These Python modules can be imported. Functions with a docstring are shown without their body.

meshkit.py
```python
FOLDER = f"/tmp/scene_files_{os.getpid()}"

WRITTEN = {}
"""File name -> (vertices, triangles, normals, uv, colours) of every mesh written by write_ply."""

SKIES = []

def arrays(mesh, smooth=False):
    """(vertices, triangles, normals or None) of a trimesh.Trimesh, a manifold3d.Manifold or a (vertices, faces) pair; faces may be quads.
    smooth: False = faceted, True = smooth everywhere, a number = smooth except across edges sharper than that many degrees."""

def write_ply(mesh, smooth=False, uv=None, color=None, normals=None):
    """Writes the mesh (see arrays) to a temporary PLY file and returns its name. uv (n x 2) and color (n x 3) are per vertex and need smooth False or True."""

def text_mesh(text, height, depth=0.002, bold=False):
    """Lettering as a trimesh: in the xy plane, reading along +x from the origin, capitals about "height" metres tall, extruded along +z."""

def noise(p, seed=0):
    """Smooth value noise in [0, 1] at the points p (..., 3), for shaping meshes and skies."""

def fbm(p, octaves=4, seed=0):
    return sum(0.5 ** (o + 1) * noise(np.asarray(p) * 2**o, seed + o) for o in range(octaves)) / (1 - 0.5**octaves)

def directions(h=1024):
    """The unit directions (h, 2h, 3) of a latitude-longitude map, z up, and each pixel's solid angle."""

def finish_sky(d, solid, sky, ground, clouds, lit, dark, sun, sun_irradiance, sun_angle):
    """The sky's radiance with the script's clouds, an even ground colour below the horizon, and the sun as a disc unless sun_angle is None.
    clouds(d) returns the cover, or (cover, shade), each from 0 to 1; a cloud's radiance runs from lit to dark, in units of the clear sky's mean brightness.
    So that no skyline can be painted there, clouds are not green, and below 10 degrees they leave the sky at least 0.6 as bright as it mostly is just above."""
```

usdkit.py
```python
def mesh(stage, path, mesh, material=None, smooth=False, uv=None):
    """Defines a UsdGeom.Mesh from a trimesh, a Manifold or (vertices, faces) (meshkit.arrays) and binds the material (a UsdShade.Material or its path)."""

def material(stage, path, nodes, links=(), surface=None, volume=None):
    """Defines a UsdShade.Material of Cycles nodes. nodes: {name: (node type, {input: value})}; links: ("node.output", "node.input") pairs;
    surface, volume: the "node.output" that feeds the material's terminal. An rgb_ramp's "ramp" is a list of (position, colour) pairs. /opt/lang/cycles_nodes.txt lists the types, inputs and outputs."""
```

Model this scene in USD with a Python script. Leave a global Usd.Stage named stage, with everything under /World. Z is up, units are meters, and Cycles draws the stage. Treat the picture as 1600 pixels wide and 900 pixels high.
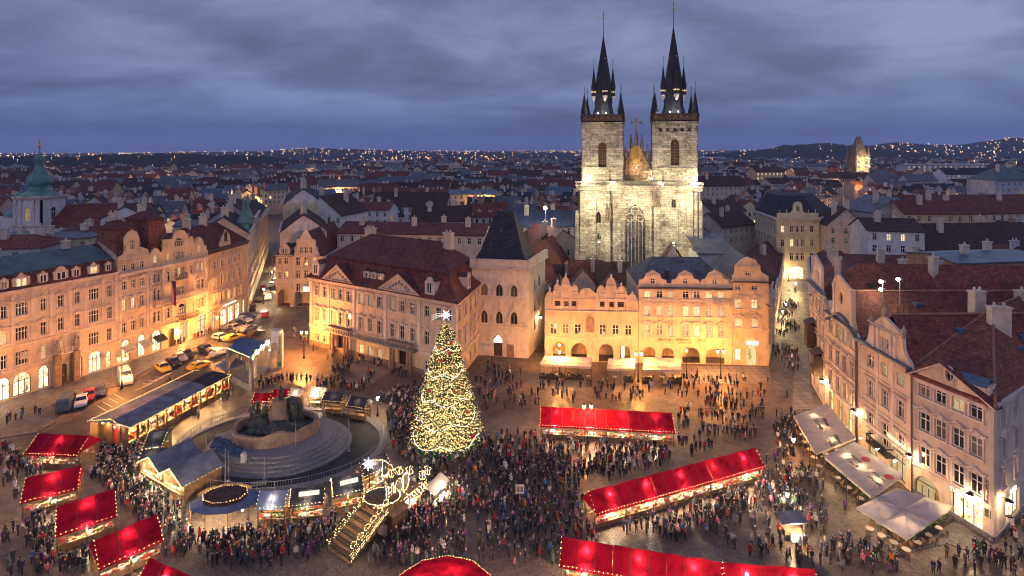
import math, random
import numpy as np, trimesh, manifold3d, usdkit, meshkit
from pxr import Usd, UsdGeom, UsdLux, UsdShade, Gf, Sdf, Vt
stage = Usd.Stage.CreateInMemory()
UsdGeom.SetStageUpAxis(stage, 'Z'); UsdGeom.SetStageMetersPerUnit(stage, 1.0)
UsdGeom.Xform.Define(stage, '/World'); UsdGeom.Scope.Define(stage, '/World/Looks')
rnd = random.Random(7)

# ---------------------------------------------------------------- camera: on the tower gallery, level, lens shifted down
CAMH, FPX, HZ = 44.0, 850.0, 235.0           # eye height (m); focal length and horizon of a 1600-wide picture
cam = UsdGeom.Camera.Define(stage, '/World/camera')
cam.AddTranslateOp().Set((0, 0, CAMH)); cam.AddRotateXOp().Set(90)
cam.CreateHorizontalApertureAttr(36.0); cam.CreateVerticalApertureAttr(20.25)
cam.CreateFocalLengthAttr(36.0 * FPX / 1600)
cam.CreateVerticalApertureOffsetAttr(-36.0 * (450 - HZ) / 1600)
cam.CreateClippingRangeAttr((0.5, 60000.0)); cam.CreateExposureAttr(0.0)
cam.CreateFStopAttr(0.0)

# ---------------------------------------------------------------- sky after sunset, broken stratus; a last trace of sun glow
M = usdkit.material
SUN_EL, SUN_ROT = math.radians(1.5), math.radians(-140)
sky = UsdLux.DomeLight.Define(stage, '/World/sky')
skym = M(stage, '/World/Looks/sky', {
    'tc': ('texture_coordinate', {}), 'sx': ('separate_xyz', {}),
    'atm': ('sky_texture', {'sky_type': 'single_scattering', 'sun_disc': False, 'sun_elevation': SUN_EL, 'sun_rotation': SUN_ROT, 'aerosol_density': 2.0}),
    'atmk': ('mix', {'mix_type': 'multiply', 'fac': 1.0, 'color2': (0.030, 0.036, 0.052)}),
    'zc': ('math', {'math_type': 'maximum', 'value2': 0.0}),
    'zz': ('math', {'math_type': 'add', 'value2': 0.26}),
    'ux': ('math', {'math_type': 'divide'}), 'uy': ('math', {'math_type': 'divide'}),
    'uv': ('combine_xyz', {'z': 0.37}),
    'mp': ('mapping', {'scale': (0.8, 1.15, 1.0), 'rotation': (0, 0, 0.35), 'location': (0.9, 0.35, 0)}),
    'n1': ('noise_texture', {'scale': 1.9, 'detail': 7.0, 'roughness': 0.54, 'distortion': 0.3}),
    'n2': ('noise_texture', {'scale': 0.85, 'detail': 4.0, 'roughness': 0.5}),
    'grad': ('rgb_ramp', {'ramp': [(0.0, (0.030, 0.062, 0.175)), (0.03, (0.046, 0.088, 0.225)), (0.08, (0.110, 0.155, 0.320)),
                                   (0.15, (0.180, 0.205, 0.370)), (0.25, (0.195, 0.205, 0.350)), (1.0, (0.20, 0.21, 0.36))]}),
    'cl': ('rgb_ramp', {'ramp': [(0.0, (0.40, 0.40, 0.46)), (0.38, (0.48, 0.47, 0.54)), (0.46, (0.72, 0.71, 0.78)), (0.53, (1.0, 1.0, 1.0)), (0.60, (1.36, 1.33, 1.24)), (0.8, (1.6, 1.52, 1.38))]}),
    'cadd': ('mix', {'mix_type': 'mix', 'fac': 0.42}),
    'hf': ('map_range', {'from_min': 0.0, 'from_max': 0.07, 'to_min': 0.25, 'to_max': 1.0, 'clamp': True}),
    'clh': ('mix', {'mix_type': 'mix', 'color1': (0.95, 0.95, 0.97)}),
    'mul': ('mix', {'mix_type': 'multiply', 'fac': 1.0}),
    'sum': ('mix', {'mix_type': 'add', 'fac': 1.0}),
    'tint': ('mix', {'mix_type': 'multiply', 'fac': 1.0, 'color2': (1.03, 1.05, 1.08)}), 'bg': ('background_shader', {'strength': 1.0}),
}, [('tc.generated', 'sx.vector'), ('sx.z', 'zc.value1'), ('zc.value', 'zz.value1'), ('sx.x', 'ux.value1'), ('zz.value', 'ux.value2'),
    ('sx.y', 'uy.value1'), ('zz.value', 'uy.value2'), ('ux.value', 'uv.x'), ('uy.value', 'uv.y'), ('uv.vector', 'mp.vector'),
    ('mp.vector', 'n1.vector'), ('mp.vector', 'n2.vector'), ('zc.value', 'grad.fac'), ('n1.fac', 'cadd.color1'), ('n2.fac', 'cadd.color2'),
    ('cadd.color', 'cl.fac'), ('zc.value', 'hf.value'), ('hf.result', 'clh.fac'), ('cl.color', 'clh.color2'),
    ('grad.color', 'mul.color1'), ('clh.color', 'mul.color2'), ('atm.color', 'atmk.color1'), ('mul.color', 'sum.color1'), ('atmk.color', 'sum.color2'),
    ('sum.color', 'tint.color1'), ('tint.color', 'bg.color')], surface='bg.background')
UsdShade.MaterialBindingAPI.Apply(sky.GetPrim()).Bind(skym)
sky.GetPrim().SetCustomDataByKey('kind', 'structure')
sun = UsdLux.DistantLight.Define(stage, '/World/twilight_glow')
sun.CreateIntensityAttr(0.03); sun.CreateAngleAttr(30.0); sun.CreateNormalizeAttr(True); sun.CreateColorAttr((0.80, 0.78, 1.0))
sun.AddRotateZOp().Set(-140 * -1 + 180); sun.AddRotateXOp().Set(-(90 - 25))

# ---------------------------------------------------------------- helpers
Vc = lambda *a: np.array(a, float)
def G(px, py, z=0.0):                        # the point at height z that stands at a point of the 1600 x 900 survey grid
    D = (CAMH - z) * FPX / (py - HZ)
    return Vc((px - 800) / FPX * D, D, z)
def XD(px, D): return (px - 800) / FPX * D
def ZD(py, D): return CAMH - (py - HZ) * D / FPX
COUNT = {}
def numbered(parent, name):
    k = COUNT.get((parent, name), -1) + 1; COUNT[(parent, name)] = k
    return f'{parent}/{name}' if k == 0 else f'{parent}/{name}_{k:03d}'
class Thing:
    def __init__(s, name, label=None, cat=None, loc=(0, 0, 0), group=None, kind=None, cls=False):
        s.o = np.array(loc, float)
        if cls:
            s.path = '/class_' + name; stage.CreateClassPrim(s.path)
        else:
            s.path = numbered('/World', name)
            x = UsdGeom.Xform.Define(stage, s.path); x.AddTranslateOp().Set(Gf.Vec3d(*map(float, s.o)))
        tag(s.path, label, cat, group, kind)
    def part(s, name, mesh, mat, parent=None, smooth=False, label=None, kind=None):
        p = numbered(parent or s.path, name)
        v, f = mesh.get() if isinstance(mesh, MB) else mesh
        usdkit.mesh(stage, p, (np.asarray(v, float) - s.o, f), mat, smooth=smooth)
        if label or kind: tag(p, label, None, None, kind)
        return p
def tag(path, label=None, cat=None, group=None, kind=None):
    pr = stage.GetPrimAtPath(path)
    for k, v in (('label', label), ('category', cat), ('group', group), ('kind', kind)):
        if v: pr.SetCustomDataByKey(k, v)
def single(name, mesh, mat, label=None, cat=None, group=None, kind=None, smooth=False):
    p = numbered('/World', name)
    v, f = mesh.get() if isinstance(mesh, MB) else mesh
    usdkit.mesh(stage, p, (v, f), mat, smooth=smooth); tag(p, label, cat, group, kind)
    return p
def copy_of(src, name, label, cat, loc, rz=0, group=None, scale=None):
    p = numbered('/World', name)
    x = UsdGeom.Xform.Define(stage, p); x.AddTranslateOp().Set(Gf.Vec3d(*map(float, loc))); x.AddRotateZOp().Set(float(rz))
    if scale is not None: x.AddScaleOp().Set(Gf.Vec3f(*map(float, scale)))
    x.GetPrim().GetReferences().AddInternalReference(src); x.GetPrim().SetInstanceable(True)
    tag(p, label, cat, group); return p
class Fr:                                    # a wall's own axes: u along it (left to right seen from outside), d outwards, z up
    def __init__(s, P0, P1):
        s.P = Vc(P0[0], P0[1], 0); d = Vc(P1[0] - P0[0], P1[1] - P0[1], 0); s.L = np.linalg.norm(d); s.U = d / s.L
        s.N = Vc(s.U[1], -s.U[0], 0)
    def w(s, p):
        p = np.asarray(p, float); return s.P + p[..., 0:1] * s.U + p[..., 1:2] * s.N + p[..., 2:3] * Vc(0, 0, 1)
    def u(s, px):
        k = (px - 800) / FPX; return (k * s.P[1] - s.P[0]) / (s.U[0] - k * s.U[1])
    def D(s, px): return s.P[1] + s.u(px) * s.U[1]
    def uz(s, px, py): return (s.u(px), ZD(py, s.D(px)))
    def z(s, px, py): return ZD(py, s.D(px))
BOXF = np.array([[0, 2, 1], [0, 3, 2], [4, 5, 6], [4, 6, 7], [0, 1, 5], [0, 5, 4], [1, 2, 6], [1, 6, 5], [2, 3, 7], [2, 7, 6], [3, 0, 4], [3, 4, 7]])
class MB:
    def __init__(s): s.v = []; s.f = []; s.n = 0
    def add(s, v, f):
        v = np.asarray(v, float); f = np.asarray(f, int)
        if f.shape[1] == 4: f = np.vstack([f[:, [0, 1, 2]], f[:, [0, 2, 3]]])
        s.v.append(v); s.f.append(f + s.n); s.n += len(v); return s
    def get(s): return (np.vstack(s.v), np.vstack(s.f))
    def fbox(s, fr, u0, u1, d0, d1, z0, z1):
        c = np.array([[u0, d1, z0], [u1, d1, z0], [u1, d0, z0], [u0, d0, z0], [u0, d1, z1], [u1, d1, z1], [u1, d0, z1], [u0, d0, z1]], float)
        return s.add(fr.w(c), BOXF)
    def box(s, x0, x1, y0, y1, z0, z1):
        c = np.array([[x0, y0, z0], [x1, y0, z0], [x1, y1, z0], [x0, y1, z0], [x0, y0, z1], [x1, y0, z1], [x1, y1, z1], [x0, y1, z1]], float)
        return s.add(c, BOXF)
    def hexa(s, bot, top): return s.add(np.vstack([bot, top]), BOXF)
    def ext(s, fr, polys, d0, d1):           # polygons in (u, z), even-odd, from depth d0 out to d1
        polys = [np.asarray(p, float) for p in polys]
        m = manifold3d.CrossSection(polys, manifold3d.FillRule.EvenOdd).extrude(d1 - d0).to_mesh()
        v = np.asarray(m.vert_properties)[:, :3]; f = np.asarray(m.tri_verts)
        return s.add(fr.w(np.stack([v[:, 0], v[:, 2] + d0, v[:, 1]], 1)), f)
    def prism(s, poly, z0, z1):              # plan polygon
        m = manifold3d.CrossSection([np.asarray(poly, float)[:, :2]], manifold3d.FillRule.EvenOdd).extrude(z1 - z0).to_mesh()
        return s.add(np.asarray(m.vert_properties)[:, :3] + Vc(0, 0, z0), np.asarray(m.tri_verts))
    def tube(s, pts, r, k=5, cap=True):
        p = np.asarray(pts, float); r = np.broadcast_to(r, (len(p),))
        t = np.gradient(p, axis=0); t /= np.linalg.norm(t, axis=1, keepdims=True) + 1e-12
        a = np.cross(t, np.where(np.abs(t[:, 2:]) < 0.9, [0, 0, 1.0], [1.0, 0, 0])); a /= np.linalg.norm(a, axis=1, keepdims=True) + 1e-12
        b = np.cross(t, a); an = np.arange(k) * 2 * np.pi / k
        v = (p[:, None] + r[:, None, None] * (np.cos(an)[None, :, None] * a[:, None] + np.sin(an)[None, :, None] * b[:, None])).reshape(-1, 3)
        f = []
        for i in range(len(p) - 1):
            for j in range(k):
                q = (i * k + j, i * k + (j + 1) % k, (i + 1) * k + (j + 1) % k, (i + 1) * k + j); f += [(q[0], q[1], q[2]), (q[0], q[2], q[3])]
        if cap:
            for j in range(1, k - 1): f += [(0, j + 1, j), ((len(p) - 1) * k, (len(p) - 1) * k + j, (len(p) - 1) * k + j + 1)]
        return s.add(v, f)
    def lathe(s, c, prof, k=12, rot=0.0):    # profile (r, z) turned about the vertical through c
        prof = np.asarray(prof, float); an = rot + np.arange(k) * 2 * np.pi / k; c = np.asarray(c, float)
        v = np.stack([np.outer(prof[:, 0], np.cos(an)), np.outer(prof[:, 0], np.sin(an)), np.repeat(prof[:, 1:2], k, 1)], -1).reshape(-1, 3) + c
        f = []
        for i in range(len(prof) - 1):
            for j in range(k):
                a, b = i * k + j, i * k + (j + 1) % k; f += [(a, b, b + k), (a, b + k, a + k)]
        return s.add(v, f)
    def ball(s, c, r, sub=1, sc=(1, 1, 1)):
        m = ICO[sub]; return s.add(m[0] * r * np.array(sc) + np.asarray(c, float), m[1])
    def poly3(s, pts, th=0.0):               # a flat or nearly flat polygon (fan), optionally with thickness downwards
        p = np.asarray(pts, float); n = len(p)
        top = [(0, i, i + 1) for i in range(1, n - 1)]
        if th:
            q = p - Vc(0, 0, th); f = list(top) + [(n, n + i + 1, n + i) for i in range(1, n - 1)]
            for i in range(n): j = (i + 1) % n; f += [(i, n + i, n + j), (i, n + j, j)]
            return s.add(np.vstack([p, q]), f)
        return s.add(p, top)
ICO = {k: (np.array(trimesh.creation.icosphere(k).vertices), np.array(trimesh.creation.icosphere(k).faces)) for k in (0, 1, 2)}
def arc(u0, u1, z0, z1, n=8):                # an arched opening's outline: springing line at z1 - half width
    r = (u1 - u0) / 2; zs = z1 - r
    return [(u0, z0), (u1, z0)] + [(u0 + r + r * math.cos(a), zs + r * math.sin(a)) for a in np.linspace(0, math.pi, n + 1)]
def gothic(u0, u1, z0, z1, n=5):             # pointed arch
    w = u1 - u0; zs = z1 - w * 0.87; a1 = math.pi / 3
    return [(u0, z0), (u1, z0)] + [(u0 + w * math.cos(a), zs + w * math.sin(a)) for a in np.linspace(0, a1, n)] + [(u1 - w * math.cos(a), zs + w * math.sin(a)) for a in np.linspace(a1, 0, n)[1:]]
def rect(u0, u1, z0, z1): return [(u0, z0), (u1, z0), (u1, z1), (u0, z1)]
def lit_sphere(parent, name, c, r, watts_like, color, o=(0, 0, 0)):
    p = numbered(parent, name); l = UsdLux.SphereLight.Define(stage, p)
    l.CreateRadiusAttr(r); l.CreateIntensityAttr(watts_like); l.CreateColorAttr(color); l.CreateNormalizeAttr(False)
    l.AddTranslateOp().Set(Gf.Vec3d(*map(float, np.asarray(c, float) - np.asarray(o, float)))); return l
# ---------------------------------------------------------------- materials
LK = '/World/Looks/'
def plaster(n, c, var=0.24, sc=0.55, rough=0.85):
    c = np.array(c)
    return M(stage, LK + n, {'g': ('geometry', {}), 'n1': ('noise_texture', {'scale': sc, 'detail': 6.0, 'roughness': 0.62}),
        'm': ('mapping', {'scale': (1.6, 1.6, 0.4)}), 'n2': ('noise_texture', {'scale': 0.8, 'detail': 4.0}),
        'r1': ('rgb_ramp', {'ramp': [(0.25, c * (1 - var)), (0.5, c), (0.78, np.minimum(c * (1 + var * 0.6), 0.85))]}),
        'r2': ('rgb_ramp', {'ramp': [(0.32, (0.62, 0.60, 0.58)), (0.5, (1, 1, 1))]}), 'x': ('mix', {'mix_type': 'multiply', 'fac': 0.55}),
        'n3': ('noise_texture', {'scale': 9.0, 'detail': 3.0}), 'b': ('bump', {'strength': 0.25, 'distance': 0.02}),
        'p': ('principled_bsdf', {'roughness': rough, 'specular_ior_level': 0.25})},
        [('g.position', 'n1.vector'), ('g.position', 'm.vector'), ('m.vector', 'n2.vector'), ('n1.fac', 'r1.fac'), ('n2.fac', 'r2.fac'), ('r1.color', 'x.color1'),
         ('r2.color', 'x.color2'), ('x.color', 'p.base_color'), ('g.position', 'n3.vector'), ('n3.fac', 'b.height'), ('b.normal', 'p.normal')], surface='p.BSDF')
def tiles(n, c, row=0.33, var=0.4, bump=0.6):   # courses follow the height, which on any pitch gives level rows
    c = np.array(c)
    return M(stage, LK + n, {'g': ('geometry', {}), 's': ('separate_xyz', {}), 'k': ('math', {'math_type': 'multiply', 'value2': 1.0 / row}), 'fr': ('math', {'math_type': 'fraction'}),
        'fl': ('math', {'math_type': 'floor'}), 'mp': ('mapping', {'scale': (3.2, 3.2, 0.0)}), 'cx': ('combine_xyz', {}), 'va': ('vector_math', {'math_type': 'add'}),
        'wn': ('voronoi_texture', {'scale': 1.0, 'feature': 'f1'}), 'sc': ('separate_color', {}), 'n1': ('noise_texture', {'scale': 0.35, 'detail': 6.0, 'roughness': 0.65}),
        'r0': ('rgb_ramp', {'ramp': [(0.0, c * (1 - var)), (0.6, c), (1.0, c * (1 + var))]}),
        'r1': ('rgb_ramp', {'ramp': [(0.3, (0.55, 0.55, 0.58)), (0.5, (1, 1, 1)), (0.75, (1.2, 1.12, 1.05))]}), 'x': ('mix', {'mix_type': 'multiply', 'fac': 1.0}),
        'r2': ('rgb_ramp', {'ramp': [(0.0, (0.45, 0.45, 0.45)), (0.18, (1, 1, 1)), (1.0, (1, 1, 1))]}), 'x2': ('mix', {'mix_type': 'multiply', 'fac': 0.8}),
        'b': ('bump', {'strength': bump, 'distance': 0.05, 'invert': True}), 'p': ('principled_bsdf', {'roughness': 0.8, 'specular_ior_level': 0.3})},
        [('g.position', 's.vector'), ('s.z', 'k.value1'), ('k.value', 'fr.value1'), ('k.value', 'fl.value1'), ('g.position', 'mp.vector'), ('fl.value', 'cx.z'), ('mp.vector', 'va.vector1'),
         ('cx.vector', 'va.vector2'), ('va.vector', 'wn.vector'), ('wn.color', 'sc.color'), ('sc.r', 'r0.fac'), ('g.position', 'n1.vector'), ('n1.fac', 'r1.fac'), ('r0.color', 'x.color1'),
         ('r1.color', 'x.color2'), ('fr.value', 'r2.fac'), ('x.color', 'x2.color1'), ('r2.color', 'x2.color2'), ('x2.color', 'p.base_color'), ('fr.value', 'b.height'), ('b.normal', 'p.normal')], surface='p.BSDF')
def plain(n, c, rough=0.6, metal=0.0, var=0.15, sc=2.0, spec=0.4):
    c = np.array(c)
    return M(stage, LK + n, {'g': ('geometry', {}), 'n1': ('noise_texture', {'scale': sc, 'detail': 4.0}), 'r1': ('rgb_ramp', {'ramp': [(0.3, c * (1 - var)), (0.7, np.minimum(c * (1 + var), 0.9))]}),
        'p': ('principled_bsdf', {'roughness': rough, 'metallic': metal, 'specular_ior_level': spec})}, [('g.position', 'n1.vector'), ('n1.fac', 'r1.fac'), ('r1.color', 'p.base_color')], surface='p.BSDF')
def glow(n, c, s, var=None, sc=1.0):
    nodes = {'e': ('emission', {'color': c, 'strength': s})}; links = []
    if var:
        nodes.update({'g': ('geometry', {}), 'm': ('mapping', {'scale': (sc, sc, sc * 0.6)}), 'n': ('noise_texture', {'scale': 1.0, 'detail': 3.0, 'roughness': 0.7}), 'oi': ('object_info', {}),
            'r': ('rgb_ramp', {'ramp': var}), 'rr': ('map_range', {'to_min': 0.45, 'to_max': 1.15}), 'x': ('mix', {'mix_type': 'multiply', 'fac': 1.0})})
        links = [('g.position', 'm.vector'), ('m.vector', 'n.vector'), ('n.fac', 'r.fac'), ('oi.random', 'rr.value'), ('r.color', 'x.color1'), ('rr.result', 'x.color2'), ('x.color', 'e.color')]
    return M(stage, LK + n, nodes, links, surface='e.emission')
def stone(n, c, row=0.45, wid=1.0, var=0.35):   # coursed ashlar in world space: x + y along, z up
    c = np.array(c)
    return M(stage, LK + n, {'g': ('geometry', {}), 's': ('separate_xyz', {}), 'a': ('math', {'math_type': 'add'}), 'cx': ('combine_xyz', {}),
        'bk': ('brick_texture', {'color1': c * (1 - var), 'color2': np.minimum(c * (1 + var), 0.8), 'mortar': c * 0.42, 'scale': 1.0, 'mortar_size': 0.035, 'mortar_smooth': 0.3, 'brick_width': wid, 'row_height': row, 'bias': 0.1}),
        'n1': ('noise_texture', {'scale': 0.28, 'detail': 7.0, 'roughness': 0.68}), 'r1': ('rgb_ramp', {'ramp': [(0.3, (0.42, 0.40, 0.38)), (0.47, (0.9, 0.88, 0.86)), (0.7, (1.2, 1.18, 1.12))]}),
        'x': ('mix', {'mix_type': 'multiply', 'fac': 1.0}), 'n2': ('noise_texture', {'scale': 1.9, 'detail': 4.0}), 'r2': ('rgb_ramp', {'ramp': [(0.35, (0.5, 0.48, 0.46)), (0.52, (1, 1, 1))]}), 'x2': ('mix', {'mix_type': 'multiply', 'fac': 0.8}),
        'b': ('bump', {'strength': 0.5, 'distance': 0.04}), 'p': ('principled_bsdf', {'roughness': 0.9, 'specular_ior_level': 0.2})},
        [('g.position', 's.vector'), ('s.x', 'a.value1'), ('s.y', 'a.value2'), ('a.value', 'cx.x'), ('s.z', 'cx.y'), ('cx.vector', 'bk.vector'), ('g.position', 'n1.vector'), ('n1.fac', 'r1.fac'),
         ('bk.color', 'x.color1'), ('r1.color', 'x.color2'), ('g.position', 'n2.vector'), ('n2.fac', 'r2.fac'), ('x.color', 'x2.color1'), ('r2.color', 'x2.color2'), ('x2.color', 'p.base_color'), ('bk.fac', 'b.height'), ('b.normal', 'p.normal')], surface='p.BSDF')
def seamed(n, c, sc=1.6):                       # sheet metal with standing seams along x+y
    c = np.array(c)
    return M(stage, LK + n, {'g': ('geometry', {}), 'w': ('wave_texture', {'wave_type': 'bands', 'bands_direction': 'diagonal', 'scale': sc, 'profile': 'saw'}), 'n1': ('noise_texture', {'scale': 0.5, 'detail': 5.0}),
        'r1': ('rgb_ramp', {'ramp': [(0.3, c * 0.6), (0.7, c * 1.25)]}), 'r2': ('rgb_ramp', {'ramp': [(0.0, (0.4, 0.4, 0.4)), (0.12, (1, 1, 1))]}), 'x': ('mix', {'mix_type': 'multiply', 'fac': 0.7}),
        'b': ('bump', {'strength': 0.3, 'distance': 0.04}), 'p': ('principled_bsdf', {'roughness': 0.5, 'metallic': 0.15})},
        [('g.position', 'w.vector'), ('g.position', 'n1.vector'), ('n1.fac', 'r1.fac'), ('w.fac', 'r2.fac'), ('r1.color', 'x.color1'), ('r2.color', 'x.color2'), ('x.color', 'p.base_color'), ('w.fac', 'b.height'), ('b.normal', 'p.normal')], surface='p.BSDF')
def cobble(n, c, sc=5.0):
    c = np.array(c)
    return M(stage, LK + n, {'g': ('geometry', {}), 'm': ('mapping', {'scale': (1, 1, 0), 'rotation': (0, 0, 0.5)}), 'bk': ('brick_texture', {'color1': c * 0.6, 'color2': c * 1.35, 'mortar': c * 0.28, 'scale': 1.0, 'mortar_size': 0.03, 'mortar_smooth': 0.4, 'brick_width': 0.30, 'row_height': 0.2}),
        'n1': ('noise_texture', {'scale': 0.09, 'detail': 6.0, 'roughness': 0.65}), 'r1': ('rgb_ramp', {'ramp': [(0.32, (0.55, 0.55, 0.6)), (0.5, (1, 1, 1)), (0.7, (1.35, 1.3, 1.25))]}), 'x': ('mix', {'mix_type': 'multiply', 'fac': 1.0}),
        'v': ('voronoi_texture', {'scale': 0.16, 'metric': 'chebychev', 'randomness': 0.35}), 'sc': ('separate_color', {}), 'r3': ('rgb_ramp', {'ramp': [(0.0, (0.72, 0.72, 0.74)), (1.0, (1.15, 1.15, 1.12))]}), 'x3': ('mix', {'mix_type': 'multiply', 'fac': 0.8}),
        'n4': ('noise_texture', {'scale': 0.6, 'detail': 4.0}), 'r4': ('rgb_ramp', {'ramp': [(0.35, (0.32, 0.32, 0.32)), (0.65, (0.62, 0.62, 0.62))]}),
        'b': ('bump', {'strength': 0.7, 'distance': 0.03, 'invert': True}), 'p': ('principled_bsdf', {'specular_ior_level': 0.45})},
        [('g.position', 'm.vector'), ('m.vector', 'bk.vector'), ('m.vector', 'n1.vector'), ('n1.fac', 'r1.fac'), ('bk.color', 'x.color1'), ('r1.color', 'x.color2'), ('m.vector', 'v.vector'), ('v.color', 'sc.color'), ('sc.r', 'r3.fac'),
         ('x.color', 'x3.color1'), ('r3.color', 'x3.color2'), ('x3.color', 'p.base_color'), ('m.vector', 'n4.vector'), ('n4.fac', 'r4.fac'), ('r4.color', 'p.roughness'), ('bk.fac', 'b.height'), ('b.normal', 'p.normal')], surface='p.BSDF')
WARM = [(0.30, (0.45, 0.24, 0.08)), (0.45, (1.0, 0.66, 0.27)), (0.6, (1.0, 0.78, 0.42)), (0.75, (1.0, 0.9, 0.66))]
SHOP = [(0.32, (0.12, 0.06, 0.03)), (0.42, (0.9, 0.55, 0.2)), (0.5, (1.0, 0.82, 0.5)), (0.6, (1.0, 0.95, 0.8)), (0.72, (0.55, 0.5, 0.4))]
m = {}
for n, c in dict(pl_pink=(.58, .45, .34), pl_rose=(.54, .42, .33), pl_cream=(.60, .46, .34), pl_ochre=(.58, .41, .25), pl_white=(.64, .60, .57), pl_peach=(.58, .44, .30), pl_grey=(.42, .42, .43),
                 pl_yellow=(.62, .53, .33), pl_trim=(.62, .50, .43), pl_sand=(.56, .47, .37), pl_brick=(.34, .20, .14), pl_blue=(.34, .38, .44)).items(): m[n] = plaster(n, c)
for n, c in dict(tile_red=(.165, .050, .036), tile_brown=(.125, .042, .032), tile_dark=(.058, .030, .027), tile_orange=(.21, .075, .045), slate=(.030, .032, .040), slate_blue=(.045, .062, .105), shingle=(.05, .05, .055)).items(): m[n] = tiles(n, c)
m['copper'] = plain('copper', (.10, .22, .19), .5, .1, .4, .4); m['verdigris'] = seamed('verdigris', (.065, .110, .108)); m['metal_grey'] = seamed('metal_grey', (.085, .095, .115)); m['metal_blue'] = seamed('metal_blue', (.07, .12, .17))
m['church'] = stone('church', (.47, .43, .35), 0.62, 1.45, .30); m['church_dark'] = stone('church_dark', (.30, .235, .17), .35, .5, .2); m['bell_stone'] = plaster('bell_stone', (.64, .54, .42), .22, .9); m['granite'] = plain('granite', (.19, .18, .18), .7, 0, .25, 3.0)
m['sandstone'] = plain('sandstone', (.25, .17, .12), .8, 0, .3, 1.2); m['bronze'] = plain('bronze', (.060, .066, .052), .5, .3, .5, 2.5); m['statue'] = plain('statue', (.30, .24, .19), .8, 0, .3, 3)
m['frame_white'] = plain('frame_white', (.66, .62, .56), .5); m['frame_dark'] = plain('frame_dark', (.07, .05, .04), .5); m['iron'] = plain('iron', (.025, .025, .028), .5, .4); m['wood'] = plain('wood', (.20, .11, .055), .7, 0, .35, 1.5)
m['wood_dark'] = plain('wood_dark', (.075, .045, .03), .75, 0, .3, 2.); m['wood_pale'] = plain('wood_pale', (.36, .22, .11), .7, 0, .3, 1.5); m['felt'] = plain('felt', (.13, .145, .18), .7, 0, .4, .7); m['felt_blue'] = plain('felt_blue', (.06, .10, .20), .6, 0, .3, .7)
m['gold'] = plain('gold', (.75, .48, .13), .3, .8); m['glass'] = M(stage, LK + 'glass', {'oi': ('object_info', {}), 'g': ('geometry', {}), 'mp': ('mapping', {'scale': (3., 3., .3)}), 'n': ('noise_texture', {'scale': 1.2}), 'a': ('math', {'math_type': 'multiply_add', 'value2': .15}), 'r': ('rgb_ramp', {'ramp': [(.0, (.014, .016, .022)), (.66, (.02, .02, .024)), (.82, (.06, .045, .035)), (1., (.17, .14, .11))]}), 'p': ('principled_bsdf', {'roughness': .12, 'specular_ior_level': .8})}, [('g.position', 'mp.vector'), ('mp.vector', 'n.vector'), ('n.fac', 'a.value1'), ('oi.random', 'a.value3'), ('a.value', 'r.fac'), ('r.color', 'p.base_color')], surface='p.BSDF'); m['steel'] = plain('steel', (.35, .35, .36), .4, .7)
m['asphalt'] = plain('asphalt', (.058, .052, .052), .55, 0, .35, .5); m['paint_line'] = plain('paint_line', (.62, .60, .55), .6, 0, .3, 2.); m['paving'] = cobble('paving', (.19, .17, .155)); m['cobbles'] = cobble('cobbles', (.178, .130, .102))
m['moat'] = plain('moat', (.022, .025, .027), .75, 0, .4, .6); m['flowers'] = plain('flowers', (.05, .09, .14), .9, 0, .6, 1.5); m['hedge'] = plain('hedge', (.03, .05, .025), .9, 0, .5, 2.)
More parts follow.
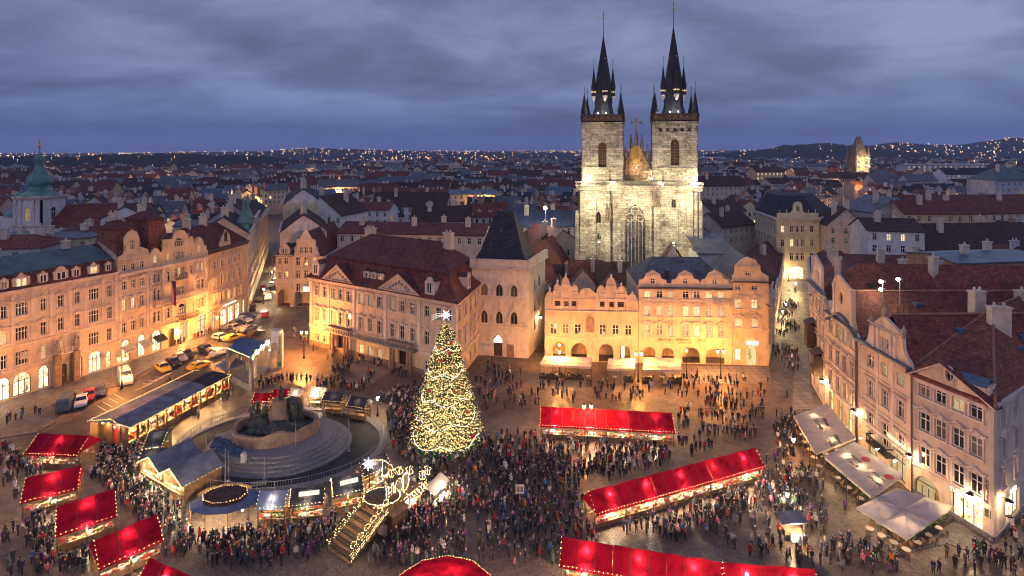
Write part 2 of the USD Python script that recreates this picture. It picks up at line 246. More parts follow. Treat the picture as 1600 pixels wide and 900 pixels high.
m['lit'] = glow('lit', (1, .7, .35), 1.25, WARM, 1.1); m['lit_soft'] = glow('lit_soft', (1, .6, .25), .55, WARM, .8); m['shop'] = glow('shop', (1, .85, .6), 2.3, SHOP, 1.8); m['sign_glow'] = glow('sign_glow', (1, .97, .9), 3.0)
m['bulb'] = glow('bulb', (1.0, .72, .32), 7.0); m['bulb_white'] = glow('bulb_white', (.95, .93, 1.0), 3.5); m['garland'] = glow('garland', (1.0, .93, .80), 1.6); m['bulb_warm'] = glow('bulb_warm', (1.0, .64, .24), 5.0); m['sodium'] = glow('sodium', (1.0, .58, .18), 22.0); m['lampwhite'] = glow('lampwhite', (1.0, .9, .7), 22.0)
m['dot_orange'] = glow('dot_orange', (1.0, .46, .14), 3.4); m['dot_white'] = glow('dot_white', (1.0, .80, .55), 3.0)
def canvas(n, c, tr=0.35, k=.82):
    return M(stage, LK + n, {'g': ('geometry', {}), 'n1': ('noise_texture', {'scale': 0.9, 'detail': 4.0}), 'r1': ('rgb_ramp', {'ramp': [(0.3, np.array(c) * k), (0.5, np.array(c)), (0.7, np.array(c) * 1.08)]}), 'd': ('diffuse_bsdf', {}), 't': ('translucent_bsdf', {}), 'x': ('mix_closure', {'fac': tr})},
        [('g.position', 'n1.vector'), ('n1.fac', 'r1.fac'), ('r1.color', 'd.color'), ('r1.color', 't.color'), ('d.BSDF', 'x.closure1'), ('t.BSDF', 'x.closure2')], surface='x.closure')
m['canvas_red'] = canvas('canvas_red', (.29, .006, .022), .10, .6); m['canvas_white'] = canvas('canvas_white', (.50, .43, .39), .22); m['canvas_blue'] = canvas('canvas_blue', (.18, .24, .38), .3); m['canvas_dark'] = canvas('canvas_dark', (.05, .055, .07), .15)
m['needles'] = canvas('needles', (.085, .105, .03), .3)
# ---------------------------------------------------------------- facade builder
FOOT = []                                    # plans of the hand-placed houses
def surround(fr, u, zb, w, h, kind, arch=False):
    b = MB(); a, e = .20, .09
    b.fbox(fr, u - w / 2 - a, u - w / 2, .003, e, zb, zb + h - (w / 2 if arch else 0)); b.fbox(fr, u + w / 2, u + w / 2 + a, .003, e, zb, zb + h - (w / 2 if arch else 0))
    if not arch: b.fbox(fr, u - w / 2 - a, u + w / 2 + a, .003, e + .012, zb + h, zb + h + a)
    else: b.ext(fr, [arc(u - w / 2 - a, u + w / 2 + a, zb + h - w / 2, zb + h + a), arc(u - w / 2, u + w / 2, zb + h - w / 2 - .01, zb + h)], .003, e)
    b.fbox(fr, u - w / 2 - .28, u + w / 2 + .28, .003, .24, zb - .2, zb)
    t = zb + h + a; x0, x1 = u - w / 2 - .42, u + w / 2 + .42
    if kind == 'flat': b.fbox(fr, x0, x1, .003, .34, t + .25, t + .45)
    elif kind == 'tri': b.ext(fr, [[(x0, t + .2), (x1, t + .2), (u, t + .95)], [(x0 + .4, t + .32), (x1 - .4, t + .32), (u, t + .78)]], .003, .32)
    elif kind == 'seg':
        o = [(x0 + (x1 - x0) * k / 8, t + .25 + .5 * math.sin(math.pi * k / 8)) for k in range(9)]
        b.ext(fr, [o + [(p[0], p[1] - .2) for p in o[::-1]]], .003, .36)
    elif kind == 'wave':
        o = [(x0 - .15 + (x1 - x0 + .3) * k / 12, t + .3 + .45 * math.exp(-((k - 6) / 2.6) ** 2) + (.14 if k in (0, 12) else 0)) for k in range(13)]
        b.ext(fr, [o + [(p[0], p[1] - .22) for p in o[::-1]]], .003, .40); b.fbox(fr, u - .3, u + .3, .004, .2, t - .1, t + .35)
    elif kind == 'drop':
        b.ext(fr, [[(u - w / 2 - .3, zb - .2), (u - w / 2 - .1, zb - .8), (u, zb - 1.0), (u + w / 2 + .1, zb - .8), (u + w / 2 + .3, zb - .2)]], .004, .16)
    return b
def window(T, fr, u, zb, w, h, lit=None, arch=None, sur=None, frame='frame_white', trim='pl_trim', depth=.2, bars=(1, 1), parent=None, name='window'):
    b = MB(); t = .10 if w > .8 else .07; d0, d1 = -depth - .06, -depth; u0, u1, z1 = u - w / 2, u + w / 2, zb + h
    if arch:
        o = (arc if arch == 'arc' else gothic)(u0, u1, zb, z1); i = (arc if arch == 'arc' else gothic)(u0 + t, u1 - t, zb + t, z1 - t); b.ext(fr, [o, i], d0, d1)
        po = np.array([(p[0], d0 + .02, p[1]) for p in o]); pane = (fr.w(po), np.array([(0, k, k + 1) for k in range(1, len(o) - 1)])); ztop = z1 - w * .45
    else:
        b.fbox(fr, u0, u0 + t, d0, d1, zb, z1); b.fbox(fr, u1 - t, u1, d0, d1, zb, z1); b.fbox(fr, u0 + t, u1 - t, d0, d1, zb, zb + t); b.fbox(fr, u0 + t, u1 - t, d0, d1, z1 - t, z1)
        pane = (fr.w([(u0, d0 + .02, zb), (u1, d0 + .02, zb), (u1, d0 + .02, z1), (u0, d0 + .02, z1)]), np.array([(0, 1, 2), (0, 2, 3)])); ztop = z1 - t
    nv, nh = bars
    for k in range(nv): c = u0 + w * (k + 1) / (nv + 1); b.fbox(fr, c - .05, c + .05, d0 + .005, d1 + .012, zb + t, ztop)
    for k in range(nh): c = zb + h * ((k + 1) / (nh + 1) if nh > 1 else .64); b.fbox(fr, u0 + t, u1 - t, d0 + .005, d1 + .008, c - .05, c + .05)
    p = T.part(name, b, m[frame], parent)
    T.part('pane', pane, m[lit or 'glass'], p)
    if sur: T.part('surround', surround(fr, u, zb, w, h, sur, arch == 'arc'), m[trim], p)
    return p
class Facade:
    """A wall with real openings. Openings are gathered first; build() cuts them and sets the windows in."""
    def __init__(s, T, P0, P1, h=None, outline=None, mat='pl_cream', th=.45, trim='pl_trim'):
        s.T = T; s.f = Fr(P0, P1); s.mat = mat; s.th = th; s.trim = trim; s.holes = []; s.jobs = []
        s.out = outline if outline is not None else rect(0, s.f.L, 0, h)
    def win(s, u, zb, w, h, lit=None, arch=None, sur=None, **k):
        s.holes.append((arc if arch == 'arc' else gothic)(u - w / 2, u + w / 2, zb, zb + h) if arch else rect(u - w / 2, u + w / 2, zb, zb + h))
        s.jobs.append((u, zb, w, h, lit, arch, sur, k))
    def grid(s, cols, rows, w, sur=(), lit=(), arch=None, ref=None, litmat='lit', **k):
        """cols: survey columns; rows: (top, bottom) read on the column ref; lit: set of (row, col) that are lit."""
        for j, (a, b) in enumerate(rows):
            z1, z0 = s.f.z(ref, a), s.f.z(ref, b)
            for i, c in enumerate(cols):
                s.win(s.f.u(c), z0, w, z1 - z0, litmat if (j, i) in lit else None, arch, sur[j] if sur else None, **k)
    def hole(s, poly): s.holes.append(poly)
    def build(s, name='wall', parent=None):
        b = MB(); b.ext(s.f, [s.out] + s.holes, -s.th, 0.0)
        s.wall = s.T.part(name, b, m[s.mat], parent)
        for (u, zb, w, h, lit, arch, sur, k) in s.jobs: window(s.T, s.f, u, zb, w, h, lit, arch, sur, trim=k.pop('trim', s.trim), **k)
        return s
    def band(s, z0, z1, d=.25, u0=None, u1=None, name='cornice', mat=None, lab=None):
        b = MB(); u0 = 0 if u0 is None else u0; u1 = s.f.L if u1 is None else u1
        b.fbox(s.f, u0, u1, .002, d, z0 + (z1 - z0) * .45, z1); b.fbox(s.f, u0, u1, .002, d * .5, z0, z0 + (z1 - z0) * .45)
        s.T.part(name, b, m[mat or s.trim])
    def pilasters(s, us, z0, z1, w=.55, d=.12):
        for u in us:
            b = MB(); b.fbox(s.f, u - w / 2, u + w / 2, .002, d, z0, z1); b.fbox(s.f, u - w / 2 - .1, u + w / 2 + .1, .002, d + .06, z1 - .6, z1); b.fbox(s.f, u - w / 2 - .08, u + w / 2 + .08, .002, d + .05, z0, z0 + .5)
            s.T.part('pilaster', b, m[s.trim])
    def shop(s, u, w, h, zb=.25, arch='arc', lit='shop', frame='frame_dark', bars=(1, 1)):
        s.win(u, zb, w, h, lit, arch, None, frame=frame, bars=bars, depth=.32, name='shop_window')
    def door(s, u, w, h, arch='arc', lit=None):
        s.holes.append(arc(u - w / 2, u + w / 2, .02, h) if arch else rect(u - w / 2, u + w / 2, .02, h))
        b = MB(); o = arc(u - w / 2, u + w / 2, .02, h) if arch else rect(u - w / 2, u + w / 2, .02, h); b.ext(s.f, [o], -.34, -.28)
        for k in (-1, 1):
            for j in range(2): c = u + k * w / 4; b.fbox(s.f, c - w / 6, c + w / 6, -.28, -.24, .3 + j * h * .35, .3 + j * h * .35 + h * .27)
        s.jobs_door = getattr(s, 'jobs_door', []); d = s.T.part('door', b, m[lit or 'wood_dark'])
        h_ = MB(); h_.fbox(s.f, u + .1, u + .16, -.24, -.16, h * .38, h * .46); s.T.part('handle', h_, m['gold'], d)
def text_on(T, fr, s, u, z, h, mat, d=.03, depth=.05, name='lettering', parent=None, bold=False, center=True):
    t = meshkit.text_mesh(s, h, depth, bold); v = np.array(t.vertices); w = v[:, 0].max()
    v = np.stack([v[:, 0] + u - (w / 2 if center else 0), v[:, 2] + d, v[:, 1] + z], 1)
    return T.part(name, (fr.w(v), np.array(t.faces)), m[mat], parent)
def chimney(T, x, y, z0, z1, w=1.0, l=1.6, rz=0.0, mat='pl_sand', parent=None, pots=True):
    c, s = math.cos(rz), math.sin(rz); fr = Fr((x - c * l / 2, y - s * l / 2), (x + c * l / 2, y + s * l / 2)); b = MB()
    b.fbox(fr, 0, l, -w / 2, w / 2, z0, z1); b.fbox(fr, -.12, l + .12, -w / 2 - .12, w / 2 + .12, z1, z1 + .2)
    if pots:
        for k in range(max(1, int(l / .8))): u = (k + .5) * l / max(1, int(l / .8)); q = fr.w([(u, 0, 0)])[0]; b.lathe((q[0], q[1], 0), [(.0, z1 + .2), (.2, z1 + .2), (.16, z1 + .75), (0, z1 + .75)], 6)
    return T.part('chimney', b, m[mat], parent)
def roof_gable(T, fr, u0, u1, d0, d1, ze, zr, mat, along='u', over=.35, th=.25, name='roof', ends=None, parent=None):
    """Ridge along u (or along d) over the plan u0..u1, d0 (back) .. d1 (front)."""
    b = MB()
    if along == 'u':
        dm = (d0 + d1) / 2; k = (zr - ze) / ((d1 - d0) / 2); a = fr.w([(u0 - over, d1 + over, ze - k * over), (u1 + over, d1 + over, ze - k * over), (u1 + over, dm, zr), (u0 - over, dm, zr)])
        c = fr.w([(u1 + over, d0 - over, ze - k * over), (u0 - over, d0 - over, ze - k * over), (u0 - over, dm, zr), (u1 + over, dm, zr)])
        g = [fr.w([(u0, d0, ze - .02), (u0, d1, ze - .02), (u0, dm, zr - .15)]), fr.w([(u1, d1, ze - .02), (u1, d0, ze - .02), (u1, dm, zr - .15)])]
    else:
        um = (u0 + u1) / 2; k = (zr - ze) / ((u1 - u0) / 2); a = fr.w([(u0 - over, d0 - over, ze - k * over), (u0 - over, d1 + over, ze - k * over), (um, d1 + over, zr), (um, d0 - over, zr)])
        c = fr.w([(u1 + over, d1 + over, ze - k * over), (u1 + over, d0 - over, ze - k * over), (um, d0 - over, zr), (um, d1 + over, zr)])
        g = [fr.w([(u0, d1, ze - .02), (u1, d1, ze - .02), (um, d1, zr - .15)]), fr.w([(u1, d0, ze - .02), (u0, d0, ze - .02), (um, d0, zr - .15)])]
    b.poly3(a, th); b.poly3(c, th); p = T.part(name, b, m[mat], parent)
    if ends:
        [T.part('gable', MB().poly3(q), m[ends]) for q in g]
    return p
def inset(P, d, z):                           # a plan polygon (counter-clockwise) moved inwards by d, at height z
    n = len(P); out = []
    for i in range(n):
        a, c, e = P[i - 1][:2], P[i][:2], P[(i + 1) % n][:2]; u, v = (c - a) / np.linalg.norm(c - a), (e - c) / np.linalg.norm(e - c); nu, nv = np.array([-u[1], u[0]]), np.array([-v[1], v[0]]); k = nu + nv; q = c + k * d / (k @ nu); out.append(Vc(q[0], q[1], z))
    return out
def roof_hip(T, fr, u0, u1, d0, d1, ze, zr, mat, r0, r1, rd, over=.4, name='roof', parent=None):
    """Hip: ridge from u=r0 to u=r1 at depth rd."""
    e = fr.w([(u0 - over, d1 + over, ze), (u1 + over, d1 + over, ze), (u1 + over, d0 - over, ze), (u0 - over, d0 - over, ze)]); r = fr.w([(r0, rd, zr), (r1, rd, zr)])
    b = MB(); b.poly3([e[0], e[1], r[1], r[0]], .2); b.poly3([e[1], e[2], r[1]], .2); b.poly3([e[2], e[3], r[0], r[1]], .2); b.poly3([e[3], e[0], r[0]], .2)
    return T.part(name, b, m[mat], parent)
def body(T, fr, u0, u1, d0, d1, z1, mat, z0=0.0, name='rear_wall', front=False, top=None):
    """The sides and the back of a house (its front is a Facade)."""
    FOOT.append([tuple(fr.w([(x, y, 0)])[0][:2]) for x, y in ((u0, d0), (u1, d0), (u1, .3), (u0, .3))])
    b = MB(); t = .4
    b.fbox(fr, u0, u0 + t, d0, d1, z0, z1); b.fbox(fr, u1 - t, u1, d0, d1, z0, z1); b.fbox(fr, u0 + t, u1 - t, d0, d0 + t, z0, z1)
    if front: b.fbox(fr, u0 + t, u1 - t, d1 - t, d1, z0, z1)
    p = T.part(name, b, m[mat])
    if top: c = MB(); c.fbox(fr, u0 + t, u1 - t, d0 + t, d1 - t, z1 - .6, z1 - .35); T.part('flat_roof', c, m[top])
    return p
def dormer(T, fr, u, dfront, z, w, h, depth, wall, roof, lit=None, style='gable', win=.5, name='dormer'):
    """A dormer with its own little roof, front face at depth dfront."""
    b = MB(); 
    if style == 'gable':
        top = [(u - w / 2, z), (u + w / 2, z), (u + w / 2, z + h), (u + w * .3, z + h), (u, z + h + w * .35), (u - w * .3, z + h), (u - w / 2, z + h)]
    elif style == 'round':
        top = [(u - w / 2, z), (u + w / 2, z), (u + w / 2, z + h)] + [(u + w * .36 * math.cos(a), z + h + w * .36 * math.sin(a)) for a in np.linspace(0, math.pi, 7)] + [(u - w / 2, z + h)]
    else: top = rect(u - w / 2, u + w / 2, z, z + h)
    b.ext(fr, [top], dfront - .25, dfront); b.fbox(fr, u - w / 2 + .05, u + w / 2 - .05, dfront - depth, dfront - .25, z, z + h)
    p = T.part(name, b, m[wall])
    n = max(1, int(round(w / 1.9)))
    for k in range(n):
        ww = w * win / n; c = u + (k - (n - 1) / 2) * ww * 1.35; a = MB(); a.fbox(fr, c - ww / 2, c + ww / 2, dfront + .004, dfront + .05, z + .3, z + h - .2); a.fbox(fr, c - .04, c + .04, dfront + .05, dfront + .08, z + .3, z + h - .2)
        T.part('window_frame', a, m['frame_white'], p); g = MB()
        for q in (-1, 1): g.fbox(fr, c + q * ww * .25 - ww * .17, c + q * ww * .25 + ww * .17, dfront + .05, dfront + .066, z + .4, z + h - .3)
        T.part('pane', g, m[lit or 'glass'], p)
    r = MB(); zt = z + h
    e = fr.w([(u - w / 2 - .1, dfront - .2, zt), (u, dfront - .2, zt + w * .33), (u, dfront - depth, zt + w * .33), (u - w / 2 - .1, dfront - depth, zt)]); r.poly3(e, .12)
    e = fr.w([(u, dfront - .2, zt + w * .33), (u + w / 2 + .1, dfront - .2, zt), (u + w / 2 + .1, dfront - depth, zt), (u, dfront - depth, zt + w * .33)]); r.poly3(e, .12)
    T.part('dormer_roof', r, m[roof], p); return p
def finial(b, fr, u, d, z, r=.28, h=1.3):
    q = fr.w([(u, d, 0)])[0]; b.lathe((q[0], q[1], z), [(.0, 0), (r * .9, 0), (r * .6, h * .25), (r, h * .45), (r * .8, h * .65), (r * .25, h * .78), (r * .2, h * .95), (0, h)], 7)
def balustrade(T, fr, u0, u1, d0, d1, z, mat='granite', hh=1.0, slab=.3, name='balcony', iron=False, parent=None):
    b = MB(); b.fbox(fr, u0, u1, d0, d1, z - slab, z); p = T.part(name, b, m[mat], parent)
    r = MB(); r.fbox(fr, u0, u1, d1 - .16, d1 - .02, z + hh - .12, z + hh)
    r.fbox(fr, u0 + .02, u0 + .14, d0, d1 - .16, z + hh - .12, z + hh); r.fbox(fr, u1 - .14, u1 - .02, d0, d1 - .16, z + hh - .12, z + hh)
    n = max(3, int((u1 - u0) / (.35 if iron else .5))); w = .025 if iron else .1
    for k in range(n + 1): u = u0 + .1 + (u1 - u0 - .2) * k / n; r.fbox(fr, u - w, u + w, d1 - .13, d1 - .05, z, z + hh - .12)
    T.part('railing', r, m['iron' if iron else mat], p); return p
# ---------------------------------------------------------------- left row of palaces
LA, LB, LC, LD = G(0, 630), G(184, 572), G(325, 522), G(386, 491)
def pxout(fr, pts, close=True):
    o = [fr.uz(*p) for p in pts]; return o
def base_of(P0, P1): return ((P0[0] + P1[0]) / 2, (P0[1] + P1[1]) / 2, 0)

# the long pink palace
P0 = LA - (LB - LA) / np.linalg.norm(LB - LA) * 14
T = Thing('pink_palace', 'long pink palace with green metal roof above a red attic strip', 'palace', base_of(LA, LB), group='palaces along the left street')
F = Facade(T, P0, LB, 19.1, mat='pl_pink'); f = F.f; L1f = f
rows = [(456, 474), (491, 510), (526, 546)]
F.grid([121, 171], rows, .8, ('wave', 'wave', None), ref=121); F.grid([68], rows, .85, ('wave', 'wave', None), {(2, 0)}, ref=121)
F.grid([4], rows, 1.2, ('wave', 'wave', None), {(1, 0)}, ref=121, bars=(2, 1))
F.grid([34, 147], rows, 1.75, ('wave', 'wave', None), ref=121, bars=(3, 1)); F.grid([95], rows, .9, ('seg', 'seg', None), {(2, 0)}, ref=121)
for u in (2.2, 5.0, 8.0, 11.2):
    for j, (a, b) in enumerate(rows): z1, z0 = f.z(121, a), f.z(121, b); F.win(u, z0, 1.0, z1 - z0, 'lit' if (j + int(u)) % 4 == 0 else None, None, ('wave', 'wave', None)[j])
for px, w, hh in ((5, 1.9, 3.9), (35, 2.6, 4.0), (69, 1.6, 4.1), (123, 1.25, 4.0), (149, 2.2, 4.1), (170, .8, 3.3)): F.shop(f.u(px), w, hh, bars=(2 if w > 2 else 1, 1))
for u in (3.5, 8.5): F.shop(u, 2.4, 3.9)
F.door(f.u(98), 1.5, 3.7); F.build()
F.band(18.6, 19.3, .55); F.band(f.z(121, 518), f.z(121, 515), .3, name='string_course'); F.band(f.z(121, 552), f.z(121, 549), .35, name='string_course')
F.pilasters([f.u(p) for p in (20, 51, 80, 109, 134, 161, 181)], f.z(121, 514), 18.5)
balustrade(T, f, f.u(88), f.u(110), 0, 1.2, f.z(98, 549) - .05, 'pl_trim'); balustrade(T, f, f.u(29), f.u(43), 0, .7, f.z(34, 559) + .2, 'pl_trim', .9)
for px in (86, 115):
    b = MB(); u = f.u(px); q = f.w([(u, .9, 0)])[0]; b.fbox(f, u - .5, u + .5, .1, 1.4, 0, f.z(98, 551)); T.part('porch_pier', b, m['sandstone'])
    b = MB(); z = f.z(98, 549); b.lathe((q[0], q[1], z), [(0, 0), (.55, 0), (.5, .8), (.38, 1.3), (.42, 1.8), (.2, 2.15), (0, 2.2)], 8); b.ball((q[0], q[1], z + 2.45), .26); b.tube([(q[0], q[1], z + 1.6), q + Vc(.5, -.4, z + 1.2), q + Vc(.7, -.2, z + .4)], .14)
    T.part('statue', b, m['statue'], smooth=50)
b = MB(); k0, k1 = f.w([(-.2, .45, 19.3)])[0], f.w([(f.L - .5, .45, 19.3)])[0]
b.poly3(f.w([(-.2, .45, 19.32), (f.L - .5, .45, 19.32), (f.L - .5, -1.3, 21.9), (-.2, -1.3, 21.9)]), .2); T.part('attic_roof', b, m['tile_red'])
b = MB(); b.poly3(f.w([(-.2, -1.25, 21.95), (f.L - .5, -1.25, 21.95), (f.L - .5, -8.2, 24.3), (-.2, -8.2, 24.3)]), .2); b.poly3(f.w([(f.L - .5, -16, 20), (-.2, -16, 20), (-.2, -8.2, 24.3), (f.L - .5, -8.2, 24.3)]), .2); T.part('roof', b, m['verdigris'])
b = MB(); b.ext(Fr(f.w([(f.L, -16, 0)])[0], f.w([(f.L, 0, 0)])[0]), [[(0, 0), (16, 0), (16, 20.3), (14.5, 22.6), (8, 25.0), (0, 20.6)]], -.35, 0); T.part('fire_wall', b, m['pl_rose'])
for px, w, st, lt in ((33, 2.5, 'gable', 'lit'), (67, 1.5, 'gable', None), (95, 2.3, 'round', None), (119, 1.4, 'gable', None), (146, 2.0, 'gable', 'lit'), (169, 1.1, 'gable', None), (6, 1.3, 'gable', None)):
    dormer(T, f, f.u(px), .1, 19.45, w, 1.9, 2.6, 'pl_rose', 'tile_red', lt, st, .62)
for u in (4, 16, 27): q = f.w([(u, -8.2, 0)])[0]; chimney(T, q[0], q[1], 23.2, 25.6, .8, 1.4, 1.0)

# the ornate ministry with gables
T = Thing('ornate_palace', 'ornate peach palace with curved gables, balconies and a hanging flag', 'palace', base_of(LB, LC), group='palaces along the left street')
fr0 = Fr(LB, LC)
out = pxout(fr0, [(186, 402), (193, 398), (196, 391), (194, 373), (200, 364), (207, 359), (214, 362), (218, 372), (218, 385), (228, 388), (232, 390), (234, 399), (238, 391), (243, 387), (248, 390), (253, 396), (255, 388), (255, 375), (270, 373), (273, 364), (280, 359), (288, 360), (293, 367), (294, 371), (301, 369), (302, 380), (307, 372), (312, 370), (317, 374), (319, 382), (324, 391)])
F = Facade(T, LB, LC, outline=[(0.0, 0), (fr0.L, 0)] + [(fr0.L, out[-1][1])] + out[::-1] + [(0.0, out[0][1])], mat='pl_peach'); f = F.f
F.grid([194, 208, 222], [(411, 422), (437, 450), (465, 482), (501, 516)], .85, ('flat', 'wave', 'wave', 'wave'), {(2, 0), (2, 1)}, ref=208)
F.grid([241, 247.5], [(429, 442), (454, 470), (487, 503)], .72, ('flat', 'seg', 'flat'), ref=244); F.grid([263], [(424, 440), (481, 497)], .8, ('seg', 'flat'), ref=263, arch='arc')
F.grid([275, 280, 285], [(418, 432), (448, 463)], .62, ref=280, lit={(0, 1)}); F.grid([284], [(474, 491)], 2.0, ('seg',), ref=284, arch='arc', bars=(3, 1))
F.grid([276, 281, 286], [(393, 405)], .6, ref=281); F.grid([263], [(395, 407)], .85, (None,), {(0, 0)}, ref=263); F.grid([243], [(398, 411)], .85, (None,), {(0, 0)}, ref=243, arch='arc')
F.grid([311], [(383, 394)], .75, (None,), {(0, 0)}, ref=311, arch='arc'); F.grid([299], [(390, 399), (415, 428)], .7, ref=299); F.grid([207], [(375, 390)], .8, ref=207)
F.grid([309.5, 316], [(411, 424), (437, 451), (466, 481)], .8, ('flat', 'seg', None), {(0, 0), (0, 1)}, ref=312)
F.grid([280], [(371, 385)], 2.2, ref=280, arch='arc', bars=(3, 1))
for px, w, hh, lt in ((197, 1.7, 4.6, 'shop'), (222, 1.6, 4.6, 'shop'), (245, 2.1, 4.6, 'shop'), (288, 2.2, 5.2, 'lit'), (315, 2.3, 5.6, 'lit')): F.shop(f.u(px), w, hh, lit=lt)
F.door(f.u(268), 1.4, 4.2); F.build(); zc = f.z(208, 425)
F.band(zc - .5, zc + .2, .6); F.band(f.z(208, 458) - .1, f.z(208, 458) + .25, .25, 0, f.u(233), 'string_course'); F.band(f.z(208, 525), f.z(208, 522), .35, name='string_course'); F.band(f.z(208, 404), f.z(208, 401), .35, 0, f.u(232), 'string_course')
F.pilasters([f.u(p) for p in (188, 231, 236, 255, 270, 292, 304, 322)], f.z(208, 519), zc - .6)
balustrade(T, f, f.u(238), f.u(322), 0, 1.1, f.z(280, 466), 'pl_trim'); balustrade(T, f, f.u(273), f.u(290), 0, .9, f.z(281, 434), 'granite'); balustrade(T, f, f.u(274), f.u(306), 0, 1.2, f.z(290, 496), 'sandstone')
for px, mt in ((197, 'canvas_white'), (224, 'canvas_white'), (246, 'canvas_dark')):
    b = MB(); u = f.u(px); b.poly3(f.w([(u - 1.2, 1.6, 2.9), (u + 1.2, 1.6, 2.9), (u + 1.2, .05, 3.7), (u - 1.2, .05, 3.7)]), .06); b.poly3(f.w([(u - 1.2, 1.6, 2.5), (u + 1.2, 1.6, 2.5), (u + 1.2, 1.6, 2.9), (u - 1.2, 1.6, 2.9)])); T.part('awning', b, m[mt])
for u0, u1, dd, zt, zh in ((.4, f.u(226), -9, 29.2, 3.4), (f.u(238), f.u(272), -11, 30.4, 3.6)):
    b = MB(); e = 21.5 if u0 < 2 else 22.3; lo = f.w([(u0, -1.2, e), (u1, -1.2, e), (u1, dd, e), (u0, dd, e)]); hi = f.w([(u0 + .9, -2.4, zt - 1.6), (u1 - .9, -2.4, zt - 1.6), (u1 - .9, dd + 1, zt - 1.6), (u0 + .9, dd + 1, zt - 1.6)]); b.hexa(lo, hi); p = T.part('mansard', b, m['tile_orange'])
    b = MB(); um, dm = (u0 + u1) / 2, (dd - 1.2) / 2; r = f.w([(u0 + 1.6, dm, zt), (u1 - 1.6, dm, zt)]); h = f.w([(u0 + .6, -2.1, zt - 1.65), (u1 - .6, -2.1, zt - 1.65), (u1 - .6, dd + .7, zt - 1.65), (u0 + .6, dd + .7, zt - 1.65)])
    b.poly3([h[0], h[1], r[1], r[0]], .15); b.poly3([h[1], h[2], r[1]], .15); b.poly3([h[2], h[3], r[0], r[1]], .15); b.poly3([h[3], h[0], r[0]], .15); T.part('upper_roof', b, m['tile_brown'], p)
    q = f.w([(um, dm - 1, 0)])[0]; chimney(T, q[0], q[1], zt - 1, zt + 1.3, .9, 1.6, .5)
body(T, f, 0, f.L, -15, -.46, 21.2, 'pl_rose'); roof_gable(T, f, 0, f.L, -15, -1, 21.2, 24.4, 'tile_brown', over=0)
for px in (196, 218, 255, 272, 295, 303): b = MB(); z = min((abs(f.u(px) - a) , zz) for a, zz in out)[1]; finial(b, f, f.u(px), -.2, z - .1, .34, 1.5); T.part('roof_statue', b, m['statue'], smooth=50)
b = MB(); q0 = f.w([(f.u(263), .1, f.z(263, 440))])[0]; q1 = f.w([(f.u(263) + .3, 2.4, f.z(263, 436))])[0]; b.tube([q0, q1], .05); p = T.part('flag_pole', b, m['iron'])
for k, c in enumerate(((.55, .55, .6), (.5, .04, .04), (.05, .08, .32))):
    if 'flag%d' % k not in m: m['flag%d' % k] = plain('flag%d' % k, c)
for k in range(2):
    b = MB(); a = f.w([(f.u(263) + .1, .9 + k * .7, 0)])[0]; c = f.w([(f.u(263) + .1, 1.6 + k * .7, 0)])[0]; zt = f.z(263, 438); b.poly3([Vc(a[0], a[1], zt - 5.2), Vc(c[0], c[1], zt - 5.6), Vc(c[0], c[1], zt), Vc(a[0], a[1], zt - .1)], .03); T.part('flag_stripe', b, m['flag%d' % k], p)
b = MB(); a = f.w([(f.u(263) + .1, .9, 0), (f.u(263) + .1, 2.3, 0)]); b.poly3([Vc(a[0][0], a[0][1] - .02, zt - .1), Vc(a[1][0], a[1][1] - .02, zt), Vc((a[0][0] + a[1][0]) / 2, (a[0][1] + a[1][1]) / 2 - .02, zt - 2.2)], .03); T.part('flag_stripe', b, m['flag2'], p)

# third palace, into the street
T = Thing('corner_palace', 'tall ochre palace with dark eaves, last before the side street', 'palace', base_of(LC, LD), group='palaces along the left street')
F = Facade(T, LC + Vc(0, .03, 0), LD, 19.7, mat='pl_ochre'); f = F.f
F.grid([335, 346.5, 357, 366, 375], [(403, 413), (426, 440), (453, 467)], 1.05, ('flat', 'tri', 'flat'), {(2, 2), (2, 3), (1, 0), (2, 0)}, ref=357)
for px, w in ((334, 1.6), (350, 2.6), (361, 2.4), (372, 2.2), (381, 1.5)): F.shop(f.u(px), w, 3.9, lit='shop' if px > 345 else 'lit', arch=None)
F.build(); F.band(19.0, 19.9, .7, name='cornice', mat='frame_dark'); F.band(4.6, 5.0, .3, name='string_course'); F.band(f.z(357, 447), f.z(357, 445), .25, name='string_course')
b = MB(); b.fbox(f, f.u(348), f.u(368), .05, .2, 4.75, 5.15); T.part('light_strip', b, m['sign_glow'])
out = [f.uz(*p) for p in ((343, 398), (344, 380), (349, 368), (354, 359), (359, 366), (361, 380), (363, 394))]; b = MB(); b.ext(f, [[(out[0][0], 19.8)] + out + [(out[-1][0], 19.8)], arc(f.u(350.5), f.u(356), 21.0, 24.0)], -.4, -.02); g = T.part('gable', b, m['pl_ochre'])
b = MB(); b.fbox(f, f.u(350), f.u(356.5), -.35, -.25, 21, 24); T.part('pane', b, m['glass'], g)
body(T, f, 0, f.L, -14, -.46, 19.6, 'pl_white'); roof_gable(T, f, 0, f.L, -14, .3, 19.8, 25.2, 'tile_brown', ends='pl_white', over=.1)
for u in (2, 8): q = f.w([(u, -7, 0)])[0]; chimney(T, q[0], q[1], 23, 27.0, 1.0, 1.8, .4)

